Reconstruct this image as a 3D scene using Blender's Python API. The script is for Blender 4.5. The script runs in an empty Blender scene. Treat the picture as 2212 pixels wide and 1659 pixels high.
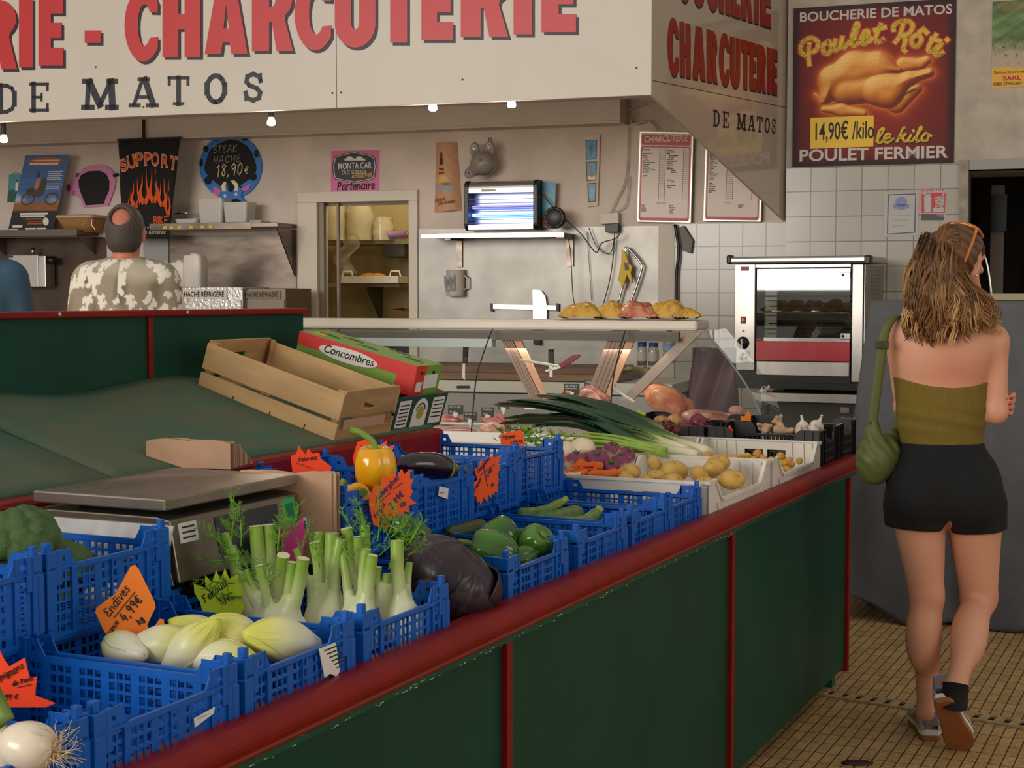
import bpy,math,random
import numpy as np
from mathutils import Vector,Matrix
random.seed(7); np.random.seed(7)
C = bpy.context.scene.collection
SC = bpy.context.scene
R = math.radians
# ------------------------------------------------------------------ camera, light, exposure
IW,IH,F,CX,CY,CAMH,HZ = 2212,1659,3300.0,1106.0,829.5,1.41,640.0
PITCH = math.atan((CY-HZ)/F)
cam = bpy.data.objects.new('camera',bpy.data.cameras.new('camera')); C.objects.link(cam)
cam.location = (0,0,CAMH); cam.rotation_euler = (math.pi/2-PITCH,0,0)
cam.data.sensor_width = 36; cam.data.lens = F/IW*36
cam.data.clip_start = 0.05; cam.data.clip_end = 200
SC.camera = cam
vs = SC.view_settings
vs.view_transform = 'Standard'; vs.look = 'None'; vs.gamma = 1; vs.use_curve_mapping = False
vs.exposure = 0.0
try: SC.cycles.max_bounces = 8; SC.cycles.transparent_max_bounces = 24; SC.cycles.use_denoising = True
except Exception: pass
wd = bpy.data.worlds.new('daylight'); SC.world = wd; wd.use_nodes = True
bg = wd.node_tree.nodes['Background']
bg.inputs[0].default_value = (1.0,0.95,0.86,1); bg.inputs[1].default_value = 0.5
def area(name,loc,target,sx,sy,power,col=(1,1,1),spread=180):
    l = bpy.data.lights.new(name,'AREA'); l.shape = 'RECTANGLE'; l.size = sx; l.size_y = sy
    l.energy = power; l.color = col; l.spread = R(spread)
    o = bpy.data.objects.new(name,l); C.objects.link(o); o.location = loc
    o.rotation_euler = (Vector(target)-Vector(loc)).to_track_quat('-Z','Y').to_euler(); return o
# daylight through the hall's open front, behind and to the left of the camera, and a side entrance
area('entrance_daylight',(-9.5,-5.5,3.6),(0.3,7.0,1.4),7.5,4.2,1250,(1.0,0.95,0.88))
area('side_entrance_daylight',(7.0,-1.0,2.6),(0.8,6.5,1.0),4.0,2.6,90,(1.0,0.93,0.84))
# ------------------------------------------------------------------ geometry of the view
def ray(px,py):
    a = (px-CX)/F; b = (CY-py)/F; c,s = math.cos(PITCH),math.sin(PITCH)
    return Vector((a,c+s*b,-s+c*b))
CAM = Vector((0,0,CAMH))
def at_z(px,py,z):
    r = ray(px,py); return CAM+r*((z-CAMH)/r.z)
def at_y(px,py,y):
    r = ray(px,py); return CAM+r*(y/r.y)
A_ = at_z(1850,985,.83); B_ = at_z(300,1659,.83)
E_ = (A_-B_).normalized(); N_ = Vector((-E_.y,E_.x,0))
RZS = math.atan2(E_.y,E_.x)
def ST(s,t,z): return Vector((B_.x,B_.y,0))+E_*s+N_*t+Vector((0,0,z))
PHI = R(18)
UR = Vector((math.cos(PHI),-math.sin(PHI),0)); NW = Vector((-math.sin(PHI),-math.cos(PHI),0))
W0 = Vector((744/F*9.2,9.2,0))
class Plane:
    """a plane standing in the place: local x along the surface, z up it, y into it"""
    def __init__(s,o,x,z=Vector((0,0,1))):
        s.o = Vector(o); s.x = Vector(x).normalized(); s.z = Vector(z).normalized(); s.y = s.z.cross(s.x)
        s.m = Matrix(((s.x.x,s.y.x,s.z.x,s.o.x),(s.x.y,s.y.y,s.z.y,s.o.y),(s.x.z,s.y.z,s.z.z,s.o.z),(0,0,0,1)))
    def w(s,px,py):
        r = ray(px,py); k = (s.o-CAM).dot(s.y)/r.dot(s.y); return CAM+r*k
    def __call__(s,px,py):
        d = s.w(px,py)-s.o; return d.dot(s.x),d.dot(s.z)
    def at(s,px,py): return Plane(s.w(px,py),s.x,s.z)
    def pts(s,l): return [s(*p) for p in l]
def WP(px,py,off): return Plane(W0+NW*off,UR).at(px,py)
def SP(px,py,t): return Plane(ST(0,t,0),E_).at(px,py)
# ------------------------------------------------------------------ materials
def lin(c): return tuple(((v/255)/12.92 if v <= 10 else ((v/255+.055)/1.055)**2.4) for v in c)
MATS = {}
def mat(name,col,rough=.5,metal=0,noise=0,nscale=12,bump=0,bscale=60,spec=.5,coat=0,sss=0,emit=None,es=1,alpha=1,trans=0,ior=1.45,stretch=None,col2=None,lo=.35,hi=.65,detail=5):
    if name in MATS: return MATS[name]
    m = bpy.data.materials.new(name); m.use_nodes = True; MATS[name] = m
    nt = m.node_tree; b = nt.nodes['Principled BSDF']
    c = (*lin(col),1); I = b.inputs
    I['Base Color'].default_value = c; I['Roughness'].default_value = rough; I['Metallic'].default_value = metal
    I['Specular IOR Level'].default_value = spec; I['Coat Weight'].default_value = coat; I['Alpha'].default_value = alpha
    I['Transmission Weight'].default_value = trans; I['IOR'].default_value = ior
    if sss: I['Subsurface Weight'].default_value = sss; I['Subsurface Radius'].default_value = (.02,.01,.006); I['Subsurface Scale'].default_value = .5
    if emit: I['Emission Color'].default_value = (*lin(emit),1); I['Emission Strength'].default_value = es
    if noise or col2 or bump:
        tc = nt.nodes.new('ShaderNodeTexCoord'); mp = nt.nodes.new('ShaderNodeMapping'); nt.links.new(tc.outputs['Object'],mp.inputs[0])
        if stretch: mp.inputs['Scale'].default_value = stretch
    if noise or col2:
        n = nt.nodes.new('ShaderNodeTexNoise'); n.inputs['Scale'].default_value = nscale; n.inputs['Detail'].default_value = detail
        nt.links.new(mp.outputs[0],n.inputs[0])
        r = nt.nodes.new('ShaderNodeValToRGB'); r.color_ramp.elements[0].position = lo; r.color_ramp.elements[1].position = hi
        if col2: a,d = (*lin(col2),1),c
        else: a = tuple(v*(1-noise) for v in c[:3])+(1,); d = tuple(min(1,v*(1+noise*.6)) for v in c[:3])+(1,)
        r.color_ramp.elements[0].color = a; r.color_ramp.elements[1].color = d
        nt.links.new(n.outputs[0],r.inputs[0]); nt.links.new(r.outputs[0],I['Base Color'])
    if bump:
        n2 = nt.nodes.new('ShaderNodeTexNoise'); n2.inputs['Scale'].default_value = bscale; n2.inputs['Detail'].default_value = 4
        nt.links.new(mp.outputs[0],n2.inputs[0])
        bp = nt.nodes.new('ShaderNodeBump'); bp.inputs['Strength'].default_value = bump; bp.inputs['Distance'].default_value = .004
        nt.links.new(n2.outputs[0],bp.inputs['Height']); nt.links.new(bp.outputs[0],I['Normal'])
    return m
def vcol_mat(name,rough=.5,coat=0,sss=0,bump=0,bscale=60,spec=.5):
    """base colour from a per-vertex pigment attribute (peel, print, knitted pattern)"""
    if name in MATS: return MATS[name]
    m = mat(name,(200,200,200),rough,coat=coat,sss=sss,bump=bump,bscale=bscale,spec=spec); nt = m.node_tree
    a = nt.nodes.new('ShaderNodeAttribute'); a.attribute_name = 'pigment'
    nt.links.new(a.outputs[0],nt.nodes['Principled BSDF'].inputs['Base Color']); return m
def glass(name,col=(235,245,240),mix=.86,rough=.02):
    """a thin clear pane: mostly clear, with a mirror-like sheen that grows at grazing angles"""
    if name in MATS: return MATS[name]
    m = bpy.data.materials.new(name); m.use_nodes = True; MATS[name] = m; nt = m.node_tree
    for n in list(nt.nodes): nt.nodes.remove(n)
    o = nt.nodes.new('ShaderNodeOutputMaterial'); t = nt.nodes.new('ShaderNodeBsdfTransparent'); g = nt.nodes.new('ShaderNodeBsdfGlossy')
    t.inputs[0].default_value = (*lin(col),1); g.inputs[1].default_value = rough; g.inputs[0].default_value = (1,1,1,1)
    lw = nt.nodes.new('ShaderNodeLayerWeight'); lw.inputs[0].default_value = .5
    pw_ = nt.nodes.new('ShaderNodeMath'); pw_.operation = 'POWER'; pw_.inputs[1].default_value = 4; nt.links.new(lw.outputs['Facing'],pw_.inputs[0])
    a = nt.nodes.new('ShaderNodeMath'); a.operation = 'MULTIPLY_ADD'; a.inputs[1].default_value = .4; a.inputs[2].default_value = 1-mix; a.use_clamp = True
    nt.links.new(pw_.outputs[0],a.inputs[0])
    x = nt.nodes.new('ShaderNodeMixShader'); nt.links.new(a.outputs[0],x.inputs[0])
    nt.links.new(t.outputs[0],x.inputs[1]); nt.links.new(g.outputs[0],x.inputs[2]); nt.links.new(x.outputs[0],o.inputs[0]); return m
# ------------------------------------------------------------------ mesh building
class MB:
    def __init__(s): s.v = []; s.f = []; s.mi = []; s.sm = []; s.col = None
    def add(s,vs,fs,m=0,smooth=False,M=None):
        b = len(s.v)
        s.v += [tuple(M @ Vector(v)) for v in vs] if M else [tuple(v) for v in vs]
        for f in fs: s.f.append(tuple(i+b for i in f)); s.mi.append(m); s.sm.append(smooth)
        return s
    def box(s,x0,x1,y0,y1,z0,z1,m=0,M=None):
        return s.add([(x0,y0,z0),(x1,y0,z0),(x1,y1,z0),(x0,y1,z0),(x0,y0,z1),(x1,y0,z1),(x1,y1,z1),(x0,y1,z1)],
                     [(0,3,2,1),(4,5,6,7),(0,1,5,4),(1,2,6,5),(2,3,7,6),(3,0,4,7)],m,False,M)
    def cbox(s,c,d,m=0,M=None): return s.box(c[0]-d[0]/2,c[0]+d[0]/2,c[1]-d[1]/2,c[1]+d[1]/2,c[2]-d[2]/2,c[2]+d[2]/2,m,M)
    def prism(s,poly,y0,y1,m=0,M=None):
        """polygon in local x,z given thickness from y0 (front) to y1"""
        n = len(poly); a = sum(poly[i][0]*poly[(i+1) % n][1]-poly[(i+1) % n][0]*poly[i][1] for i in range(n))
        if a < 0: poly = poly[::-1]
        vs = [(p[0],y0,p[1]) for p in poly]+[(p[0],y1,p[1]) for p in poly]
        fs = [tuple(range(n)),tuple(range(2*n-1,n-1,-1))]+[((i+1) % n,i,i+n,(i+1) % n+n) for i in range(n)]
        return s.add(vs,fs,m,False,M)
    def xprism(s,poly,x0,x1,m=0,M=None):
        """polygon in local y,z run along x"""
        n = len(poly); a = sum(poly[i][0]*poly[(i+1) % n][1]-poly[(i+1) % n][0]*poly[i][1] for i in range(n))
        if a < 0: poly = poly[::-1]
        vs = [(x0,p[0],p[1]) for p in poly]+[(x1,p[0],p[1]) for p in poly]
        return s.add(vs,[tuple(range(n-1,-1,-1)),tuple(range(n,2*n))]+[(i,(i+1) % n,(i+1) % n+n,i+n) for i in range(n)],m,False,M)
    def zprism(s,poly,z0,z1,m=0,M=None):
        """polygon in local x,y given height"""
        n = len(poly); a = sum(poly[i][0]*poly[(i+1) % n][1]-poly[(i+1) % n][0]*poly[i][1] for i in range(n))
        if a < 0: poly = poly[::-1]
        vs = [(p[0],p[1],z0) for p in poly]+[(p[0],p[1],z1) for p in poly]
        return s.add(vs,[tuple(range(n-1,-1,-1)),tuple(range(n,2*n))]+[(i,(i+1) % n,(i+1) % n+n,i+n) for i in range(n)],m,False,M)
    def grid(s,P,m=0,smooth=True,closeu=False,closev=False,M=None):
        nu,nv = len(P),len(P[0]); vs = [p for r in P for p in r]; fs = []
        for i in range(nu if closeu else nu-1):
            for j in range(nv if closev else nv-1):
                a = i*nv+j; b = i*nv+(j+1) % nv; c = ((i+1) % nu)*nv+(j+1) % nv; d = ((i+1) % nu)*nv+j
                fs.append((a,b,c,d))
        return s.add(vs,fs,m,smooth,M)
    def lathe(s,prof,n=24,m=0,M=None,smooth=True):
        P = [[(r*math.cos(2*math.pi*j/n),r*math.sin(2*math.pi*j/n),z) for j in range(n)] for r,z in prof]
        return s.grid(P,m,smooth,closev=True,M=M)
    def tube(s,pts,rad,n=8,m=0,smooth=True,caps=True,M=None,flat=1.0):
        pts = [Vector(p) for p in pts]; k = len(pts)
        if not hasattr(rad,'__len__'): rad = [rad]*k
        P = []; up = None
        for i in range(k):
            d = (pts[min(i+1,k-1)]-pts[max(i-1,0)])
            d = d.normalized() if d.length > 1e-9 else Vector((0,0,1))
            if up is None: up = Vector((0,0,1)) if abs(d.z) < .9 else Vector((1,0,0))
            a = d.cross(up); a = a.normalized() if a.length > 1e-6 else d.orthogonal().normalized()
            b = a.cross(d).normalized(); up = b
            P.append([pts[i]+a*(rad[i]*math.cos(2*math.pi*j/n))+b*(rad[i]*flat*math.sin(2*math.pi*j/n)) for j in range(n)])
        b0 = len(s.v); s.grid(P,m,smooth,closev=True,M=M)
        if caps:
            s.f.append(tuple(b0+j for j in range(n))); s.f.append(tuple(b0+(k-1)*n+j for j in range(n-1,-1,-1))); s.mi += [m,m]; s.sm += [False,False]
        return s
    def ell(s,c,r,n=16,m=0,M=None,k=10):
        P = [[(c[0]+r[0]*math.sin(math.pi*i/k)*math.cos(2*math.pi*j/n),c[1]+r[1]*math.sin(math.pi*i/k)*math.sin(2*math.pi*j/n),c[2]+r[2]*math.cos(math.pi*i/k)) for j in range(n)] for i in range(k+1)]
        return s.grid(P,m,True,closev=True,M=M)
    def stroke(s,pts,w,y0=-.0006,y1=0,m=0,M=None,jig=0):
        """a pen line of width w in local x,z"""
        for i in range(len(pts)-1):
            (x0,z0),(x1,z1) = pts[i],pts[i+1]; L = math.hypot(x1-x0,z1-z0) or 1e-6
            ex,ez = (x1-x0)/L*w*.4,(z1-z0)/L*w*.4; nx,nz = -(z1-z0)/L*w/2,(x1-x0)/L*w/2
            s.prism([(x0-ex+nx,z0-ez+nz),(x0-ex-nx,z0-ez-nz),(x1+ex-nx,z1+ez-nz),(x1+ex+nx,z1+ez+nz)],y0-i*1e-6,y1,m,M)
        return s
    def cells(s,xs,zs,solid,y0,y1,m=0,M=None):
        """a moulded lattice: solid(i,j) tells which cells of the cut grid are filled"""
        nx,nz = len(xs),len(zs); idx = {}; vs = []; fs = []
        S = [[bool(solid(i,j)) for j in range(nz-1)] for i in range(nx-1)]
        def V(i,j,k):
            q = (i,j,k)
            if q not in idx: idx[q] = len(vs); vs.append((xs[i],(y0,y1)[k],zs[j]))
            return idx[q]
        g = lambda i,j: 0 <= i < nx-1 and 0 <= j < nz-1 and S[i][j]
        for i in range(nx-1):
            for j in range(nz-1):
                if not S[i][j]: continue
                fs.append((V(i,j,0),V(i+1,j,0),V(i+1,j+1,0),V(i,j+1,0)))
                fs.append((V(i,j+1,1),V(i+1,j+1,1),V(i+1,j,1),V(i,j,1)))
                if not g(i-1,j): fs.append((V(i,j,1),V(i,j,0),V(i,j+1,0),V(i,j+1,1)))
                if not g(i+1,j): fs.append((V(i+1,j,0),V(i+1,j,1),V(i+1,j+1,1),V(i+1,j+1,0)))
                if not g(i,j-1): fs.append((V(i,j,0),V(i,j,1),V(i+1,j,1),V(i+1,j,0)))
                if not g(i,j+1): fs.append((V(i,j+1,1),V(i,j+1,0),V(i+1,j+1,0),V(i+1,j+1,1)))
        return s.add(vs,fs,m,False,M)
    def mesh(s,name,mats):
        me = bpy.data.meshes.new(name); me.from_pydata(s.v,[],s.f)
        for m in (mats if isinstance(mats,(list,tuple)) else [mats]): me.materials.append(m)
        me.polygons.foreach_set('material_index',s.mi); me.polygons.foreach_set('use_smooth',s.sm)
        if s.col is not None: set_pigment(me,s.col)
        me.validate(); me.update(); return me
    def build(s,name,mats,parent=None,M=None,bevel=0,sub=0,seg=2):
        o = bpy.data.objects.new(name,s.mesh(name,mats)); C.objects.link(o)
        if parent: o.parent = parent
        if M is not None: o.matrix_basis = M
        if bevel:
            b = o.modifiers.new('edge','BEVEL'); b.width = bevel; b.segments = seg; b.limit_method = 'ANGLE'; b.angle_limit = R(40)
            b.harden_normals = False
        if sub: q = o.modifiers.new('round','SUBSURF'); q.levels = q.render_levels = sub
        return o
def set_pigment(me,cols):
    a = me.color_attributes.new('pigment','FLOAT_COLOR','POINT')
    c = np.ones((len(me.vertices),4),np.float32); c[:,:3] = np.asarray(cols)[:len(me.vertices),:3]; a.data.foreach_set('color',c.ravel())
def tag(o,label=None,cat=None,group=None,kind=None):
    if label: o['label'] = label
    if cat: o['category'] = cat
    if group: o['group'] = group
    if kind: o['kind'] = kind
    return o
def thing(name,label,cat,M=None,group=None):
    o = bpy.data.objects.new(name,None); C.objects.link(o); o.empty_display_size = .05
    if M is not None: o.matrix_world = M.m if isinstance(M,Plane) else M
    return tag(o,label,cat,group)
def SM(s,t,z,rz=0): return Matrix.Translation(ST(s,t,z)) @ Matrix.Rotation(RZS+rz,4,'Z')
def TR(x=0,y=0,z=0,rx=0,ry=0,rz=0,sc=None):
    m = Matrix.Translation((x,y,z)) @ Matrix.Rotation(rz,4,'Z') @ Matrix.Rotation(ry,4,'Y') @ Matrix.Rotation(rx,4,'X')
    return m @ Matrix.Diagonal((*sc,1)) if sc else m
def dup(o,M,label=None,group=None):
    r = o.copy(); C.objects.link(r); r.matrix_world = M
    if label: r['label'] = label
    if group: r['group'] = group
    for ch in list(o.children):
        c = ch.copy(); C.objects.link(c); c.parent = r; c.matrix_basis = ch.matrix_basis.copy()
        for g in list(ch.children):
            d = g.copy(); C.objects.link(d); d.parent = c; d.matrix_basis = g.matrix_basis.copy()
    return r
def text(name,s,size,x,z,m,parent,y=-.001,sx=1,shear=0,bold=0,align='LEFT',rot=0,ls=1,ext=.0004,sp=1):
    c = bpy.data.curves.new(name,'FONT'); c.body = s; c.size = size; c.shear = shear; c.offset = bold*size; c.align_x = align
    c.extrude = ext; c.space_line = ls; c.space_character = sp; c.resolution_u = 3
    c.materials.append(m); to = bpy.data.objects.new(name,c)
    me = bpy.data.meshes.new_from_object(to); me.name = name; bpy.data.objects.remove(to); bpy.data.curves.remove(c)
    o = bpy.data.objects.new(name,me); C.objects.link(o); o.parent = parent
    o.matrix_basis = Matrix.Translation((x,y,z)) @ Matrix.Rotation(rot,4,'Y') @ Matrix.Rotation(math.pi/2,4,'X') @ Matrix.Diagonal((sx,1,1,1)); return o
def twidth(o): xs_ = [v.co.x for v in o.data.vertices]; return (max(xs_)-min(xs_)) if xs_ else 1
def fitw(o,w): o.matrix_basis = o.matrix_basis @ Matrix.Diagonal((w/twidth(o),1,1,1))
# pen lettering: single-stroke letters on a 4 x 6 grid (x-height 4, descender -2)
def _pen():
    d = {}
    def L(ch,w,*st): d[ch] = (w,[[tuple(p) for p in q] for q in st])
    L('a',3.4,[(3,3.6),(1.5,4),(.2,2.6),(.3,.6),(1.3,0),(2.6,1),(3,3.6),(2.9,.6),(3.4,0)])
    L('b',3.2,[(.4,6),(.3,.3),(1.6,0),(2.8,1),(2.7,3),(1.6,3.6),(.4,2.4)])
    L('c',2.8,[(2.7,3.3),(1.6,4),(.3,2.8),(.3,1),(1.3,0),(2.7,.6)])
    L('d',3.4,[(2.9,3.4),(1.5,3.9),(.3,2.6),(.3,.8),(1.4,0),(2.8,1.2),(3.1,6),(2.9,.6),(3.4,0)])
    L('e',2.8,[(.3,1.9),(2.5,2.4),(2.2,3.8),(1.1,3.9),(.2,2.2),(.6,.3),(1.8,0),(2.8,.8)])
    L('f',2.4,[(2.4,5.6),(1.4,6),(1,4.6),(.8,-1.4)],[(0,3.4),(2.2,3.6)])
    L('g',3.2,[(2.8,3.4),(1.5,4),(.3,2.6),(.6,.6),(2,.6),(2.8,3.4),(2.5,-1.4),(1.2,-2),(.2,-1)])
    L('h',3.2,[(.4,6),(.3,0)],[(.3,2.4),(1.5,3.8),(2.6,3),(2.7,0)])
    L('i',1.2,[(.5,3.8),(.5,.4),(1.1,0)],[(.5,5.2),(.6,5.4)])
    L('k',3,[(.4,6),(.3,0)],[(2.6,3.8),(.4,1.9),(2.8,0)])
    L('l',1.4,[(.4,3),(1,6),(.5,5),(.4,.6),(1.2,0)])
    L('m',4.6,[(.3,3.8),(.3,0),(.4,2.6),(1.4,3.8),(2.1,3),(2.1,0),(2.3,2.8),(3.4,3.8),(4.1,3),(4.2,0)])
    L('n',3.2,[(.3,3.8),(.3,0),(.5,2.8),(1.7,3.9),(2.6,3),(2.7,.4),(3.2,0)])
    L('o',3,[(1.6,4),(.3,2.8),(.4,.8),(1.5,0),(2.6,1.2),(2.6,3.1),(1.6,4)])
    L('p',3,[(.5,3.8),(.2,-2)],[(.4,2.8),(1.6,4),(2.7,3),(2.4,1),(1.2,.4),(.4,1)])
    L('q',3.2,[(2.8,3.4),(1.5,4),(.3,2.4),(1,.3),(2.7,1.2)],[(2.9,3.8),(2.7,-2)])
    L('r',2.4,[(.4,3.8),(.3,0),(.5,2.6),(1.4,3.8),(2.3,3.6)])
    L('s',2.4,[(2.2,3.6),(1,4),(.4,3),(2,1.6),(1.8,.2),(.6,0),(.1,.6)])
    L('t',2.2,[(1.1,5.6),(.8,.6),(1.4,0),(2.1,.4)],[(0,3.8),(2.1,4)])
    L('u',3.2,[(.4,3.8),(.3,1),(1.2,0),(2.5,1),(2.7,3.8),(2.6,.6),(3.2,0)])
    L('v',2.8,[(.2,3.8),(1.2,0),(2.6,3.8)])
    L('x',2.8,[(.2,3.8),(2.6,0)],[(2.6,3.8),(.2,0)])
    L('A',4,[(.2,0),(1.6,6),(2.4,6),(3.4,0)],[(.8,2.2),(3,2.4)])
    L('C',3.6,[(3.4,5),(2.2,6),(.5,4.4),(.3,1.6),(1.6,0),(3.4,1)])
    L('D',3.6,[(.4,6),(.4,0),(2,.2),(3.4,2),(3.2,4.6),(1.8,6),(.4,6)])
    L('E',3.4,[(3.2,5.6),(1.4,6),(.6,4.6),(2.2,3.4),(.5,2.4),(.5,.6),(1.8,0),(3.3,.8)])
    L('F',3.4,[(.6,6),(.4,0)],[(.2,5.8),(3.2,6)],[(.5,3.2),(2.4,3.3)])
    L('H',3.6,[(.4,6),(.4,0)],[(3,6),(3,0)],[(.4,3),(3,3)])
    L('K',3.4,[(.4,6),(.4,0)],[(3,6),(.5,2.8),(3.2,0)])
    L('P',3.4,[(.5,5.6),(.4,0)],[(.2,5.4),(2,6),(3,4.8),(2.2,3.2),(.5,2.8)])
    L('S',3.2,[(3,5.2),(1.8,6),(.5,5),(1,3.6),(2.6,2.4),(2.8,.8),(1.6,0),(.3,.8)])
    L('T',3.4,[(.1,6),(3.3,6)],[(1.7,6),(1.6,0)])
    L('R',3.4,[(.5,6),(.4,0)],[(.3,5.8),(2.2,6),(2.9,4.6),(.5,3),(3.2,0)])
    L('0',3,[(1.6,6),(.4,4.4),(.4,1.4),(1.5,0),(2.6,1.6),(2.6,4.6),(1.6,6)])
    L('1',2,[(.2,4.4),(1.4,6),(1.2,0)])
    L('2',3,[(.3,4.8),(1.4,6),(2.6,4.8),(1.8,2.4),(.2,0),(2.8,.2)])
    L('3',3,[(.4,5.4),(1.6,6),(2.5,4.8),(1.2,3.3),(2.6,2.2),(2.2,.4),(1,0),(.2,.8)])
    L('4',3.2,[(1.4,6),(.3,2.2),(3,2.4)],[(2.2,4),(1.9,0)])
    L('8',3,[(2.6,5.2),(1.5,6),(.5,4.8),(2.5,1.8),(1.6,0),(.4,1.2),(2.6,5.2)])
    L('9',3,[(2.5,4.6),(1.5,6),(.4,4.6),(1,3),(2.4,4),(2.6,5),(2.2,0)])
    L(',',1.4,[(.8,.4),(.3,-1)]); L('.',1.2,[(.4,0),(.6,.3)])
    L('€',3.2,[(3,5),(1.8,5.6),(.8,4),(.8,1.6),(1.8,.2),(3,.8)],[(0,3.4),(2.4,3.6)],[(0,2.2),(2.2,2.4)])
    L(' ',2.2)
    return d
PEN = _pen()
def pen(mb,s,size,x,z,w,rot=0,slant=.15,sx=1,y0=-.0006,jit=.12,M=None):
    """handwriting: size = cap height"""
    rnd = random.Random(hash(s) % 1000 if False else len(s)*7+int(size*1e4)); k = size/6; cx = 0; ca,sa = math.cos(rot),math.sin(rot)
    for ch in s:
        wd_,st = PEN.get(ch,PEN[' '])
        for q in st:
            P = []
            for (a,b) in q:
                a += rnd.uniform(-jit,jit); b += rnd.uniform(-jit,jit)
                X = (cx+a+b*slant)*k*sx; Z = b*k; P.append((x+X*ca-Z*sa,z+X*sa+Z*ca))
            mb.stroke(P,w,y0,0,M=M)
        cx += wd_+.7
    return mb
# ------------------------------------------------------------------ organic shapes: distance fields turned into one continuous skin
def smin(a,b,k): h = np.clip(.5+.5*(b-a)/k,0,1); return b+(a-b)*h-k*h*(1-h)
def smax(a,b,k): return -smin(-a,-b,k)
def caps(P,a,b,ra,rb):
    a = np.asarray(a,np.float32); d = np.asarray(b,np.float32)-a; L2 = float(d@d)+1e-12
    x,y,z = P[0]-a[0],P[1]-a[1],P[2]-a[2]; t = np.clip((x*d[0]+y*d[1]+z*d[2])/L2,0,1)
    return np.sqrt((x-t*d[0])**2+(y-t*d[1])**2+(z-t*d[2])**2)-(ra+(rb-ra)*t)
def ellip(P,c,r,rot=None):
    x,y,z = P[0]-c[0],P[1]-c[1],P[2]-c[2]
    if rot is not None:
        q = np.array(rot.to_3x3().transposed()); x,y,z = q[0,0]*x+q[0,1]*y+q[0,2]*z,q[1,0]*x+q[1,1]*y+q[1,2]*z,q[2,0]*x+q[2,1]*y+q[2,2]*z
    k0 = np.sqrt((x/r[0])**2+(y/r[1])**2+(z/r[2])**2); k1 = np.sqrt((x/r[0]**2)**2+(y/r[1]**2)**2+(z/r[2]**2)**2)+1e-9
    return k0*(k0-1)/k1
def skin(fn,lo,hi,h):
    n = [int((hi[i]-lo[i])/h)+2 for i in range(3)]
    ax = [(lo[i]+h*np.arange(n[i])).astype(np.float32) for i in range(3)]
    P = np.meshgrid(*ax,indexing='ij'); Fv = fn(P).astype(np.float32); ins = Fv < 0
    nx,ny,nz = n
    acc = np.zeros((nx-1,ny-1,nz-1,3),np.float32); cnt = np.zeros((nx-1,ny-1,nz-1),np.float32)
    cor = [(i,j,k) for i in (0,1) for j in (0,1) for k in (0,1)]
    sl = lambda c: tuple(slice(c[d],n[d]-1+c[d]) for d in range(3))
    for c in cor:
        for d in range(3):
            if c[d]: continue
            e = list(c); e[d] = 1; f0 = Fv[sl(c)]; f1 = Fv[sl(e)]; cr = ins[sl(c)] != ins[sl(e)]
            t = np.where(cr,f0/np.where(cr,f0-f1,1),0)
            for q in range(3): acc[...,q] += np.where(cr,(t if q == d else c[q]),0)
            cnt += cr
    act = cnt > 0; ids = -np.ones(act.shape,np.int64); I = np.argwhere(act); ids[act] = np.arange(len(I))
    V = np.array(lo)+h*(I+acc[act]/cnt[act][:,None]); fs = []
    for d in range(3):
        u,v = (d+1) % 3,(d+2) % 3
        a = [slice(1,n[q]-1) for q in range(3)]; a[d] = slice(0,n[d]-1); b = list(a); b[d] = slice(1,n[d])
        cr = ins[tuple(a)] != ins[tuple(b)]; J = np.argwhere(cr)
        if not len(J): continue
        off = np.array([1 if q != d else 0 for q in range(3)]); J = J+off; eu = np.eye(3,dtype=int)[u]; ev = np.eye(3,dtype=int)[v]
        q = [ids[tuple((J-x).T)] for x in (0*eu,eu,eu+ev,ev)]
        q = np.stack(q,1); s_in = ins[tuple(J.T)]; q[~s_in] = q[~s_in]
        q[s_in] = q[s_in][:,::-1]; q = q[:,::-1]; fs.append(q)
    return V,np.concatenate(fs)
def skin_mb(fn,lo,hi,h,m=0):
    V,Fq = skin(fn,lo,hi,h); mb = MB(); mb.v = [tuple(v) for v in V.tolist()]; mb.f = [tuple(f) for f in Fq.tolist()]
    mb.mi = [m]*len(mb.f); mb.sm = [True]*len(mb.f); return mb
def vnoise(P,sc,seed=0):
    """cheap smooth variation of a few sines"""
    r = np.random.RandomState(seed); o = 0
    for _ in range(5): k = r.normal(size=3)*sc; o = o+np.sin(P[:,0]*k[0]+P[:,1]*k[1]+P[:,2]*k[2]+r.uniform(0,6))
    return o/5
def struct(name,mb,mats,M=None,bevel=0,parent=None):
    o = mb.build(name,mats,parent,bevel=bevel)
    if M is not None: o.matrix_world = M.m if isinstance(M,Plane) else M
    if not parent: o['kind'] = 'structure'
    return o
def starpoly(n,r1,r2,seed=0,sx=1,sz=1):
    rnd = random.Random(seed); P = []
    for i in range(2*n):
        a = math.pi*i/n; r = (r1 if i % 2 == 0 else r2)*rnd.uniform(.92,1.06); P.append((r*math.cos(a)*sx,r*math.sin(a)*sz))
    return P
def arc(cx,cz,rx,rz,a0,a1,n=14): return [(cx+rx*math.cos(R(a0+(a1-a0)*i/n)),cz+rz*math.sin(R(a0+(a1-a0)*i/n))) for i in range(n+1)]
def rrect(x0,z0,x1,z1,r,n=4):
    return arc(x1-r,z1-r,r,r,0,90,n)+arc(x0+r,z1-r,r,r,90,180,n)+arc(x0+r,z0+r,r,r,180,270,n)+arc(x1-r,z0+r,r,r,270,360,n)
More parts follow.
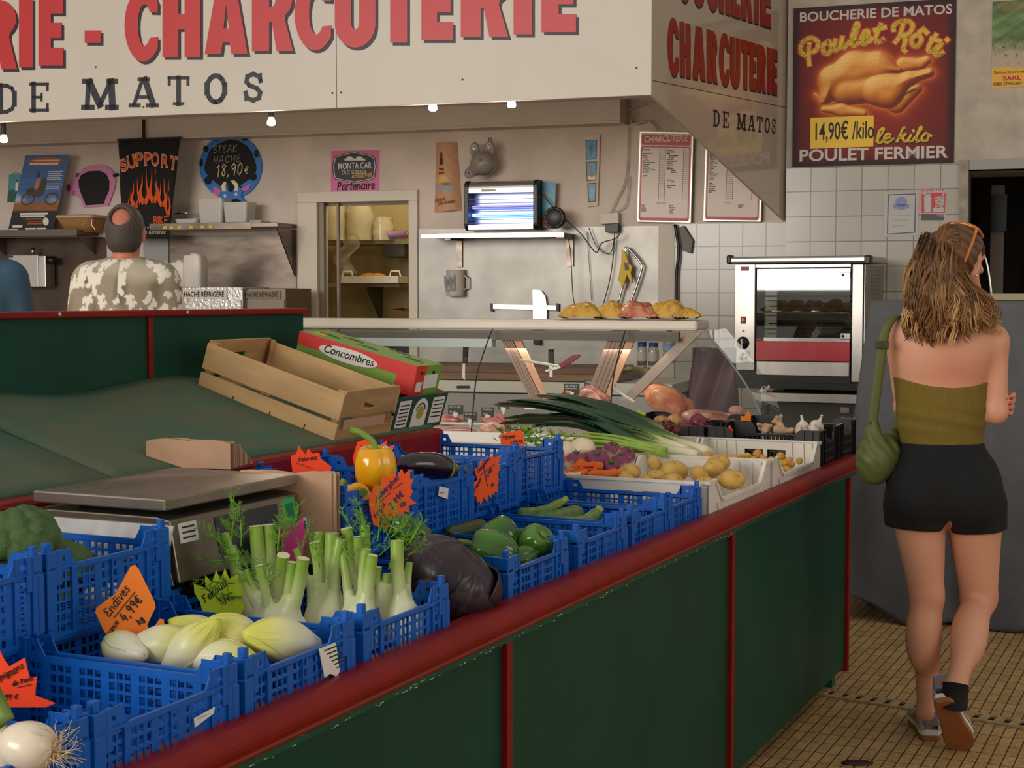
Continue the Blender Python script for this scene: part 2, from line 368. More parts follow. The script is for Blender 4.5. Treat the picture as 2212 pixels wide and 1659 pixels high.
# ================================================================== the setting
def tile_mat(name,col,w,h,mortar,ms=.0022,rough=.18,rz=0,offset=0,var=.06,axis='XZ',bumpn=0,mr=None,dirt=0):
    m = mat(name,col,rough); nt = m.node_tree; b = nt.nodes['Principled BSDF']
    tc = nt.nodes.new('ShaderNodeTexCoord'); mp = nt.nodes.new('ShaderNodeMapping'); nt.links.new(tc.outputs['Object'],mp.inputs[0])
    mp.inputs['Rotation'].default_value = (math.pi/2,0,0) if axis == 'XZ' else (0,0,rz)
    br = nt.nodes.new('ShaderNodeTexBrick'); nt.links.new(mp.outputs[0],br.inputs[0]); br.offset = offset; br.squash = 1
    c = lin(col); br.inputs['Color1'].default_value = (*[v*(1-var) for v in c],1); br.inputs['Color2'].default_value = (*[min(1,v*(1+var)) for v in c],1)
    br.inputs['Mortar'].default_value = (*lin(mortar),1); br.inputs['Scale'].default_value = 1; br.inputs['Mortar Size'].default_value = ms
    br.inputs['Brick Width'].default_value = w; br.inputs['Row Height'].default_value = h; br.inputs['Mortar Smooth'].default_value = .3
    src = br.outputs[0]
    if dirt:
        n = nt.nodes.new('ShaderNodeTexNoise'); n.inputs['Scale'].default_value = 55; n.inputs['Detail'].default_value = 6; nt.links.new(mp.outputs[0],n.inputs[0])
        mr_ = nt.nodes.new('ShaderNodeMapRange'); mr_.inputs[1].default_value = .35; mr_.inputs[2].default_value = .65; mr_.inputs[3].default_value = 1-dirt; mr_.inputs[4].default_value = 1.0
        nt.links.new(n.outputs[0],mr_.inputs[0]); mx = nt.nodes.new('ShaderNodeMix'); mx.data_type = 'RGBA'; mx.blend_type = 'MULTIPLY'; mx.inputs[0].default_value = 1
        nt.links.new(src,mx.inputs[6]); nt.links.new(mr_.outputs[0],mx.inputs[7]); src = mx.outputs[2]
    nt.links.new(src,b.inputs['Base Color'])
    bp = nt.nodes.new('ShaderNodeBump'); bp.inputs['Strength'].default_value = .5; bp.inputs['Distance'].default_value = .003; bp.invert = True
    nt.links.new(br.outputs['Fac'],bp.inputs['Height']); nt.links.new(bp.outputs[0],b.inputs['Normal'])
    return m
PLAST = mat('white_plaster',(206,190,180),.8,noise=.12,nscale=3,bump=.25,bscale=40)
PLAST2 = mat('rough_plaster',(176,163,148),.85,noise=.16,nscale=7,bump=.9,bscale=26)
STEEL = mat('brushed_steel',(196,190,182),.3,1,noise=.22,nscale=9,bump=.1,bscale=30,stretch=(1,1,.25))
STEELD = mat('worn_steel',(120,108,98),.34,1,noise=.4,nscale=6,bump=.12,bscale=20,stretch=(.5,.5,1.6))
CHROME = mat('polished_steel',(210,208,204),.16,1)
BLACK = mat('black_plastic',(22,21,21),.4)
WHITEP = mat('white_plastic',(226,220,210),.45)
CREAM = mat('cream_laminate',(214,204,186),.4,noise=.05,nscale=5)
GREYF = mat('grey_painted_metal',(168,164,158),.5)
INK = mat('black_ink',(24,22,22),.6)
WHITEPAPER = mat('white_paper',(226,222,214),.8)
# floor : small striped stoneware tiles laid along the stall
FLM = tile_mat('stoneware_floor',(196,158,104),.105,.036,(58,42,26),.0022,.55,rz=-RZS,offset=0,var=.14,axis='XY',dirt=.35)
struct('floor',MB().box(-9,9,-4,16,-.1,0),FLM)
struct('ceiling',MB().box(-9,9,7.4,16,4.6,4.7),mat('ceiling_boards',(120,108,94),.8))
# left wall (butcher's back wall) with the hatch opening
p = WP(1106,640,-.55).o
LW = Plane((p.x,p.y,0),UR)
xr = LW(1699,480)[0]
h0,h1,hz0,hz1 = LW(686,600)[0],LW(890,600)[0],LW(800,800)[1],LW(790,433)[1]
m = MB().box(-6.5,h0,0,.18,0,4.6).box(h1,xr,0,.18,0,4.6).box(h0,h1,0,.18,0,hz0).box(h0,h1,0,.18,hz1,4.6)
struct('wall_left',m,PLAST,LW)
# right wall with poster, door and tiles
p = W0
RWL = Plane((p.x,p.y,0),UR)
xl = RWL(1699,400)[0]; dx0 = RWL(2092,400)[0]; zt = RWL(1850,360)[1]; dz = RWL(2150,366)[1]
m = MB().box(xl,dx0,0,.6,zt,4.6).box(dx0,5.5,0,.6,dz,4.6).box(xl,dx0,.02,.6,0,zt).box(dx0+1.15,5.5,0,.6,0,dz)
struct('wall_right',m,PLAST2,RWL)
TILE = tile_mat('glazed_wall_tiles',(172,165,154),.151,.151,(120,108,94),.003,.16)
tp = WP(1752,414,0)
struct('tiled_wall_right',MB().box(tp(1699,400)[0],tp(2072,400)[0],-.012,.02,-tp.o.z,tp(1850,361)[1]),TILE,tp)
tl = LW.at(1506,483)
struct('tiled_wall_left',MB().box(tl(1459,500)[0],tl(1698,500)[0],-.012,.0,-tl.o.z,tl(1600,480)[1]),TILE,tl)
struct('trim_1',MB().box(tl(1424,500)[0],tl(1459,500)[0],-.02,.0,-tl.o.z,tl(1600,483)[1]),mat('painted_strip',(196,184,172),.6),tl)
struct('trim_2',MB().box(RWL(2072,400)[0],dx0,-.03,.6,0,zt+.02),mat('concrete_jamb',(150,138,122),.8,noise=.2,nscale=20),RWL)
struct('trim_3',MB().box(RWL(2088,400)[0],dx0+1.3,-.02,.1,dz,dz+.06),mat('grey_lintel',(150,146,142),.7),RWL)
# doorway: dark passage with a hung-open door leaf
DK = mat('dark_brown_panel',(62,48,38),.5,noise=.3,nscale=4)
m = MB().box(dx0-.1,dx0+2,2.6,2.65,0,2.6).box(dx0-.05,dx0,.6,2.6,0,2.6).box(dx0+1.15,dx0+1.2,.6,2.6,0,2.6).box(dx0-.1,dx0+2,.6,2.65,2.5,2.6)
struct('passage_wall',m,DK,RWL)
d1 = struct('door_1',MB().box(dx0+.12,dx0+.2,.75,1.55,.02,dz-.04),mat('grey_door_leaf',(112,100,88),.45,noise=.15,nscale=3),RWL)
struct('door_closer',MB().box(dx0+.13,dx0+.215,.7,.76,dz-.33,dz-.1),BLACK,parent=d1)
struct('door_handle',MB().cbox((dx0+.235,.9,1.2),(.03,.03,.18)).cbox((dx0+.235,.9,1.32),(.06,.06,.06)),BLACK,parent=d1)
struct('panel_trim',MB().box(dx0+.36,dx0+.52,2.5,2.58,0,2.2),mat('ochre_panel',(120,92,42),.6),RWL)
# hatch frame and the pantry behind it
hf = LW.at(770,640)
fx0,fx1,fz1,fz0 = hf(647,600)[0],hf(905,600)[0],hf(770,413)[1],hf(700,803)[1]
a0,a1,az1 = hf(689,600)[0],hf(886,600)[0],hf(780,436)[1]
m = MB().box(fx0,a0,-.03,.02,fz0,az1).box(a1,fx1,-.03,.02,fz0,az1).box(fx0,fx1,-.03,.02,az1,fz1)
w1 = struct('window_1',m,mat('hatch_frame_paint',(205,194,180),.5),hf,bevel=.004)
struct('window_sash',MB().box(a0,hf(700,600)[0],.0,.04,fz0,az1).box(a0+.13,hf(724,600)[0]+.02,.02,.05,fz0,az1).box(a0,a1,.06,.1,az1-.02,az1),mat('grey_sash',(128,118,104),.5),parent=w1)
PAN = mat('pantry_wall',(186,172,132),.8,noise=.08,nscale=4)
m = MB().box(a0-.5,a1+.6,1.3,1.35,-1.4,1.6).box(a0-.55,a0-.5,.18,1.35,-1.4,1.6).box(a1+.6,a1+.65,.18,1.35,-1.4,1.6).box(a0-.5,a1+.6,.18,1.35,1.55,1.6)
struct('pantry_wall',m,PAN,hf)
lp = bpy.data.lights.new('pantry_lamp','POINT'); lp.energy = 17; lp.color = (1,.86,.58); lp.shadow_soft_size = .12
lo_ = bpy.data.objects.new('pantry_lamp',lp); C.objects.link(lo_); lo_.matrix_world = hf.m @ Matrix.Translation((.1,.45,1.2))
# steel splashback sheet and worn steel panels along the left wall
q = WP(1106,640,-.55)
def wbox(name,x0,y0,x1,y1,d0,d1,mt,bevel=0,off=-.55,kind='structure'):
    P = WP((x0+x1)/2,y1,off); a = P(x0,y1); b = P(x1,y0)
    o = MB().box(a[0],b[0],-d1,-d0,0,b[1]).build(name,mt,bevel=bevel); o.matrix_world = P.m
    if kind: o['kind'] = kind
    return o,P
wbox('splashback_panel',905,488,1424,822,0,.012,mat('splashback_steel',(158,153,146),.42,.5,noise=.2,nscale=3.5,bump=.12,bscale=12))
wbox('steel_wall_panel',371,506,640,700,0,.012,STEELD)
wbox('steel_wall_panel',0,512,230,760,0,.012,mat('dark_wall_panel',(74,58,48),.4,.4,noise=.3,nscale=5))
wbox('steel_wall_panel',-220,512,0,760,0,.012,MATS['dark_wall_panel'])
wbox('grey_wall_panel',315,505,366,700,0,.02,mat('grey_blue_panel',(142,142,140),.5))
# boxed beam along the wall top and the underside of the canopy
p = LW.at(1357,271); bl = p(-900,360)[0]
struct('trim_4',MB().box(bl,0,-.22,.0,0,.165).box(bl,0,-.225,-.2,-.006,.01),mat('beam_paint',(204,190,180),.7,noise=.06,nscale=2),p,bevel=.003)
# ------------------------------------------------------------------ canopy with the shop sign
SG = Plane(at_y(1407,205,8.0),UR)
cv = thing('canopy_sign','big white canopy sign with red lettering hanging above the butcher counter','sign',SG)
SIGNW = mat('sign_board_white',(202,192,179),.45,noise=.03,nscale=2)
bx0 = SG(-1000,240)[0]; sx = SG(727,200)[0]
MB().box(bx0,sx-.0015,0,.03,0,1.6).build('front_board',SIGNW,cv,bevel=.002)
MB().box(sx+.0015,0,0,.03,0,1.6).build('front_board',SIGNW,cv,bevel=.002)
MB().box(bx0,-.15,.03,1.5,.18,.21).build('soffit',mat('soffit_paint',(196,184,174),.8),cv)
SCREW = mat('screw_head',(90,80,70),.4,1)
for sx_,sz_ in ((718,201),(737,200),(999,172),(1375,146),(207,145),(310,232)):
    x,z = SG(sx_,sz_); MB().ell((x,-.001,z),(.006,.003,.006),8,k=5).build('screw',SCREW,cv)
def band(o_,i_): return o_+i_[::-1]
def glyph(ch):
    """heavy condensed sign capitals in a 0-1 box; holes are cut with a bridging seam"""
    s = .42
    if ch == 'I': return [[(0,0),(1,0),(1,1),(0,1)]]
    if ch == '-': return [[(0,.0),(1,0),(1,1),(0,1)]]
    if ch == 'E': return [[(0,0),(1,0),(1,.26),(s+.08,.26),(s+.08,.4),(.93,.4),(.93,.62),(s+.08,.62),(s+.08,.75),(1,.75),(1,1),(0,1)]]
    if ch == 'H': return [[(0,0),(s,0),(s,.4),(1-s,.4),(1-s,0),(1,0),(1,1),(1-s,1),(1-s,.62),(s,.62),(s,1),(0,1)]]
    if ch == 'T': return [[(.27,0),(.73,0),(.73,.76),(1,.76),(1,1),(0,1),(0,.76),(.27,.76)]]
    if ch == 'U': return [[(0,1)]+arc(.5,.32,.5,.35,180,360,18)+[(1,1),(1-s+.02,1)]+arc(.5,.34,.5-s+.02,.11,360,180,10)+[(s-.02,1)]]
    if ch == 'C': return [arc(.56,.5,.56,.53,38,322,26)+[(1,.33)]+arc(.6,.5,.2,.3,322,38,18)+[(1,.68)]]
    if ch == 'O': return [arc(.5,.5,.5,.53,0,360,28)+arc(.5,.5,.13,.3,360,0,20)]
    if ch == 'A': return [[(0,0),(.38,0),(.42,.17),(.58,.17),(.62,0),(1,0),(.72,1),(.5,1),(.5,.72),(.56,.37),(.44,.37),(.5,.72),(.5,1),(.28,1)]]
    if ch == 'R': return [[(0,0),(s,0),(s,.42),(.48,.42),(.6,0),(1,0),(.8,.46)]+arc(.52,.73,.46,.27,-50,90,12)+[(.45,1),(s,.82)]+arc(.48,.73,.09,.09,90,-90,8)+[(s,.64),(s,.82),(.45,1),(0,1)]]
    if ch == 'B': return [[(0,0)]+arc(.5,.27,.5,.27,-90,90,10)+arc(.48,.76,.46,.24,-60,90,10)+[(0,1)]]
    return []
def slab(ch):
    """slab-serif capitals as pen paths: list of (points, width)"""
    w = .2
    sf = lambda x0,x1,z: ([(x0,z),(x1,z)],.12)
    if ch == 'D': return [([(.22,.04),(.22,.96)],w),([(.1,.94),(.5,.94),(.75,.84),(.86,.65),(.88,.5),(.86,.35),(.75,.16),(.5,.06),(.1,.06)],.15),([(.86,.7),(.86,.3)],.2)]
    if ch == 'E': return [([(.22,.04),(.22,.96)],w),sf(.06,.9,.06),sf(.06,.9,.94),([(.2,.5),(.6,.5)],.11),([(.88,.06),(.88,.26)],.11),([(.88,.94),(.88,.74)],.11),([(.6,.38),(.6,.62)],.09)]
    if ch == 'M': return [([(.14,.06),(.18,.94)],.13),([(.86,.06),(.82,.94)],.18),([(.2,.92),(.5,.14)],.18),([(.8,.92),(.5,.14)],.12),sf(.02,.3,.06),sf(.7,.98,.06),sf(.04,.26,.94),sf(.74,.96,.94)]
    if ch == 'A': return [([(.16,.08),(.46,.94)],.12),([(.84,.08),(.54,.94)],.2),([(.3,.34),(.7,.34)],.1),sf(.02,.34,.06),sf(.64,.98,.06),sf(.34,.66,.94)]
    if ch == 'T': return [([(.5,.04),(.5,.94)],w),sf(.06,.94,.93),sf(.3,.7,.06),([(.08,.93),(.08,.7)],.12),([(.92,.93),(.92,.7)],.12)]
    if ch == 'O': return [(arc(.5,.5,.36,.44,0,360,20),.17),([(.14,.65),(.14,.35)],.2),([(.86,.65),(.86,.35)],.2)]
    if ch == 'S': return [([(.84,.7),(.78,.86),(.5,.94),(.24,.86),(.2,.68),(.34,.56),(.66,.46),(.82,.32),(.76,.14),(.5,.05),(.22,.14),(.16,.32)],.18),([(.84,.94),(.84,.68)],.1),([(.16,.06),(.16,.34)],.1)]
    return []
def quadmap(P,q):
    """unit box to a four-corner outline (TL,TR,BR,BL in photo points) on plane P"""
    TL,TR_,BR,BL = [P(*c) for c in q]
    def f(u,v):
        return tuple((BL[k]*(1-u)+BR[k]*u)*(1-v)+(TL[k]*(1-u)+TR_[k]*u)*v for k in (0,1))
    return f
def flat_poly(mb,poly,y0,y1,m=0):
    """face with seam-bridged holes: fan-safe thin plate made of a filled 2D curve"""
    mb.prism(poly,y0,y1,m)
def sign_text(name,f,items,m,parent,y0,y1,dx=0,dz=0,mode='glyph',asp=1):
    """items: (char,u0,u1,v0,v1); letters are filled 2-D outlines with a thin edge"""
    cu = bpy.data.curves.new(name,'CURVE'); cu.dimensions = '2D'; cu.fill_mode = 'BOTH'; cu.extrude = abs(y1-y0)/2
    mb = MB()
    for ch,u0,u1,v0,v1 in items:
        if mode == 'glyph':
            for poly in glyph(ch):
                pts = [f(u0+(u1-u0)*a,v0+(v1-v0)*b) for a,b in poly]
                mb2 = tess(pts,(y0+y1)/2,dx,dz); b0 = len(mb.v)
                mb.v += mb2[0]; mb.f += [tuple(i+b0 for i in t) for t in mb2[1]]; mb.mi += [0]*len(mb2[1]); mb.sm += [False]*len(mb2[1])
        else:
            for pts,w in slab(ch):
                P = [f(u0+(u1-u0)*a,v0+(v1-v0)*b) for a,b in pts]; wd = w*math.dist(f(u0,v0),f(u1,v0))
                mb.stroke([(a+dx,b+dz) for a,b in P],wd,y0,y1)
    return mb.build(name,m,parent)
from mathutils.geometry import tessellate_polygon
def tess(pts,y,dx=0,dz=0):
    n = len(pts)
    # thin plate: front face by ear clipping, rim all round
    tris = tessellate_polygon([[Vector((a,b,0)) for a,b in pts]])
    V = [(a+dx,y-.0012,b+dz) for a,b in pts]+[(a+dx,y+.0012,b+dz) for a,b in pts]
    Fs = []
    for t in tris:
        a,b,c = t
        A,B,D = pts[a],pts[b],pts[c]
        if (B[0]-A[0])*(D[1]-A[1])-(B[1]-A[1])*(D[0]-A[0]) < 0: b,c = c,b
        Fs.append((a,b,c)); Fs.append((c+n,b+n,a+n))
    Fs += [(i,(i+1) % n,(i+1) % n+n,i+n) for i in range(n)]
    return V,Fs
RED = mat('sign_red',(190,40,42),.4)
SHADOWINK = mat('sign_black',(26,26,34),.45)
def px_items(l,base,H):
    """letters given by their left/right photo x on the front board; base line y as a function of x"""
    o = []
    for ch,x0,x1 in l: o.append((ch,x0,x1))
    return o
base = lambda x: 149.5-.0662*x
ident = lambda P: (lambda a,b: P(a,b))
fl = [('R',-48,38),('I',42,72),('E',84,138),('C',270,342),('H',352,434),('A',443,536),('R',545,634),('C',637,716),('U',724,812),('T',822,902),('E',911,979),('R',996,1099),('I',1110,1150),('E',1170,1245),('E',-116,-60),('H',-210,-126),('C',-290,-218),('U',-376,-298),('O',-466,-386),('B',-552,-476)]
it = []
for ch,x0,x1 in fl: it.append((ch,x0,x1,base((x0+x1)/2),base((x0+x1)/2)-150))
it.append(('-',184,219,93,66))
fpx = lambda u,v: SG(u,v)
ov = 1
for q_ in it:
    L_ = sign_text('letter',fpx,[q_],RED,cv,-.0046,-.0034); sign_text('letter_shadow',fpx,[q_],SHADOWINK,L_,-.0016,-.0004,dx=.014,dz=-.016)
sl = [('D',0-8,38),('E',63,108),('M',178,254),('A',280,341),('T',362,410),('O',440,493),('S',523,571)]
bl2 = lambda x: 247-.047*x
it2 = [(ch,x0,x1,bl2((x0+x1)/2)-1,bl2((x0+x1)/2)-65) for ch,x0,x1 in sl]
for q_ in it2: sign_text('letter',fpx,[q_],SHADOWINK,cv,-.003,-.0004,mode='slab')
# side board running back to the wall
pw = at_y(1697,478,9.37); pf = at_y(1407,205,8.0)
SB = Plane(pf,Vector((pw.x-pf.x,pw.y-pf.y,0)))
q = [SB(1407,205),SB(1697,478),SB(1704,-260),SB(1409,-200)]
sbm = cv.matrix_world.inverted() @ SB.m
MB().prism(q,0,.018).build('side_board',mat('side_board_gloss_shaded',(178,162,144),.1,noise=.03,nscale=2,spec=.7,coat=.3),cv,M=sbm)  # glossy sign white, darkened: the shade of this side is in the colour
seam = MB().stroke([SB(1410,174),SB(1696,232)],.004,-.0008,0).build('board_seam',SCREW,cv,M=sbm)
w11 = [('C',0,.085),('H',.1,.185),('A',.205,.315),('R',.33,.42),('C',.44,.53),('U',.54,.63),('T',.645,.72),('E',.725,.79),('R',.8,.885),('I',.9,.93),('E',.945,1)]
f1 = quadmap(SB,[(1441,38),(1678,108),(1677,205),(1442,159)])
RED_SHADED = mat('sign_red_shaded',(142,26,22),.35)  # sign red darkened to paint in the shade on the side board
f2 = quadmap(SB,[(1432,-130),(1665,-50),(1664,61),(1433,-12)])
w9 = [('B',0,.1),('O',.115,.23),('U',.245,.35),('C',.365,.47),('H',.485,.59),('E',.605,.685),('R',.7,.81),('I',.825,.87),('E',.89,1)]
for f_,w_ in ((f1,w11),(f2,w9)):
    for c,a,b in w_:
        o = sign_text('letter',f_,[(c,a,b,0,1)],RED_SHADED,cv,-.0034,-.0024); o.matrix_basis = sbm
        sign_text('letter_shadow',f_,[(c,a,b,0,1)],SHADOWINK,o,-.0014,-.0004,dx=.008,dz=-.01)
f3 = quadmap(SB,[(1540,237),(1676,257),(1675,290),(1540,273)])
for c,a,b in (('D',0,.1),('E',.145,.24),('M',.365,.505),('A',.54,.65),('T',.68,.78),('O',.81,.9),('S',.93,1)):
    o = sign_text('letter',f3,[(c,a,b,0,1)],SHADOWINK,cv,-.002,-.0006,mode='slab'); o.matrix_basis = sbm
# lamps under the canopy
def bulb(px,py,lab,e=5):
    P = Plane(SG.o-SG.y*-.12,UR).at(px,py)
    t = thing('spot_bulb',lab,'light bulb',P,'bulbs under the canopy')
    MB().lathe([(.001,.03),(.014,.03),(.015,.045),(.015,.1),(.01,.11),(.001,.11)],14).build('socket',mat('bulb_socket',(40,36,32),.5),t)
    MB().lathe([(.001,-.018),(.016,-.016),(.024,-.01),(.024,.004),(.015,.03),(.001,.03)],18).build('bulb',mat('lit_bulb',(255,240,210),.4,emit=(255,226,176),es=9),t)
    MB().tube([(0,0,.1),(0,.005,.5)],.004,6).build('cable',BLACK,t)
    l = bpy.data.lights.new('bulb_light','POINT'); l.energy = e; l.color = (1,.86,.62); l.shadow_soft_size = .03
    o = bpy.data.objects.new('bulb_light',l); C.objects.link(o); o.parent = t; o.location = (0,-.0,-.05)
bulb(8,302,'lit spot bulb above the motorbike poster'); bulb(586,265,'lit spot bulb beside the blue cow blackboard')
bulb(935,233,'lit spot bulb above the long lighthouse roof tile'); bulb(1105,226,'lit spot bulb above the grey pig head')
# floor drain
G0 = at_z(1772,1497,0); G1 = at_z(2212,1568,0)
gd = (G1-G0).normalized(); GP = Matrix(((gd.x,-gd.y,0,G0.x),(gd.y,gd.x,0,G0.y),(0,0,1,0),(0,0,0,1)))
t = thing('floor_drain','slotted drain grate set into the tiled floor by the stall end','drain',GP)
L = 2.6; xs = [0]; n = 0
while xs[-1] < L: xs += [xs[-1]+.026,xs[-1]+.052]
mb = MB(); mb.cells(xs,[-.042,-.027,.027,.042],lambda i,j: not (j == 1 and i % 2 == 1),0,.008)
for v in range(len(mb.v)): x,y,z = mb.v[v]; mb.v[v] = (x,z,y)
mb.build('grate',mat('drain_stone',(176,146,104),.6,noise=.2,nscale=30),t)
MB().box(0,xs[-1],-.042,.042,.0003,.0012).build('channel',mat('drain_grime_painted_shade',(14,11,9),.9),t)  # near-black sheet: grime, with the shade below the slots painted in
tag(MB().ell((0,0,.004),(.05,.025,.006),10).build('onion_peel',mat('dark_peel',(58,22,30),.5)),'dark red onion peel lying on the floor near the counter','peel').location = at_z(1852,1650,0)
# ================================================================== things on and along the walls
def wt(name,label,cat,px,py,off=-.55,group=None):
    P = WP(px,py,off); return thing(name,label,cat,P,group),P
def plate(name,P,pts,y0,y1,m,parent,bevel=0):
    return MB().prism([P(*c) for c in pts],y0,y1).build(name,m,parent,bevel=bevel)
def pens(name,P,items,m,parent,y=-.004):
    """items: (text, px, py, cap height px, pen width px[, rotation deg, sx])"""
    mb = MB()
    for it in items:
        s,x,z,h,w = it[:5]; r = it[5] if len(it) > 5 else 0; sx = it[6] if len(it) > 6 else 1
        a = P(x,z); b = P(x,z-h); hh = b[1]-a[1]
        pen(mb,s,hh,a[0],a[1],w*hh/h,R(r),sx=sx,y0=y-.0008)
    for i,v in enumerate(mb.v):
        if v[1] == 0: mb.v[i] = (v[0],y,v[2])
    return mb.build(name,m,parent)
def ptext(name,P,s,x,z,h,m,parent,y=-.004,w=None,**k):
    """type set with its baseline at photo point x,z, cap height h px and, if w is given, squeezed to w px"""
    a = P(x,z); hh = P(x,z-h)[1]-a[1]; o = text(name,s,hh/.7,a[0],a[1],m,parent,y,**k)
    if w:
        fitw(o,P(x+w,z)[0]-a[0])
    return o
def printed(name,P,quad,nx,ny,fn,parent,y=-.003,bend=0,rough=.4,thick=.003,coat=0):
    f = quadmap(P,quad); TL,T2,BR,BL = quad; mb = MB(); G = []; px = []
    for i in range(ny+1):
        v = i/ny; row = []
        for j in range(nx+1):
            u = j/nx; a,b = f(u,v); row.append((a,y-bend*(1-(2*u-1)**2),b))
            px.append(((BL[0]*(1-u)+BR[0]*u)*(1-v)+(TL[0]*(1-u)+T2[0]*u)*v,(BL[1]*(1-u)+BR[1]*u)*(1-v)+(TL[1]*(1-u)+T2[1]*u)*v,u,v))
        G.append(row)
    mb.grid(G,smooth=bend > 0); px = np.array(px); c = fn(px[:,0],px[:,1],px[:,2],px[:,3]); c = np.clip(np.asarray(c).reshape(-1,3),0,255)/255
    mb.col = np.where(c <= .04,c/12.92,((c+.055)/1.055)**2.4)
    return mb.build(name,vcol_mat('print_%d_%d' % (int(rough*100),int(coat*100)),rough,coat=coat),parent)
def mixc(c,col,a): a = a[:,None]; return c*(1-a)+np.array(col,float)*a
def sst(a,b,x): t = np.clip((x-a)/(b-a),0,1); return t*t*(3-2*t)
def nz2(x,y,s,seed): return vnoise(np.stack([x,y,x*0],1),s,seed)
# ---- roast chicken poster
t,P = wt('poster','large dark red roast chicken poster on the wall above the rotisserie','poster',1712,361,0)
Q = [(1715,19),(2066,-3),(2060,352),(1712,361)]
plate('board',P,Q,-.012,-.001,mat('poster_edge',(46,18,18),.5),t)
def chick(x,y,u,v):
    c = np.tile(np.array([92,22,20.]),(len(x),1))
    g = np.exp(-(((x-1890)/135)**2+((y-190)/150)**2)); c = mixc(c,(176,46,20),g*.7)
    c = mixc(c,(44,20,22),sst(.86,1.0,np.maximum(abs(u-.5)*2,abs(v-.5)*2)))
    halo = np.full(len(x),99.); n_ = int(len(x)**.5); Lv = np.array([-.4,-.62,.68]); hi = np.array([248,200,120.]); lo_ = np.array([112,42,14.]); mid = np.array([204,118,38.])
    def seg(q): ax,ay,bx,by,ra,rb = q; dx,dy = bx-ax,by-ay; tt = np.clip(((x-ax)*dx+(y-ay)*dy)/(dx*dx+dy*dy),0,1); return np.hypot(x-ax-tt*dx,y-ay-tt*dy)-ra-(rb-ra)*tt
    def group(qs,rm,k,c):
        nonlocal halo
        d = None
        for q in qs: d = seg(q) if d is None else smin(d,seg(q),k)
        halo = np.minimum(halo,d); D = np.clip(-d,0,rm); h = np.sqrt(np.clip(2*rm*D-D*D,0,None)).reshape(n_,n_); sx_ = abs(x.reshape(n_,n_)[0,1]-x.reshape(n_,n_)[0,0]); sy_ = abs(y.reshape(n_,n_)[1,0]-y.reshape(n_,n_)[0,0]); gy,gx = np.gradient(h,sy_,sx_); nx_ = -gx.ravel(); ny_ = gy.ravel(); l_ = np.sqrt(nx_**2+ny_**2+1)
        s = np.clip((nx_*Lv[0]+ny_*Lv[1]+Lv[2])/l_,0,1)[:,None]; tone = np.where(s > .55,mid+(hi-mid)*((s-.55)*2.1),lo_+(mid-lo_)*(s/.55)); tone = tone*(1+.06*nz2(x,y,.5,3)+.04*nz2(x,y,1.4,4))[:,None]; a = sst(0,2.5,-d); return c*(1-a[:,None])+tone*a[:,None]
    GS = [([(1955,140,1990,138,18,13),(1990,138,2004,130,13,11)],14,5),([(1786,210,1800,172,16,28),(1800,172,1850,150,28,38),(1850,150,1900,145,38,33),(1900,145,1944,152,33,9),(1830,195,1880,190,34,34)],34,14),([(1764,204,1778,218,5,8)],7,3),([(1782,236,1820,238,8,15),(1820,238,1868,245,15,10)],13,6),([(1940,222,1985,192,24,11)],20,6),([(1896,196,1920,196,33,36),(1920,196,1965,170,36,15),(1965,170,2010,157,14,12)],32,16)]
    c0 = c.copy()
    for g_ in GS: group(*g_,c0)
    c = mixc(c,(226,120,44),np.exp(-np.clip(halo,0,99)/7)*.75)
    for g_ in GS: c = group(*g_,c)
    return mixc(c,(70,26,14),np.exp(-(((x-1972)/20)**2+((y-200-(1965-x)*.5)/4)**2))*.9)
printed('artwork',P,Q,170,170,chick,t,y=-.013,rough=.65)
PW = mat('poster_white',(186,176,168),.5); PY = mat('poster_yellow',(206,172,36),.5); PO = mat('poster_orange_edge',(196,58,20),.5)
sl_ = math.atan2(-22,351)
ptext('lettering',P,'BOUCHERIE DE MATOS',1727,48,20,PW,t,-.0145,328,bold=.02)
ptext('lettering',P,'POULET FERMIER',1726,349,25,PW,t,-.0145,320,bold=.022)
def script(pts_list,col,w,y,nm):
    mb = MB()
    for pts in pts_list: mb.stroke([P(*c) for c in pts],w,y,y+.0008)
    return mb.build(nm,col,t)
def cr(pts,n=6):
    """smooth curve through points"""
    o = []; p = [pts[0]]+list(pts)+[pts[-1]]
    for i in range(1,len(p)-2):
        for k in range(n):
            s = k/n; a,b,c,d = p[i-1],p[i],p[i+1],p[i+2]
            o.append(tuple(.5*(2*b[j]+(c[j]-a[j])*s+(2*a[j]-5*b[j]+4*c[j]-d[j])*s*s+(3*b[j]-a[j]-3*c[j]+d[j])*s**3) for j in range(len(a))))
    return o+[pts[-1]]
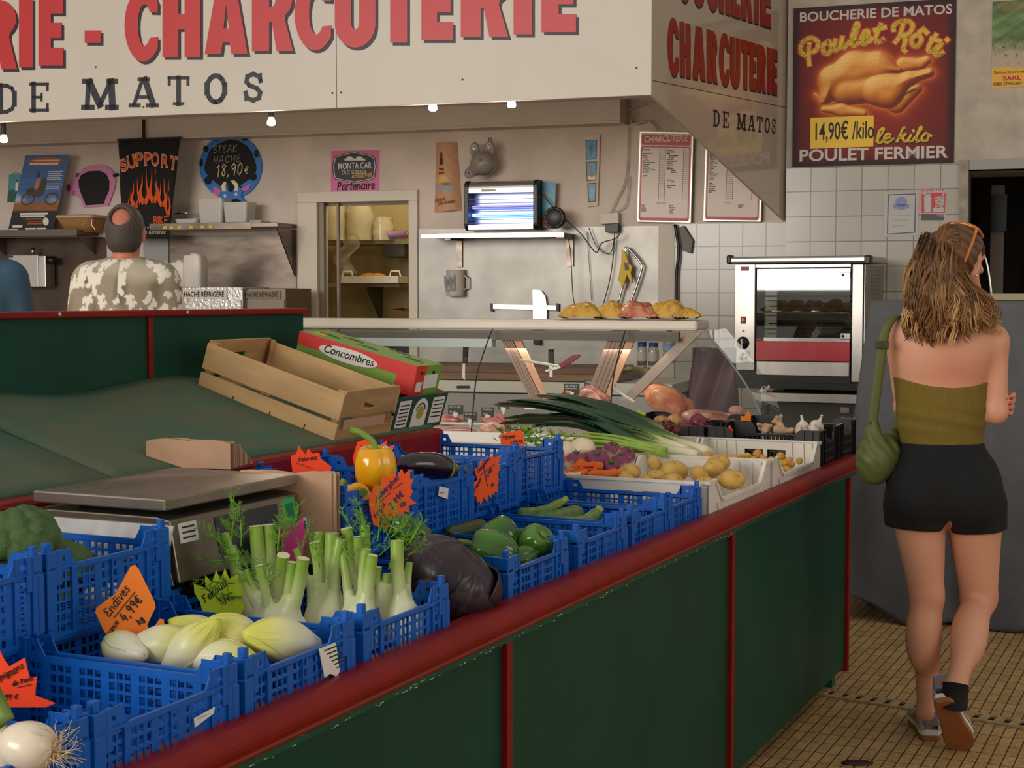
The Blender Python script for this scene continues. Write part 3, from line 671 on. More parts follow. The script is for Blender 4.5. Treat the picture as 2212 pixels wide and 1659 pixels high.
SCR = [cr([(1749,140),(1747,116),(1749,96)],3),cr([(1739,120),(1731,112),(1734,94),(1752,83),(1767,92),(1764,108),(1752,114)]),
       cr([(1788,92),(1779,100),(1781,114),(1790,116),(1797,104),(1792,92),(1788,92)]),cr([(1805,88),(1801,104),(1806,109),(1816,100),(1820,82),(1817,100),(1824,104),(1834,92)]),
       cr([(1846,84),(1854,58),(1850,54),(1841,80),(1842,98),(1850,98),(1858,90)]),cr([(1862,84),(1874,80),(1876,70),(1868,70),(1861,84),(1866,95),(1878,90),(1884,84)]),
       cr([(1903,54),(1893,80),(1896,92),(1908,86)]),[(1890,66),(1912,60)],
       cr([(1951,54),(1944,78),(1934,92)],4),cr([(1931,66),(1932,56),(1944,48),(1962,47),(1972,58),(1962,74),(1948,76)]),cr([(1950,78),(1956,88),(1952,106),(1956,112)],4),
       cr([(1980,76),(1970,84),(1972,98),(1982,100),(1990,88),(1986,78),(1978,78)]),[(1986,70),(1995,64),(2003,72)],
       cr([(2022,76),(2008,98),(2006,110),(2014,112),(2024,102)]),[(2012,84),(2032,90)],cr([(2034,96),(2022,112),(2024,120),(2036,114)]),[(2045,86),(2047,88)]]
ww = P(1900,80)[0]-P(1891,80)[0]
script(SCR,PO,ww*1.55,-.0142,'lettering_edge'); script(SCR,PY,ww,-.0152,'lettering')
KIL = [cr([(1894,305),(1908,284),(1908,278),(1900,284),(1896,304),(1902,309),(1910,303)]),cr([(1910,300),(1922,297),(1922,290),(1914,292),(1910,304),(1918,308),(1930,300)]),
       cr([(1938,306),(1950,280),(1954,276)],3),cr([(1944,298),(1956,290),(1950,298),(1956,306),(1962,302)]),cr([(1968,292),(1963,304),(1970,305),(1976,298)]),[(1973,282),(1974,284)],
       cr([(1976,300),(1990,280),(1988,276),(1980,296),(1982,306),(1992,300)]),cr([(2000,288),(1992,296),(1994,304),(2003,303),(2006,292),(2000,288),(2012,294)])]
script([[(a+1.5,b+1.8) for a,b in q] for q in KIL],INK,ww*.62,-.0142,'lettering_edge'); script(KIL,PY,ww*.6,-.0152,'lettering')
s_ = plate('price_sticker',P,[(1751,255),(1888,250),(1887,317),(1751,322)],-.0165,-.0145,mat('price_yellow',(222,178,30),.5),t)
ptext('price',P,'14,90€ /kilo',1757,303,37,INK,s_,-.0175,126,bold=.012)
for c in ((1725,27),(2054,4),(2052,343),(1722,352)):
    x,z = P(*c); MB().ell((x,-.014,z),(.006,.003,.006),8,k=5).build('screw',SCREW,t)
# ---- second poster at the frame edge
t,P = wt('poster','free-range chicken poster cut by the top right photo corner','poster',2142,190,0)
Q = [(2144,4),(2290,-6),(2288,184),(2142,190)]
def p2(x,y,u,v):
    c = np.tile(np.array([88,112,60.]),(len(x),1)); n = nz2(x,y,.12,5)+.6*nz2(x,y,.4,6)
    c = c*(1+.35*n)[:,None]; c = mixc(c,(172,150,130),sst(85,120,y+10*n)); c = mixc(c,(60,40,34),sst(.6,1.1,nz2(x,y,.3,8)+.3)*np.exp(-((y-105)/26)**2)*.9)
    c = mixc(c,(214,158,40),(y > 147-.02*(x-2142)).astype(float)); return c
printed('print',P,Q,60,80,p2,t); ptext('lettering',P,'Poulet de la',2153,15,9,mat('poster_rust',(168,96,40),.5),t,w=110,shear=.1); ptext('lettering',P,'Campagne',2168,28,9,MATS['poster_rust'],t,w=70,shear=.1)
ptext('lettering',P,'Sélectionné, abattu',2146,160,6,INK,t,w=110); ptext('lettering',P,'SARL',2166,174,9,mat('poster_red',(176,30,34),.5),t,w=40,bold=.03); ptext('lettering',P,'33820 ETAULIERS',2145,185,6,INK,t,w=62,bold=.01)
# ---- certificate and extinguisher sign
t,P = wt('certificate','white framed certificate in a clear sleeve on the wall tiles','certificate',1908,512,.012)
plate('sheet',P,[(1910,418),(1985,416),(1983,508),(1908,512)],-.003,0,mat('certificate_paper',(172,166,160),.5),t)
mb = MB(); b_ = [P(*c) for c in ((1919,421),(1978,419),(1976,502),(1917,506))]; mb.stroke(b_+[b_[0]],.006,-.004,-.003); mb.build('border',mat('certificate_blue',(70,74,104),.5),t)
mb = MB(); x,z = P(1947,436); mb.prism(arc(x,z,.034,.03,0,360,18),-.0042,-.003); mb.build('crest',mat('crest_blue',(120,128,170),.5),t)
mb = MB(); x,z = P(1947,445); mb.prism([(x-.045,z+.012),(x+.045,z+.012),(x+.045,z-.012),(x,z-.024),(x-.045,z-.012)],-.0042,-.003); mb.build('ribbon',MATS['crest_blue'],t)
mb = MB()
for k,yy in enumerate((466,476,488,491)): mb.stroke([P(1926+k % 2*3,yy),P(1966-k*4,yy-1)],.004,-.0038,-.003)
mb.build('lines',mat('faint_print',(150,146,150),.6),t)
t,P = wt('safety_sign','red fire extinguisher sign on the tiles beside the doorway','sign',1988,478,.012)
plate('board',P,[(1990,408),(2045,410),(2042,478),(1988,478)],-.003,0,mat('sign_white_plate',(176,170,162),.5),t)
SR = mat('safety_red',(188,34,40),.4)
plate('red_field',P,[(1991,416),(2043,416),(2041,460),(1990,460)],-.0045,-.003,SR,t)
mb = MB()
mb.prism([P(*c) for c in ((1997,459),(1996,426),(2000,421),(2008,421),(2012,426),(2012,459))],-.006,-.0045).prism([P(*c) for c in ((2001,421),(2001,418),(2008,417),(2008,421))],-.006,-.0045)
mb.stroke([P(2003,419),(P(1994,419))],.008,-.006,-.0045).stroke([P(2004,418),P(2011,421)],.006,-.006,-.0045)
for k in range(4): mb.stroke([P(*c) for c in cr([(2022,447-k*6),(2030,444-k*6),(2034,447-k*6),(2038,441-k*7)],3)],.011,-.006,-.0045)
mb.prism([P(*c) for c in ((2016,459),(2016,450),(2039,448),(2039,458))],-.006,-.0045); mb.build('pictogram',MATS['sign_white_plate'],t)
ptext('lettering',P,'EXTINCTEUR',1991,414,5,SR,t,w=50,bold=.02)
plate('grey_field',P,[(1990,462),(2040,463),(2039,476),(1989,476)],-.0045,-.003,mat('sign_grey',(72,70,70),.5),t); ptext('lettering',P,'F26',2024,468,5,MATS['sign_white_plate'],t,y=-.006,w=14)
# ---- charcuterie price boards
PB = mat('price_board_face',(206,188,178),.4); PR = mat('price_board_red',(176,36,36),.4); PE = mat('board_alu_edge',(214,206,194),.35,.6)
GREYINK = mat('grey_ink',(44,38,38),.8)
def price_board(lab,Qd,head,c1,c2,tail):
    t,P = wt('price_board',lab,'price list',Qd[3][0],Qd[3][1],-.53,'hanging price lists')
    plate('board',P,Qd,-.025,0,PE,t,bevel=.003); f = quadmap(P,Qd); pl = lambda l,y0,y1,m,n: MB().prism([f(*c) for c in l],y0,y1).build(n,m,t)
    pl(rrect(.03,.02,.97,.98,.03),-.0265,-.025,PB,'face')
    mb = MB(); rr = [f(*c) for c in rrect(.055,.03,.945,.83,.03)]; mb.stroke(rr+[rr[0]],.008,-.0275,-.0265); mb.stroke([f(.08,.035),f(.92,.035)],.02,-.0275,-.0265); mb.build('red_frame',PR,t)
    if head: pl(rrect(.05,.85,.95,.965,.03),-.028,-.0265,PR,'heading'); a = f(.09,.877); b = f(.91,.877); o = text('lettering','CHARCUTERIE',(f(0,.945)[1]-a[1])/.72,a[0],a[1],PB,t,-.0285,bold=.025,shear=.15); fitw(o,b[0]-a[0])
    mb = MB()
    for k in range(26): z = .8-k*.0215; mb.stroke([f(.4,z),f(.5,z)],.0016,-.0272,-.0265); mb.stroke([f(.84,z),f(.94,z)],.0016,-.0272,-.0265)
    for u in (.39,.5,.83): mb.stroke([f(u,.82),f(u,.24)],.002,-.0272,-.0265)
    mb.build('ruled_lines',GREYINK,t)
    h = (f(0,.0215)[1]-f(0,0)[1])
    for col,u in ((c1,.08),(c2,.52)):
        o = text('lettering','\n'.join(col),h*.95,f(u,.79)[0],f(u,.79)[1],GREYINK,t,-.0275,sx=.98,ls=1.0,bold=.028)
    text('lettering',tail[0],h*.95,f(.36,.205)[0],f(.36,.205)[1],PR,t,-.0275); text('lettering','\n'.join(tail[1]),h*.95,f(.08,.18)[0],f(.08,.18)[1],GREYINK,t,-.0275,bold=.012); text('lettering','\n'.join(tail[2]),h*.95,f(.6,.18)[0],f(.6,.18)[1],GREYINK,t,-.0275,bold=.012)
    return t
price_board('white and red list headed CHARCUTERIE hanging on the plaster wall',[(1383,284),(1500,286),(1494,482),(1377,480)],True,
            ['Andouille','','Andouillette','Bacon','Boudin','   blanc','Cervelas','Chair à Saucisses','Chipolata','Chorizo','Crépinette','Fromage de Tête','Galantine','','Jambon'],
            ['Merguez','Mortadelle','Pâté','    de campagne','    de Foie','Petit Salé','Poitrine fumée','Rillettes','Rôti Cuit','Salami','Saucisson','         fumée','         de foie','','','','Saucisson','        à l\'ail','','Tête Roulée','Tripes'],('PORC FRAIS',['Filet','Côte','Echine','Epaule'],['Pieds','Rognon','Langue','Foie','Tête']))
price_board('price list half hidden behind the slanting side board of the canopy',[(1526,286),(1650,290),(1645,480),(1520,478)],True,
            ['Faux-Filet','Rumsteak','Aiguillette','Bavette','Bifteck haché','Tranche','Onglet','Basse Côte','Poire','Entrecôte','Côtes','Gîte','Jarret','Plat de côtes','Gras Bout','Cuisse','Cœur','','Foie','Cœur','Cervelle','Langue','Rognons','Ris'],
            ['Epaule','Collier','Gigot','Côtes','Selle'],('AGNEAU',[],['Poitrine','Gigot']))
# ---- pink partner sticker
t,P = wt('partner_sticker','pink square sticker with a dark badge above the hatch','sticker',715,415)
plate('sheet',P,[(716,326),(820,324),(819,413),(715,415)],-.003,0,mat('sticker_pink',(206,98,150),.45),t)
hx = [(766,327),(806,336),(811,341),(814,360),(810,384),(804,388),(766,395),(726,388),(721,384),(718,361),(722,341),(727,336)]
DKG = mat('badge_dark',(40,46,48),.5); SW = mat('badge_white',(214,206,200),.5)
for k,(sc_,m_,nm) in enumerate(((1,DKG,'badge'),(.95,SW,'badge_ring'),(.915,DKG,'badge_field'))):
    plate(nm,P,[(766+(a-766)*sc_,361+(b-361)*sc_) for a,b in hx],-.0042-k*.001,-.003,m_,t)
ptext('lettering',P,'MONTA CAR',731,366,14,SW,t,-.0072,72,bold=.012); ptext('lettering',P,'OLD SCHOOL',739,377,9,SW,t,-.0072,54,bold=.004)
pens('script',P,[('Montalivet',757,386,10,1.6,4)],mat('badge_orange',(214,150,60),.5),t,-.0072)
pens('script',P,[('Partenaire',729,411,17,2.6,1,.92)],INK,t,-.0042)
mb = MB()
for cx_ in (757,778): mb.prism([P(cx_+a,347+b) for a,b in ((-12,0),(-12,-4),(-8,-5),(-5,-9),(3,-9),(6,-5),(11,-4),(12,0))],-.0072,-.006)
mb.build('car_emblem',SW,t)
# ---- black towel with flames
t,P = wt('hanging_towel','black SUPPORT towel with orange flames hanging from the beam','towel',315,515,-.3)
f = quadmap(P,[(258,303),(391,298),(366,516),(266,516)])
G = [[(*f(j/20,i/30)[:1],-.012-.006*math.sin(j*1.1)-.004*math.sin(i*.5+j*.4),f(j/20,i/30)[1]) for j in range(21)] for i in range(31)]
o = MB().grid(G).build('cloth',mat('black_towel',(28,27,27),.95,bump=.5,bscale=300),t); q = o.modifiers.new('thickness','SOLIDIFY'); q.thickness = .006
plate('rod',P,[(256,305),(256,301),(393,296),(393,300)],-.02,-.008,BLACK,t); plate('strap',P,[(310,300),(310,258),(316,258),(316,300)],-.02,-.01,BLACK,t)
TO = mat('towel_orange',(206,84,34),.9); TW = mat('towel_white',(190,180,172),.9)
for k,(ch,x,y,r,h) in enumerate((('S',268,371,22,23),('U',282,364,12,25),('P',298,358,6,25),('P',315,356,1,25),('O',331,357,-1,25),('R',351,360,-5,25),('T',369,364,-10,26))):
    ptext('lettering_edge',P,ch,x-1,y+1,h+2,TW,t,-.0195,17,bold=.05,rot=-R(r)); ptext('lettering',P,ch,x,y,h,TO,t,-.0215,14,bold=.03,rot=-R(r))
def horn(pts,ws,y0,y1,mb):
    pp = cr([(*p,w) for p,w in zip(pts,ws)],6); Lp,Rp = [],[]
    for i,(x,y,w) in enumerate(pp):
        a = pp[max(0,i-1)]; b = pp[min(len(pp)-1,i+1)]; d = math.hypot(b[0]-a[0],b[1]-a[1]) or 1; nx_,ny_ = -(b[1]-a[1])/d*w/2,(b[0]-a[0])/d*w/2
        Lp.append(P(x+nx_,y+ny_)); Rp.append(P(x-nx_,y-ny_))
    for i in range(len(pp)-1): mb.prism([Lp[i],Lp[i+1],Rp[i+1],Rp[i]],y0-i*1e-6,y1)
mb = MB()
for cx_,y0,h,w in ((296,448,62,20),(315,441,78,21),(335,438,82,19),(354,446,60,18),(284,455,50,8),(366,468,78,10)):
    for s_ in (-1,1): horn([(cx_,y0),(cx_+s_*w*.42,y0-h*.26),(cx_+s_*w*.24,y0-h*.55),(cx_+s_*w*.2,y0-h*(1 if s_ > 0 else .86))],[w*.5,w*.36,w*.16,.4],-.0205,-.019,mb)
mb.build('flames',TO,t)
ptext('lettering',P,'BIKE',334,485,18,TO,t,-.0205,30,bold=.01); ptext('lettering',P,'LE MONTAINS',310,495,5,TW,t,-.0205,55)
pens('script',P,[('le bordinec',314,506,9,1.0)],TW,t,-.0205)
# ---- blue cow blackboard
t,P = wt('cow_blackboard','round blue cow-shaped blackboard chalked STEAK HACHE 18,90','blackboard',500,440)
BLU = mat('cow_blue',(28,112,190),.5); CB = mat('chalkboard_black',(26,25,25),.8); PK = mat('ear_pink',(206,96,160),.5); CRM = mat('horn_cream',(222,208,160),.5)
plate('board',P,arc(500,360,67,70,0,360,40),-.014,0,BLU,t)
plate('chalk_field',P,[(500+55*math.cos(a)*(1+.05*math.sin(5*a)),355+51*math.sin(a)*(1+.05*math.sin(4*a+1))) for a in [i*.1571 for i in range(40)]],-.016,-.014,CB,t)
for x,y,r1,r2 in ((447,322,6,7),(470,300,9,5),(531,300,7,5),(556,332,5,9),(437,352,4,8),(549,382,8,9),(452,390,8,9),(478,412,7,5),(520,408,9,6)): plate('patch',P,arc(x,y,r1,r2,0,360,14),-.0165,-.014,CB,t)
plate('head',P,[(478,442),(482,428),(476,420),(484,404),(500,398),(518,402),(528,412),(524,424),(532,434),(536,442)],-.026,-.012,BLU,t)
plate('muzzle',P,[(492,444),(498,432),(516,430),(530,438),(534,444)],-.029,-.026,CB,t)
plate('forehead_patch',P,[(497,414),(496,400),(506,396),(510,404),(506,416)],-.028,-.026,CB,t)
plate('ear',P,[(464,404),(478,408),(482,416),(474,426),(464,418)],-.022,-.01,PK,t); plate('ear',P,[(546,396),(540,410),(524,416),(520,408),(532,404)],-.022,-.01,PK,t)
plate('horn',P,[(484,414),(482,402),(488,393),(493,394),(491,404),(493,414)],-.03,-.012,CRM,t); plate('horn',P,[(506,396),(502,391),(510,390),(518,398),(518,412),(510,414),(512,404)],-.03,-.012,CRM,t)
for x in (490,514): plate('eye',P,arc(x,424 if x < 500 else 420,3,4,0,360,10),-.029,-.026,SW,t)
CH = mat('chalk',(150,146,140),.95); CHY = mat('yellow_chalk',(214,200,140),.95)
pens('chalk_writing',P,[('STEAK',462,331,15,1.3,1,1.15),('HACHE',463,354,15,1.3,2,1.25)],CH,t,-.0165); pens('chalk_writing',P,[('18,90',469,382,25,2,3),('€',530,376,17,1.4)],CHY,t,-.0165)
# ---- pink pig blackboard
t,P = wt('pig_blackboard','pink pig-shaped board with an empty black field','blackboard',200,449)
plate('board',P,[(183,449),(176,430),(163,423),(152,421),(148,410),(149,398),(160,393),(165,385),(166,375),(175,374),(180,365),(195,358),(215,355),(235,360),(248,373),(252,390),(250,405),(243,425),(236,445),(186,449)],-.014,0,mat('pig_pink',(200,128,166),.55),t)
plate('chalk_field',P,[(188,444),(178,420),(173,405),(172,390),(178,378),(195,370),(218,369),(232,376),(239,392),(238,412),(230,430),(227,441)],-.016,-.014,CB,t)
plate('snout',P,arc(151,406,3.5,8,0,360,12),-.018,-.01,mat('snout_dark_pink',(140,40,96),.5),t); plate('ear',P,[(166,384),(168,374),(174,374),(172,382)],-.018,-.012,MATS['snout_dark_pink'],t)
MB().tube([(*P(248,380)[:1],-.015,P(248,380)[1]),(P(257,377)[0],-.018,P(257,377)[1])],.012,8).build('tail',BLACK,t)
pens('smile',P,[('u',158,422,14,1)],INK,t,-.0145)
# ---- motorbike poster and small lighthouse picture
t,P = wt('motorbike_poster','blue and brown motorbike poster leaning on the wall shelf','poster',18,499,-.42)
Q = [(56,336),(150,334),(115,498),(18,499)]
def moto(x,y,u,v):
    c = mixc(np.tile(np.array([60,96,150.]),(len(x),1)),(156,176,206),sst(.35,.75,nz2(x,y,.07,2)*.4+(1-v)*.9)); c = mixc(c,(132,84,44),sst(.42,.34,v)); c = mixc(c,(22,20,20),sst(.27,.255,v))
    def blob(cx_,cy_,rx,ry,col,k=1.):
        nonlocal c
        c = mixc(c,col,k*sst(1.15,.85,np.hypot((u-cx_)/rx,(v-cy_)/ry)))
    for a in ((.42,.5,.2,.06),(.5,.55,.12,.07),(.56,.6,.07,.1)): blob(*a,(66,54,46))
    for cx_ in (.28,.82):
        d = np.hypot((u-cx_)/.13,(v-.42)/.07); c = mixc(c,(44,40,38),np.exp(-((d-1)/.16)**2)); c = mixc(c,(150,140,128),np.exp(-((d-.8)/.08)**2)*.6)
    blob(.42,.62,.05,.08,(170,120,84)); blob(.4,.74,.045,.04,(70,44,30)); blob(.3,.53,.08,.04,(58,48,42))
    c = mixc(c,(196,92,34),sst(1.2,.6,np.hypot((u-.5)/.42,(v-.92)/.05))*.9); c = c*(1+.12*nz2(x,y,.9,4))[:,None]
    return c
printed('print',P,Q,60,100,moto,t,y=-.004)
fq = quadmap(P,Q)
def fline(mb,u0,u1,v,w): mb.stroke([fq(u0,v),fq(u1,v)],w,-.0052,-.004)
mb = MB()
for k in range(5): fline(mb,.62,.95-.05*(k % 2),.78-k*.025,.004)
for k in range(4): fline(mb,.64,.93,.62-k*.02,.003)
for u0,u1,v,w in ((.2,.8,.225,.014),(.22,.74,.195,.014),(.35,.7,.155,.005),(.1,.28,.06,.02),(.4,.6,.02,.02),(.66,.82,.02,.02),(.03,.2,.015,.012)): fline(mb,u0,u1,v,w)
x,z = fq(.8,.12); mb.prism(arc(x,z,.026,.03,0,360,16),-.0052,-.004); mb.build('lettering',SW,t)
mb = MB(); [mb.stroke([fq(.16+.11*k,.885),fq(.23+.11*k,.885)],.016,-.0052,-.004) for k in range(6)]; fline(mb,.2,.8,.93,.006); mb.build('title_print',mat('poster_title',(224,196,160),.6),t)
mb = MB()
for u0,u1,v,w in ((.4,.75,.125,.006),(.4,.72,.09,.006),(.42,.7,.1,.008)): fline(mb,u0,u1,v,w)
mb.build('lettering',TO,t)
t,P = wt('lighthouse_picture','small green picture of a lighthouse hanging beside the motorbike poster','picture',18,437)
printed('print',P,[(20,377),(52,376),(50,437),(16,437)],24,40,lambda x,y,u,v: mixc(mixc(mixc(np.tile(np.array([76,148,160.]),(len(x),1)),(34,92,62),sst(.5,.38,v+.06*nz2(x,y,.3,3))),(226,220,206),((abs(u-.55) < .09) & (v > .4) & (v < .72)).astype(float)),(60,50,50),((abs(u-.55) < .06) & (v >= .72) & (v < .8)).astype(float)),t)
MB().tube([(P(26,378)[0],-.002,P(26,378)[1]),(P(34,371)[0],-.002,P(34,371)[1]),(P(44,377)[0],-.002,P(44,377)[1])],.002,5).build('wire',SCREW,t)
# ---- lighthouse roof tile, small three-picture tile, sea picture
t,P = wt('painted_roof_tile','tall curved clay tile painted with a lighthouse beside the hatch','roof tile',939,459)
def lh(x,y,u,v):
    c = np.tile(np.array([190,142,106.]),(len(x),1))*(1+.07*nz2(x,y,.25,3))[:,None]; cx_ = 954+(y-330)*.02
    c = mixc(c,(66,34,28),((abs(x-957) < 2+(y-330)*.09) & (y > 330) & (y < 357)).astype(float)); c = mixc(c,(120,40,32),((abs(x-957) < 6) & (abs(y-366) < 2.5)).astype(float)); c = mixc(c,(120,40,32),((abs(x-957) < 7) & (abs(y-375) < 2.5)).astype(float))
    c = mixc(c,(222,176,110),np.exp(-(((x-960)/12)**2+((y-388)/10)**2))); c = mixc(c,(136,160,186),((abs(y-407-2*np.sin(x*.3)) < 4) & (x < 986)).astype(float)*.9); c = mixc(c,(90,90,50),np.exp(-(((x-968)/10)**2+((y-398)/3)**2)))
    return c
printed('tile_face',P,[(943,308),(988,308),(998,454),(939,459)],45,120,lh,t,bend=.035,rough=.6)
TE = mat('terracotta',(172,122,88),.8); f = quadmap(P,[(943,308),(988,308),(998,454),(939,459)])
G = [[(f(j/16,i/4)[0],-.0035-.035*(1-(2*j/16-1)**2)+.012,f(j/16,i/4)[1]) for j in range(17)] for i in range(5)]
o = MB().grid(G).build('tile_back',TE,t); q = o.modifiers.new('thickness','SOLIDIFY'); q.thickness = .013; q.offset = 0
pens('script',P,[('phare',944,437,8,1,8),('cordouan',950,444,8,1,8)],mat('script_red',(120,44,36),.6),t,-.04)
t,P = wt('narrow_tile','narrow white tile with three small blue seaside pictures','tile',1270,448)
Q3 = [(1260,293),(1298,290),(1293,445),(1270,448)]
plate('tile_body',P,Q3,-.016,0,mat('tile_offwhite',(196,180,164),.6),t,bevel=.004)
def sea(kind):
    def f(x,y,u,v):
        c = np.tile(np.array([44,138,184.]),(len(x),1))
        if kind == 0: c = mixc(c,(40,60,70),np.clip(np.exp(-((u-.5)/.08)**2)*(v > .15)*(v < .6)+np.exp(-(((u-.5)/.25)**2+((v-.65)/.2)**2)),0,1)*.8)
        if kind == 1: c = mixc(c,(214,190,140),(v < .25).astype(float)); c = mixc(c,(196,44,44),((abs(u-.5) < .12) & (v > .3) & (v < .8)).astype(float)); c = mixc(c,(50,110,50),np.exp(-(((u-.6)/.25)**2+((v-.3)/.1)**2)))
        if kind == 2: c = mixc(c,(190,160,130),np.exp(-((np.hypot((u-.5)/.22,(v-.5)/.2)-1)/.35)**2)*.8)
        return c
    return f
for k,q_ in enumerate(([(1267,305),(1290,303),(1289,343),(1268,345)],[(1268,351),(1290,350),(1288,389),(1270,391)],[(1271,397),(1289,396),(1287,435),(1273,436)])):
    printed('picture',P,q_,14,22,sea(k),t,y=-.0175); a = [P(*c) for c in q_]; s3 = MB(); w_ = [((a[i][0]*1.0),a[i][1]) for i in range(4)]; s3.stroke(w_+[w_[0]],.005,-.019,-.0165); s3.build('picture_border',mat('border_brown',(120,60,50),.6),t)
t,P = wt('sea_picture','painted sea picture leaning behind the insect killer','picture',1158,492,-.5)
printed('print',P,[(1156,391),(1202,394),(1198,492),(1156,492)],24,40,lambda x,y,u,v: mixc(mixc(np.tile(np.array([70,140,166.]),(len(x),1))*(1+.2*nz2(x,y,.15,3))[:,None],(206,160,70),np.exp(-(((v-.68)/.05)**2+((u-.35)/.3)**2))),(150,96,60),sst(.3,.24,v)),t,y=-.012)
plate('board',P,[(1156,391),(1202,394),(1198,492),(1156,492)],-.011,0,TE,t)
# ---- pig head
t,P = wt('pig_ornament','grey glazed pig head hanging from a chain above the insect killer','ornament',1056,355,-.55)
def pg(Q):
    d = ellip(Q,(.0,-.1,.0),(.092,.1,.085)); d = smin(d,caps(Q,(-.03,-.16,-.035),(-.06,-.22,-.075),.05,.034),.03)
    d = smin(d,ellip(Q,(-.063,-.225,-.08),(.034,.03,.03)),.008)
    for s,a,b in ((-1,(-.05,-.1,.06),(-.075,-.12,.115)),(1,(.045,-.1,.06),(.05,-.13,.125))):
        e = ellip(Q,((a[0]+b[0])/2,(a[1]+b[1])/2,(a[2]+b[2])/2),(.034,.018,.056)); e = smax(e,-ellip(Q,((a[0]+b[0])/2,(a[1]+b[1])/2-.022,(a[2]+b[2])/2+.004),(.022,.016,.042)),.006); d = smin(d,e,.012)
    return d
skin_mb(pg,(-.13,-.28,-.14),(.13,.03,.19),.006).build('head',mat('glazed_grey',(146,138,130),.25,coat=.4),t)
for x,y_,z in ((-.058,-.172,.012),(.008,-.196,.012)): MB().ell((x,y_,z),(.008,.006,.008),10).build('eye',mat('glass_eye',(110,50,40),.15),t)
for x in (-.075,-.055): MB().ell((x,-.254,-.078),(.005,.004,.008),8).build('nostril',CB,t)
for k,z in enumerate((.11,.135,.16)): MB().grid([[(.03+.014*math.cos(a)*(1 if k % 2 else .4)+.003*math.cos(b),-.06+.003*math.sin(b)+.01*math.cos(a)*(k % 2 == 0),z+.017*math.sin(a)) for b in [i*1.0472 for i in range(6)]] for a in [i*.5236 for i in range(12)]],closeu=True,closev=True).build('chain_link',SCREW,t)
# ---- insect killer, wall shelf and what stands on it
t,P = wt('wall_shelf','steel wall shelf carrying the blue insect killer','shelf',1090,510,-.55)
a,b = P(940,503)[0],P(1243,503)[0]
MB().box(a,b,-.27,-.0,.0,.008).box(a,b,-.272,-.268,-.022,.012).build('shelf_board',STEEL,t,bevel=.002)
for x0,x1 in ((989,1001),(1226,1241)): u0,u1 = P(x0,510)[0],P(x1,510)[0]; MB().box(u0,u1,-.03,-.0,P(990,577)[1],0).box(u0,u1,-.24,-.0,-.03,0).prism([(u0,0),(u1,0),(u1,-.03),(u0,-.03)],-.26,-.2).build('bracket',STEELD,t)
t,P = wt('insect_killer','glowing blue electric insect killer with silver hood on the wall shelf','insect killer',1081,497,-.38)
a,b = P(1003,497)[0],P(1161,497)[0]; h = P(1081,390)[1]
# local y runs into the wall, so the killer's front is at y = 0
for s,e in ((a,a+.03),(b-.03,b)): MB().xprism(rrect(-.005,0,.155,h+.005,.045),s,e).build('end_cap',BLACK,t,bevel=.004)
hood = arc(.052,h-.05,.05,.05,180,90,6)+arc(.1,h-.05,.05,.05,90,0,6)+[(.15,h-.08),(.002,h-.08)]
MB().xprism(hood,a+.03,b-.03).build('hood',mat('satin_alu',(186,182,176),.35,.8),t)
MB().box(a+.03,b-.03,-.004,.14,.004,.035).build('tray',MATS['satin_alu'],t)
MB().box(a+.03,b-.03,.12,.13,.03,h-.06).build('back_plate',mat('bluish_steel',(150,160,190),.3,.7),t)  # steel with an even blue-grey tint
UV = mat('uv_tube',(190,210,255),.4,emit=(70,130,255),es=9); UV2 = mat('uv_tube_dim',(200,190,220),.4,emit=(120,120,235),es=1.2)
for z,m_ in ((.105,UV),(.158,UV2)): MB().tube([(a+.04,.06,z),(b-.04,.06,z)],.012,10).build('tube',m_,t)
for k in range(7): z = .045+k*.027; MB().tube([(a+.03,.006,z),(b-.03,.006,z)],.0022,5).build('guard_wire',mat('guard_wire',(150,150,158),.35,.8),t)
plate('label',P,[(1040,409),(1070,408),(1070,413),(1040,414)],-.002,.004,PW,t)
t,P = wt('speaker','round black speaker standing on the wall shelf beside the sea picture','speaker',1197,494,-.36)
MB().lathe([(.001,.0),(.05,.004),(.07,.012),(.07,.05),(.055,.06),(.001,.06)],24).build('housing',BLACK,t,M=TR(0,.06,.073,rx=math.pi/2))
MB().lathe([(.068,.06),(.072,.066),(.06,.068),(.045,.05),(.02,.044),(.001,.044)],24).build('cone',mat('speaker_cone',(38,36,36),.25),t,M=TR(0,.06,.073,rx=math.pi/2))
# ---- hanging mug, cables, sockets, knife rail
t,P = wt('hanging_pot','white pot with a black and white photo hanging below the shelf bracket','pot',984,640,-.5)
h = P(984,583)[1]
MB().lathe([(.001,0),(.06,0),(.064,.006),(.064,h),(.058,h),(.055,.01),(.001,.01)],24).build('pot_body',mat('chipped_enamel',(196,186,174),.5,noise=.1,nscale=30),t)
printed('photo',P,[(966,596),(990,594),(992,628),(969,630)],16,20,lambda x,y,u,v: (np.clip(110+70*nz2(x,y,.4,9),20,210))[:,None]*np.ones(3),t,y=-.067)
MB().tube([(.06,0,h*.25),(.085,0,h*.3),(.085,0,h*.7),(.06,0,h*.8)],.007,8).build('ear',MATS['chipped_enamel'],t)
t,P = wt('knife_rail','magnetic knife bar on the steel splashback holding a cleaver','knife rack',1135,664,-.535)
plate('bar',P,[(1066,656),(1204,659),(1204,671),(1066,668)],-.02,0,mat('rail_alu',(214,208,200),.3,.7),t,bevel=.003)
for x in (1063,1205): plate('bar_cap',P,[(x-2,655),(x+4,656),(x+4,673),(x-2,672)],-.022,0,BLACK,t)
def knife(lab,blade,handle,px,py,hm,off=-.51):
    t,P = wt('knife',lab,'knife',px,py,off,'butcher knives')
    if blade: plate('blade',P,blade,-.004,0,mat('knife_blade',(214,210,204),.22,.8),t)
    plate('handle',P,handle,-.012,.006,hm,t,bevel=.004)
HB = mat('knife_handle_black',(30,26,24),.5)
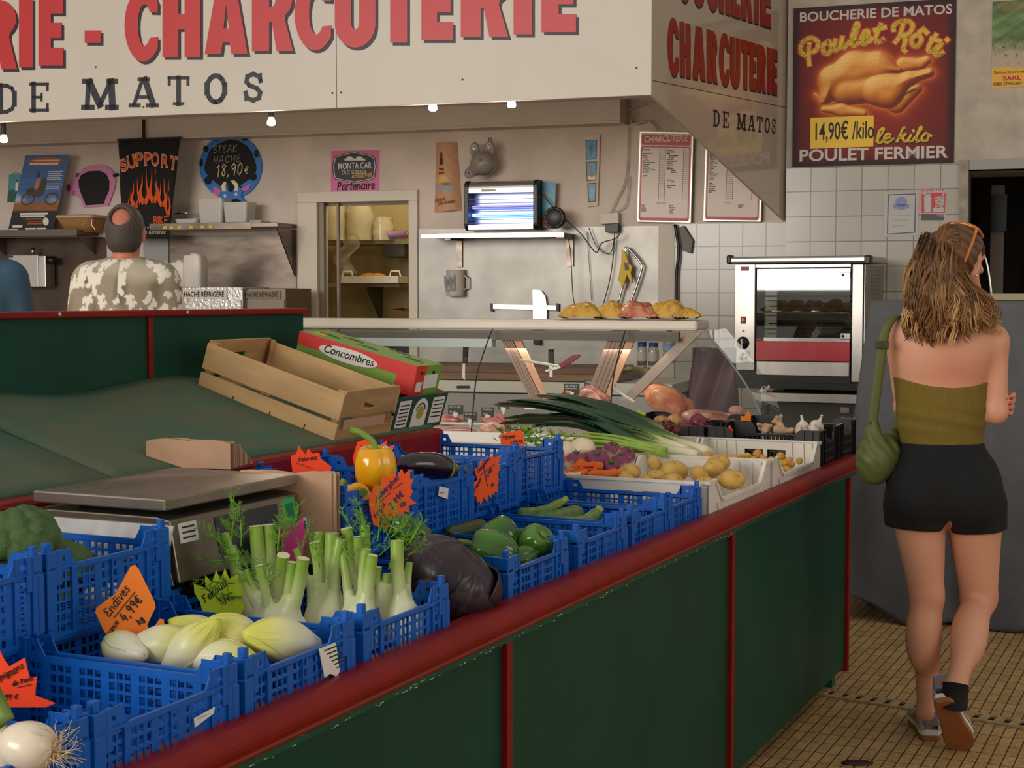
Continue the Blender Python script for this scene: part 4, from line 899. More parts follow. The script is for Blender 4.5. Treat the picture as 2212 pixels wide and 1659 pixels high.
knife('wide cleaver hanging on the magnetic knife bar',[(1151,626),(1168,627),(1178,640),(1181,660),(1181,690),(1170,712),(1152,708)],[(1152,708),(1170,708),(1168,746),(1153,744)],1160,690,HB)
knife('dark knife upright at the cutting board, nearest the hatch',[(1000,785),(1005,785),(1005,822),(998,815)],[(1001,746),(1008,742),(1016,746),(1012,752),(1010,785),(1000,785)],1006,785,HB,.1)
knife('dark knife upright behind the red-handled knife',[(1186,790),(1194,790),(1194,815),(1188,815)],[(1185,755),(1196,754),(1198,790),(1185,790)],1190,790,HB,.1)
knife('knife with red handle lying tilted on the board',[(1208,788),(1212,795),(1180,803),(1178,800)],[(1208,788),(1236,768),(1252,765),(1256,769),(1238,782),(1213,796)],1230,790,mat('knife_handle_red',(170,34,40),.45),.1)
t,P = wt('hanging_saw','steel bow saw and yellow tool hanging on the splashback','saw',1350,600,-.5)
mb = MB(); pts = cr([(1336,655),(1347,610),(1352,560),(1352,535),(1366,545),(1386,570),(1386,585),(1375,620),(1362,655)],3)
mb.tube([(P(*c)[0],-.01,P(*c)[1]) for c in pts],.0085,8); mb.build('saw_frame',CHROME,t)
plate('tool_body',P,[(1346,540),(1354,545),(1362,570),(1369,575),(1366,590),(1370,610),(1366,612),(1358,594),(1352,612),(1348,626),(1344,612),(1338,605),(1342,585),(1345,570)],-.045,-.02,mat('tool_yellow',(206,170,34),.5),t,bevel=.004)
plate('tool_grip',P,[(1352,566),(1360,570),(1362,584),(1354,584)],-.05,-.02,BLACK,t)
t,P = wt('socket_box','white double wall socket with a black plug in it','socket',1320,484)
plate('box',P,[(1300,462),(1340,460),(1340,483),(1300,485)],-.05,0,mat('socket_white',(200,190,178),.5),t,bevel=.004); plate('plug',P,[(1313,485),(1342,483),(1341,503),(1313,503)],-.075,-.02,BLACK,t,bevel=.004)
t,P = wt('socket_box','grey tilted junction box on the tiles above the black cable','socket',1488,530)
plate('box',P,[(1470,492),(1480,488),(1500,520),(1496,548),(1478,542)],-.05,0,mat('box_grey',(96,88,84),.5),t,bevel=.004)
def cable(lab,pts,r,m,off=-.5,nm='cable',tag_='cable'):
    P = WP(pts[0][0],pts[0][1],off); o = MB().tube([(P(a,b)[0],0,P(a,b)[1]) for a,b in cr(pts,5)],r,6).build(nm,m); o.matrix_world = P.m; tag(o,lab,tag_)
cable('black lead sagging from the insect killer to the wall socket',[(1160,402),(1180,430),(1215,468),(1255,505),(1287,545),(1300,525),(1330,515),(1340,502)],.004,BLACK,-.44)
cable('thin black lead looping under the wall socket',[(1272,492),(1288,530),(1310,548),(1322,540),(1328,505)],.003,BLACK)
cable('thin lead hanging down from the shelf beside the bracket',[(1225,505),(1232,540),(1235,590),(1238,640),(1246,680)],.003,BLACK,-.42)
cable('thin lead hanging straight down the splashback',[(1268,500),(1272,560),(1278,650)],.002,SCREW,-.52)
cable('dark lead falling from the black plug behind the crisps',[(1328,500),(1324,560),(1316,610),(1304,655)],.0035,BLACK)
cable('thick black cable running down the white wall strip',[(1458,485),(1466,540),(1461,600),(1461,700)],.011,BLACK,-.5)
PIPE = mat('cable_white',(186,174,162),.6)
cable('white cable descending the wall to the socket',[(1357,275),(1356,330),(1350,390),(1332,430),(1318,460)],.005,PIPE,-.52)
cable('second white cable bending down the wall beside the price list',[(1362,255),(1368,268),(1400,262),(1420,280)],.008,PIPE,-.5)
cable('grey cable curving out from the beam end',[(1358,238),(1385,226),(1425,222)],.008,PIPE,-.5)
cable('looped white cable beside the price list',[(1358,380),(1352,440),(1330,458)],.004,PIPE,-.52)
# ---- counter with cutting board under the splashback
t,P = wt('work_counter','white butcher work counter along the splashback','counter',1100,845,.12)
a,b = P(640,845)[0],P(1452,845)[0]; zc = -P.o.z
MB().box(a,b,.02,.63,zc,-.02).build('cabinet',mat('counter_steel',(150,144,138),.4,.6),t); MB().box(a,b,-.0,.63,-.01,P(1100,824)[1]).build('front_edge',WHITEP,t,bevel=.004)
plate('handle_slot',P,rrect(987,833,1015,839,2),-.006,.0,INK,t)
zb = P(1100,821)[1]
t2,P2 = wt('cutting_board','long thick worn wooden cutting block on the work counter','cutting board',1100,822,.1)
WOODB = mat('block_wood',(128,92,62),.7,noise=.35,nscale=9,stretch=(.3,2,2)); a2,b2 = P2(880,822)[0],P2(1335,822)[0]
MB().box(a2,b2,0,.55,0.002,.045).build('lower_plank',mat('block_wood_light',(150,112,78),.7,noise=.3,nscale=9,stretch=(.3,2,2)),t2,bevel=.004); MB().box(a2-.05,b2-.03,.0,.55,.046,.088).build('upper_plank',WOODB,t2,bevel=.004)
BL = mat('lid_blue',(40,62,120),.4); SPG = glass('clear_jar',(225,225,215),.8)
for lab,x0,x1,y0,y1,mk in (('small spice jar with blue lid standing on the work counter',1376,1398,738,790,1),('spice jar with blue lid beside the water bottle',1400,1423,740,790,1)):
    P = WP((x0+x1)/2,y1,.0); t = thing('spice_jar',lab,'jar',P,'jars on the work counter'); r = (P(x1,y1)[0]-P(x0,y1)[0])/2; h = P(x0,y0)[1]
    MB().lathe([(.001,0),(r,0),(r,h*.72),(r*.8,h*.8),(r*.8,h*.85)],18).build('glass',SPG,t); MB().lathe([(.001,.004),(r*.9,.004),(r*.9,h*.5),(.001,h*.5)],16).build('spice',mat('spice_brown',(110,76,52),.9),t)
    MB().lathe([(r*.86,h*.8),(r*.86,h),(.001,h)],18).build('lid',BL,t); MB().lathe([(r*1.01,h*.2),(r*1.01,h*.6)],18).build('label',PW,t)
P = WP(1446,785,.0); t = thing('water_bottle','clear water bottle with blue cap on the work counter','bottle',P); h = P(1446,714)[1]; r = P(1460,785)[0]
MB().lathe([(.001,0),(r,.002),(r,h*.3),(r*.93,h*.34),(r,h*.38),(r,h*.66),(r*.4,h*.88),(r*.36,h*.95)],20).build('bottle_body',SPG,t); MB().lathe([(r*.42,h*.93),(r*.42,h),(.001,h)],14).build('cap',BL,t); MB().lathe([(r*1.01,h*.4),(r*1.01,h*.6)],20).build('label',mat('label_blue',(120,150,190),.5),t)
P = WP(1360,800,.0); t = thing('paper_sheets','crumpled yellow wrapping paper lying on the work counter','paper',P)
G = [[(-.08+.02*i,-.04+.03*j,.006+.01*math.sin(i*1.3+j)+.01*math.cos(j*2.1-i)) for j in range(5)] for i in range(12)]
MB().grid([[(x,y,max(.003,z)) for x,y,z in r_] for r_ in G]).build('sheet',mat('yellow_paper',(200,160,60),.8),t)
# ================================================================== the market stall
GRN = mat('stall_green',(4,64,46),.48,spec=.3,noise=.14,nscale=3,bump=.06,bscale=90)
GRN2 = mat('stall_green_band',(14,84,62),.5,spec=.35,noise=.2,nscale=8)
SRED = mat('stall_red',(132,12,10),.45,spec=.35,noise=.14,nscale=14,bump=.08,bscale=60)
TARP = mat('green_tarp_cloth',(54,98,78),.85,col2=(88,96,72),nscale=5,stretch=(.7,2.2,1),lo=.42,hi=.72,bump=.25,bscale=260)
DARK = mat('stall_inside',(26,24,22),.9)
S0,S1 = -1.6,4.02
st = thing('market_stall','long green vegetable stall with a red rail running across the market floor','market stall',SM(0,0,0))
mb = MB(); xs = [-.55,SP(1090,1500,.025)(1090,1500)[0]]; fp = SP(0,1500,.025); sx_ = lambda px,py: (fp.w(px,py)-ST(0,.025,0)).dot(E_)
strips = [sx_(1089,1500),sx_(1575,1350),sx_(1827,1250)]
edges = [S0]+[v+.0 for v in strips]
for a,b in zip(edges[:-1],edges[1:]): MB().box(a+.011,b-.011,.026,.05,.06,.765).build('front_panel',GRN,st)
for v in strips: MB().box(v-.012,v+.012,.012,.05,.045,.765).build('red_strip',SRED,st,bevel=.002)
MB().box(S0,strips[-1]+.012,.05,.9,.06,.76).build('stall_body',DARK,st)
MB().box(strips[-1]+.0,strips[-1]+.014,.05,.85,.06,.79).build('end_panel',GRN,st)
MB().box(S0,S1+.1,.008,.045,.758,.79).build('green_band',GRN2,st,bevel=.003)
# chipped paint along the band's lower edge
rnd = random.Random(4); mb = MB()
for k in range(110):
    s_ = rnd.uniform(-.1,2.6); w_ = rnd.uniform(.001,.012); z_ = .758+rnd.choice([0,0,0,.004,.012])+rnd.uniform(0,.003); mb.box(s_,s_+w_,.0072,.0079,z_,z_+rnd.uniform(.0006,.002))
mb.build('chipped_paint',mat('bare_paint',(196,188,168),.8),st)['kind'] = 'stuff'
prof = [(.05,.78)]+[(.05,.826)]+arc(.012,.806,.03,.024,80,215,8)+[(-.012,.789),(-.013,.782),(-.008,.778)]
MB().xprism(prof,S0,S1+.12).build('red_rail',SRED,st,bevel=.002)
MB().xprism(arc(-.0115,.7868,.0035,.0035,0,360,8),S0,S1+.12).build('rail_bead',mat('rail_worn_edge',(128,46,30),.6),st)
for s_ in (strips[-1]-.09,1.9): MB().box(s_,s_+.05,.05,.1,0,.06).build('foot',GRN2,st)
MB().box(S0,S1,.05,.95,.745,.7655).box(2.405,S1,.052,.95,.7655,.7895).build('lower_shelf',DARK,st)
MB().box(S0,2.37,.475,.83,.7655,.8815).build('upper_step',DARK,st)
MB().box(S0,2.36,.80,.845,.9,1.036).build('inner_rail',SRED,st,bevel=.012)
SL = .3; zt_ = lambda t: 1.03+SL*(t-.845)
seam_s = sx_(190,1035)*0+.98
for a,b in ((S0,seam_s-.004),(seam_s+.004,2.37)):
    G = [[(a+(b-a)*i/24,.846+.49*j/12,zt_(.846+.49*j/12)+.012*math.sin(i*.5+a)*(j/12)**2*(1 if a > 0 else .6)-.002) for j in range(13)] for i in range(25)]
    o = MB().grid(G).build('sloped_bed',TARP,st); q_ = o.modifiers.new('thickness','SOLIDIFY'); q_.thickness = .012; q_.offset = 1 if False else -1
o = MB().tube([(seam_s,.85+.48*i/8,zt_(.85+.48*i/8)+.001) for i in range(9)],.007,8).build('bed_seam',GRN,st)
pz0,pz1 = 1.14,1.357
ps = SP(0,700,1.34); pst = lambda px,py: (ps.w(px,py)-ST(0,1.34,0)).dot(E_)
pe = pst(655,690); pm = pst(322,750)
for a,b in ((S0,pm-.009),(pm+.009,pe)): MB().box(a,b,1.34,1.365,pz0-.1,pz1).build('back_panel',GRN,st)
MB().box(pm-.009,pm+.009,1.332,1.365,pz0-.1,pz1).build('red_strip',SRED,st,bevel=.002)
MB().box(S0,pe+.006,1.325,1.385,pz1,pz1+.017).build('panel_cap',SRED,st,bevel=.004)
for px in (395,118): s_ = pst(px,674); MB().ell((s_,1.324,pz1+.009),(.006,.003,.006),8,k=5).build('screw',mat('rivet',(190,186,176),.3,.8),st)
MB().box(S0,pe-.02,1.385,1.8,.9,pz1+.006).build('far_ledge',CREAM,st)
# ------------------------------------------------------------------ crates
BLUE = mat('blue_crate_plastic',(0,90,182),.38,noise=.06,nscale=8,sss=0)
WCR = mat('white_crate_plastic',(224,216,204),.42,noise=.06,nscale=12)
KCR = mat('black_crate_plastic',(27,26,26),.38)
CL,CW,CH_,CP = .288,.398,.115,.139
def lattice_side(L):
    xs = [0,.006,.014]; hole = [False,False]; x = .014
    n = round((L-.028)/.0142); p_ = (L-.028)/n; g = 0
    for k in range(n):
        rib = (k % 4 == 3)
        if rib: xs.append(x+p_*.8); hole.append(False); x += p_*.8
        else: xs += [x+p_*.74,x+p_]; hole += [True,False]; x += p_
    xs += [L-.006,L]; hole += [False,False]
    zs = [0,.012]; zh = [False]; z = .012
    while z < CH_-.018: zs += [z+.0118,z+.0165]; zh += [True,False]; z += .0165
    zs[-1] = CH_-.011; zs.append(CH_); zh.append(False); zb = len(zs)-1
    zs += [CH_+.006,CH_+.013,CP]; zh += [False,True,False]
    def solid(i,j):
        xc = (xs[i]+xs[i+1])/2
        if j >= zb: return (xc < .052 or xc > L-.052) and not (zh[j] and hole[i] and .012 < min(xc,L-xc) < .045)
        return not (hole[i] and zh[j])
    return xs,zs,solid
def crate_side(L):
    mb = MB(); xs,zs,so = lattice_side(L); mb.cells(xs,zs,so,0,.0028)
    x = .0545
    for s_ in (0,1):   # sloping shoulder gussets and the lip along the rim
        q_ = [(.05,CH_),(.064,CH_),(.05,CP)]; q_ = [(L-a,b) for a,b in q_] if s_ else q_
        mb.prism(q_,0,.0028)
    mb.box(.05,L-.05,-.004,.0005,CH_-.007,CH_); mb.box(.0,.05,-.004,.0005,CH_-.004,CH_); mb.box(L-.05,L,-.004,.0005,CH_-.004,CH_)
    mb.box(0,L,-.003,.0005,.006,.013)
    for xr_ in (.052,L/2,L-.056): mb.box(xr_,xr_+.004,-.0035,.0005,.006,CH_)
    return mb
BLUE_SIDES = {}
def blue_crate_proto():
    t = thing('produce_crate','blue','crate',Matrix.Identity(4),'blue plastic produce crates')
    sx2,sy2 = crate_side(CL).mesh('side_panel',BLUE),crate_side(CW).mesh('side_panel',BLUE)
    for me,M in ((sx2,TR()),(sx2,TR(CL,CW,0,rz=math.pi)),(sy2,TR(0,CW,0,rz=-math.pi/2)),(sy2,TR(CL,0,0,rz=math.pi/2))):
        o = bpy.data.objects.new('side_panel',me); C.objects.link(o); o.parent = t; o.matrix_basis = M
    mb = MB(); xs = [0];
    while xs[-1] < CL-.02: xs += [xs[-1]+.011,xs[-1]+.017]
    ys = [0]
    while ys[-1] < CW-.02: ys += [ys[-1]+.011,ys[-1]+.017]
    mb.cells([x+.008 for x in xs],[y+.008 for y in ys],lambda i,j: not (i % 2 == 0 and j % 2 == 0) or (i//2) % 5 == 4,0,.003)
    mb.v = [(x,z,y+.004) for x,y,z in mb.v]; mb.build('base',BLUE,t)
    pm_ = MB(); r = .0145
    pm_.zprism([(-.004,-.004),(.018,-.004),(.018,.0),(.003,.003),(0,.018),(-.004,.018)],0,CP)
    pm_.box(-.0055,.008,-.0055,.008,.02,CP-.03).zprism([(.001,.001),(.013,.001),(.013,.009),(.009,.013),(.001,.013)],CP-.002,CP+.014)
    pm_.box(.018,.03,-.0035,.004,CH_-.03,CP+.001).box(-.0035,.004,.018,.03,CH_-.03,CP+.001)
    pme = pm_.mesh('corner_post',BLUE)
    for M in (TR(),TR(CL,0,0,rz=math.pi/2),TR(CL,CW,0,rz=math.pi),TR(0,CW,0,rz=-math.pi/2)):
        o = bpy.data.objects.new('corner_post',pme); C.objects.link(o); o.parent = t; o.matrix_basis = M
        b_ = o.modifiers.new('edge','BEVEL'); b_.width = .0012; b_.segments = 1; b_.limit_method = 'ANGLE'
    return t
R1,R2,RW = .766,.8825,.79
BC = [('blue crate holding the spring onion at the bottom left photo corner',-.345,.035,R1),('empty blue crate behind the mushroom price sign',-.045,.03,R1),('blue crate filled with pale chicory heads',.268,.03,R1),
      ('blue crate packed with fennel bulbs',.6,.035,R1),('blue crate of green peppers beside the red cabbage',1.165,.045,R1),('blue crate with dark cucumbers between the peppers and courgettes',1.53,.05,R1),
      ('blue crate holding the green courgettes',1.86,.05,R1),('empty blue crate against the white potato crate',2.105,.055,R1),('blue crate behind the onion crate at the far left photo edge',-.005,.41,R2),
      ('blue crate with broccoli beside the weighing scale',.3,.41,R2),('blue crate of yellow peppers beside the paper bags',1.105,.372,R2),('blue crate holding the aubergine',1.398,.382,R2),
      ('upper blue crate behind the courgette price sign',1.705,.405,R2),('empty upper blue crate beside the turnips',2.045,.43,R2)]
bc0 = blue_crate_proto()
for k,(lab,s_,t_,z_) in enumerate(BC):
    if k == 0: bc0.matrix_world = SM(s_,t_,z_); bc0['label'] = lab
    else:
        o = dup(bc0,SM(s_,t_,z_),lab)
        if k == 7: o.scale.x = 1.0
# white potato crates: long sides dip in the middle, end walls have two grip windows
def white_crate_proto(L=.62,W=.4,H=.12):
    t = thing('produce_crate','white','crate',Matrix.Identity(4),'white plastic produce crates'); z1 = .062
    dip = [(0,0),(L,0),(L,H),(L-.06,H),(L-.12,z1),(.12,z1),(.06,H),(0,H)]
    for M in (TR(),TR(L,W,0,rz=math.pi)):
        mb = MB(); mb.prism(dip,0,.005); mb.box(0,L,-.004,.001,.0,.01)
        for a,b in (((0,H),(.06,H)),((.06,H),(.12,z1)),((.12,z1),(L-.12,z1)),((L-.12,z1),(L-.06,H)),((L-.06,H),(L,H))): mb.stroke([a,b],.009,-.005,.006)
        for c_ in (.17,.33,.47):
            for k in range(9): mb.box(c_+k*.007,c_+k*.007+.0035,-.0018,0,.018,.042)
        mb.prism([(.07,.06),(.09,.06),(.115,.02),(.1,.02)],-.004,0).prism([(L-.07,.06),(L-.09,.06),(L-.115,.02),(L-.1,.02)],-.004,0)
        mb.build('long_side',WCR,t,M=M)
    for M in (TR(0,W,0,rz=-math.pi/2),TR(L,0,0,rz=math.pi/2)):
        mb = MB(); xs = [0,.1,.16,.19,.235,.245,.29,.3,W]; xs = [0,.12,.185,.2,.265,W]
        mb.cells(xs,[0,.058,.09,H],lambda i,j: not (j == 1 and i in (1,3)),0,.005)
        mb.box(0,W,-.005,.005,H-.004,H+.004); mb.box(0,W,-.004,0,0,.008)
        for c_ in (.03,.06,.1,.3,.335,.37): mb.prism([(c_-.004,H-.004),(c_+.004,H-.004),(c_+.009,.004),(c_-.009,.004)],.0045,.012)
        mb.build('end_wall',WCR,t,M=M)
    MB().box(.003,L-.003,.003,W-.003,0,.005).build('base',WCR,t); return t
w0 = white_crate_proto()
w0.matrix_world = SM(2.42,.04,RW); w0['label'] = 'white crate of large potatoes beside the blue crates'
dup(w0,SM(3.055,.04,RW),'white crate of small new potatoes next to the black crates'); dup(w0,SM(2.42,.455,RW),'white crate of carrots and turnips behind the large potatoes')
dup(w0,SM(3.055,.455,RW),'white crate under the leeks behind the small potatoes')
# black crates with raised round-shouldered corners
def black_crate_proto(L=.29,W=.4,H=.16):
    t = thing('produce_crate','black','crate',Matrix.Identity(4),'black plastic produce crates')
    def side(n):
        zl = H-.045; mb = MB(); xs = [0,.02];
        while xs[-1] < n-.035: xs += [xs[-1]+.01,xs[-1]+.016]
        xs.append(n); mb.cells(xs,[0,.02,.045,.055,.08,.088,.106,zl],lambda i,j: not (i % 2 == 1 and j in (1,3,5) and i < len(xs)-2),0,.004)
        ear = [(0,zl),(.095,zl)]+arc(.06,H-.028,.03,.028,0,90,6)[0:]+[(0,H)]
        mb.prism(ear,0,.004); mb.prism([(n-a,b) for a,b in ear],0,.004); mb.box(.09,n-.09,-.006,.004,zl-.004,zl); mb.box(.0,.06,-.006,.004,H-.004,H); mb.box(n-.06,n,-.006,.004,H-.004,H); mb.box(0,n,-.004,.001,0,.012)
        for c_ in (.025,.055,n-.06,n-.03): mb.box(c_,c_+.005,-.005,0,.01,H-.004)
        return mb
    a,b = side(L).mesh('side_panel',KCR),side(W).mesh('side_panel',KCR)
    for me,M in ((a,TR()),(a,TR(L,W,0,rz=math.pi)),(b,TR(0,W,0,rz=-math.pi/2)),(b,TR(L,0,0,rz=math.pi/2))):
        o = bpy.data.objects.new('side_panel',me); C.objects.link(o); o.parent = t; o.matrix_basis = M
    MB().box(.003,L-.003,.003,W-.003,0,.005).build('base',KCR,t); return t
k0 = black_crate_proto(); k0.matrix_world = SM(3.69,.045,RW); k0['label'] = 'black crate of garlic and ginger beside the small potatoes'
dup(k0,SM(3.99,.05,RW),'black crate at the far end of the stall rail'); dup(k0,SM(3.69,.46,RW),'black crate of onions behind the leeks'); dup(k0,SM(3.99,.465,RW),'black crate farthest back beside the butcher case')
# ------------------------------------------------------------------ paper labels on crates
def sticker(lab,par,pts,t_,lines,off=.0075):
    P = SP(pts[-1][0],pts[-1][1],t_-off); s_ = thing('crate_sticker',lab,'label',P,'paper labels on crates')
    MB().prism([P(*c) for c in pts],-.0012,0).build('paper',WHITEPAPER,s_); x0,z0 = P(*pts[0]); x1,z1 = P(*pts[2]); mb = MB()
    for k in range(lines):
        v = z0+(z1-z0)*(k+1)/(lines+1); sk = (P(*pts[3])[0]-x0)*(k+1)/(lines+1); mb.box(x0+sk+(x1-x0)*.12,x0+sk+(x1-x0)*(.6 if k % 2 else .75),-.0016,-.001,v,v+abs(z1-z0)*.045)
    mb.build('print_lines',GREYINK,s_); return s_
sticker('torn white paper label on the chicory crate',None,[(688,1402),(724,1388),(733,1450),(726,1462),(712,1455),(700,1464)],.03,6)
sticker('small torn paper scrap on the empty mushroom crate',None,[(418,1552),(463,1527),(460,1541),(420,1571)],.03,2)
sb_ = sticker('small barcode label on the aubergine crate',None,[(949,1050),(968,1055),(966,1078),(946,1071)],.382,1)
# ------------------------------------------------------------------ weighing scale, riser, paper bags
MB_ = thing('riser_block','added black block under the weighing scale, filling the shadow there','block',SM(.66,.47,R2)); MB().box(0,.36,0,.28,0,.034).build('block',DARK,MB_)  # added support, coloured black to stand for the shadow under the scale
t = thing('weighing_scale','steel weighing scale with a wide platter and dark display','scale',SM(.632,.445,R2+.034))
SCS = mat('scale_grey',(128,118,104),.32,.85,noise=.12,nscale=14); sw,sd = .405,.29
MB().box(-.005,sw+.005,-.002,sd,.124,.145).build('platter',mat('platter_steel',(158,148,136),.3,.85,noise=.15,nscale=10),t,bevel=.003)
MB().lathe([(.001,.1452),(.09,.1452),(.091,.1456),(.092,.1452)],40).build('platter_ring',MATS['platter_steel'],t,M=TR(.215,.16,0,sc=(1.6,1.2,1)))
MB().xprism([(-.028,.0),(-.008,.108),(.02,.113),(sd,.113),(sd,.0)],.0,sw).build('housing',SCS,t,bevel=.003)
MB().box(.06,sw-.06,.05,sd-.05,.113,.125).build('neck',BLACK,t)
sk_ = Matrix.Translation((0,0,0)); fr = lambda x,z: (x,-.028+.02*z/.108,z)
def onfront(name,x0,x1,z0,z1,m,d=.0012,par=None):
    return MB().add([fr(x0,z0),fr(x1,z0),fr(x1,z1),fr(x0,z1)]+[(a,b-d,c) for a,b,c in (fr(x0,z0),fr(x1,z0),fr(x1,z1),fr(x0,z1))],[(4,5,6,7),(3,2,1,0),(0,1,5,4),(1,2,6,5),(2,3,7,6),(3,0,4,7)]).build(name,m,par or t)
ds_ = onfront('display',.125,.325,.018,.098,mat('display_glass',(14,18,22),.12))
onfront('display_mark',.135,.16,.024,.027,SW,.0018,ds_)
gs_ = onfront('green_sticker',.345,.385,.058,.104,mat('sticker_green',(30,172,92),.6)); onfront('sticker_print',.352,.378,.066,.094,mat('sticker_dark_print',(20,112,66),.6),.0018,gs_)
ws_ = onfront('round_logo_sticker',.395,.417,.028,.06,SW); onfront('logo_disc',.399,.413,.036,.054,mat('logo_blue',(36,70,120),.5),.0018,ws_)
es_ = onfront('repair_sticker',.02,.072,.066,.1,SW)
mb = MB()
for k,z in enumerate((.073,.082,.091)): mb.add([fr(.028,z),fr(.064,z),fr(.064,z+.003),fr(.028,z+.003)],[(0,1,2,3)])
mb.v = [(a,b-.0018,c) for a,b,c in mb.v]; mb.build('sticker_lines',GREYINK,es_)
SHT = mat('scale_side_sheet',(206,203,205),.3,.6,noise=.12,nscale=25)
MB().add([(-.004,-.02,.1),(-.004,.33,.1),(-.035,.36,.045),(-.035,-.03,.045),(-.02,-.03,.0),(-.02,.36,.0),(-.001,-.02,.1),(-.001,.33,.1)],[(0,1,2,3),(3,2,5,4),(0,6,7,1)]).build('side_sheet',SHT,t).modifiers.new('thickness','SOLIDIFY').thickness = .002
MB().box(-.012,-.002,.315,.345,.06,.104).build('side_clip',SHT,t,bevel=.002)
for x in (.03,sw-.05):
    for y in (.01,sd-.03): MB().lathe([(.001,-.02),(.012,-.02),(.012,0)],12).build('foot',BLACK,t,M=TR(x,y+.03,.0)) if False else None
KRAFT = mat('kraft_paper',(196,156,126),.85,noise=.1,nscale=14); KRAFT2 = mat('kraft_paper_edge',(160,116,86),.9,noise=.2,nscale=30)
def bag_pack(lab,s0,t0,z0,w,h,n,step,seed,lean=0):
    rn = random.Random(seed); t = thing('paper_bag_pack',lab,'paper bags',SM(s0,t0,z0,.22)); t['group'] = 'packs of brown paper bags'
    for k in range(n):
        d = rn.uniform(-.004,.004); hh = h+rn.uniform(-.004,.006)-.0006*k*k*.1; x = k*step
        top = [(d+w*i/10,hh+.0035*math.sin(i*.9+k*.2)+(.008*math.sin(i*.3) if seed == 1 else 0)) for i in range(11)]
        mb = MB(); mb.prism([(d,lean*(d)),(d+w,lean*(d+w))]+[(a,b) for a,b in reversed(top)],0,step*.72,M=Matrix(((0,1,0,x+rn.uniform(0,.0006)),(1,0,0,0),(0,0,1,0),(0,0,0,1))))
        mb.build('bag',KRAFT if k < 2 or k % 3 else KRAFT2,t)
    return t
bag_pack('pack of brown paper bags standing behind the scale platter',1.225,.735,1.0385,.195,.05,30,.0045,1)
bag_pack('pack of brown paper bags wedged upright beside the scale display',1.066,.375,R2,.19,.176,9,.0038,2)
# ------------------------------------------------------------------ wooden crate and cartons on the sloped bed
ca,sa = math.cos(math.atan(SL)),math.sin(math.atan(SL))
def slopeM(s_,t_,lift=0.001):
    o_ = ST(s_,t_,zt_(t_)+lift); y_ = N_*ca+Vector((0,0,sa)); z_ = E_.cross(y_)
    return Matrix(((E_.x,y_.x,z_.x,o_.x),(E_.y,y_.y,z_.y,o_.y),(E_.z,y_.z,z_.z,o_.z),(0,0,0,1)))
PINE = mat('crate_pine',(206,166,116),.7,noise=.2,nscale=7,stretch=(3,.5,3),bump=.1,bscale=40); PINE2 = mat('crate_pine_end',(184,142,92),.7,noise=.25,nscale=8,stretch=(.6,3,3))
wc = thing('wooden_crate','empty slatted pine crate tipped on the sloping green bed','crate',slopeM(1.842,.855)); cl,cw,ch = .44,.292,.136
for x in (0,cw-.007):
    MB().box(x,x+.007,0,cl,.062,ch-.004).build('slat',PINE,wc,bevel=.001); MB().box(x,x+.007,0,cl,.0,.052).build('slat',PINE,wc,bevel=.001)
def slot_end(y):
    mb = MB(); xs = [.007,cw/2-.032,cw/2+.032,cw-.007]; mb.cells(xs,[.068,.086,.104,ch+.004],lambda i,j: not (i == 1 and j == 1),y,y+.007); return mb
for y in (0,cl-.007): slot_end(y).build('end_board',PINE2,wc,bevel=.001); MB().box(.007,cw-.007,y,y+.007,.0,.034).build('end_board',PINE2,wc,bevel=.001);
MB().box(.03,cw-.05,-.0015,.0,.036,.062).build('end_label',mat('faded_label',(196,156,122),.8),wc)
for x in (.007,cw-.027):
    for y in (.007,cl-.025): MB().zprism([(x,y),(x+.02,y),(x+.02 if x < .1 else x,y+.018) if False else (x,y+.018)] if x < .1 else [(x,y),(x+.02,y),(x+.02,y+.018)],0,ch+.002).build('corner_block',PINE2,wc)
for x in (.012,.075,.14,.205,.255): MB().box(x,x+.03,.007,cl-.007,.0,.005).build('bottom_slat',PINE,wc)
for y in (.09,.2,.32): MB().tube([(-.001,y,.0),(-.001,y+.004,-.0),(-.0015,y+.002,.022)],.0012,5).build('wire_staple',SCREW,wc)
MB().box(.007,cw-.007,cl*.5,cl*.5+.03,.055,.06).build('cross_slat',PINE2,wc)
t = thing('carton','dark green open carton with a white emblem beside the pine crate','carton',slopeM(2.145,.862)); KB = mat('cardboard',(176,132,92),.85); CG = mat('carton_green',(24,62,50),.6)
for a in ((0,.3,0,.006),(0,.3,.374,.38),(0,.006,.006,.374),(.294,.3,.006,.374)): MB().box(*a,0,.1).build('wall',CG if a[3] == .006 else KB,t)
MB().box(.006,.294,.006,.374,0,.005).build('base',KB,t)
for x0,x1 in ((.02,.085),(.215,.285)): MB().box(x0,x1,-.0012,0,.012,.09).build('white_panel',WHITEPAPER,t)
MB().prism([(a,b) for a,b in arc(.15,.05,.042,.042,0,180,14)]+[(.108,.008),(.192,.008)],-.0012,0).build('emblem',WHITEPAPER,t); MB().prism(arc(.15,.05,.02,.02,0,360,16),-.002,-.0012).build('emblem_disc',mat('emblem_yellow',(170,160,60),.6),t)
mb = MB(); mb.stroke(arc(.15,.05,.027,.027,20,160,10),.004,-.002,-.0012); [mb.box(.028,.077,-.002,-.0012,.02+k*.011,.024+k*.011) for k in range(6)]; [mb.box(.222,.278,-.002,-.0012,.03+k*.012,.0335+k*.012) for k in range(5)]; mb.build('print_lines',GREYINK,t)
t = thing('carton','red and green cucumber carton lying on the dark green carton','carton',slopeM(2.29,.872,.09) @ Matrix.Rotation(-.05,4,'X')); L_,W_,H_ = .4,.155,.088
CRD = mat('carton_red',(214,54,48),.55); CLG = mat('carton_leaf_green',(122,158,62),.55); CDG = mat('cucumber_dark',(40,74,40),.55)
MB().box(0,W_,0,L_,0,H_).build('box',CLG,t,bevel=.001)
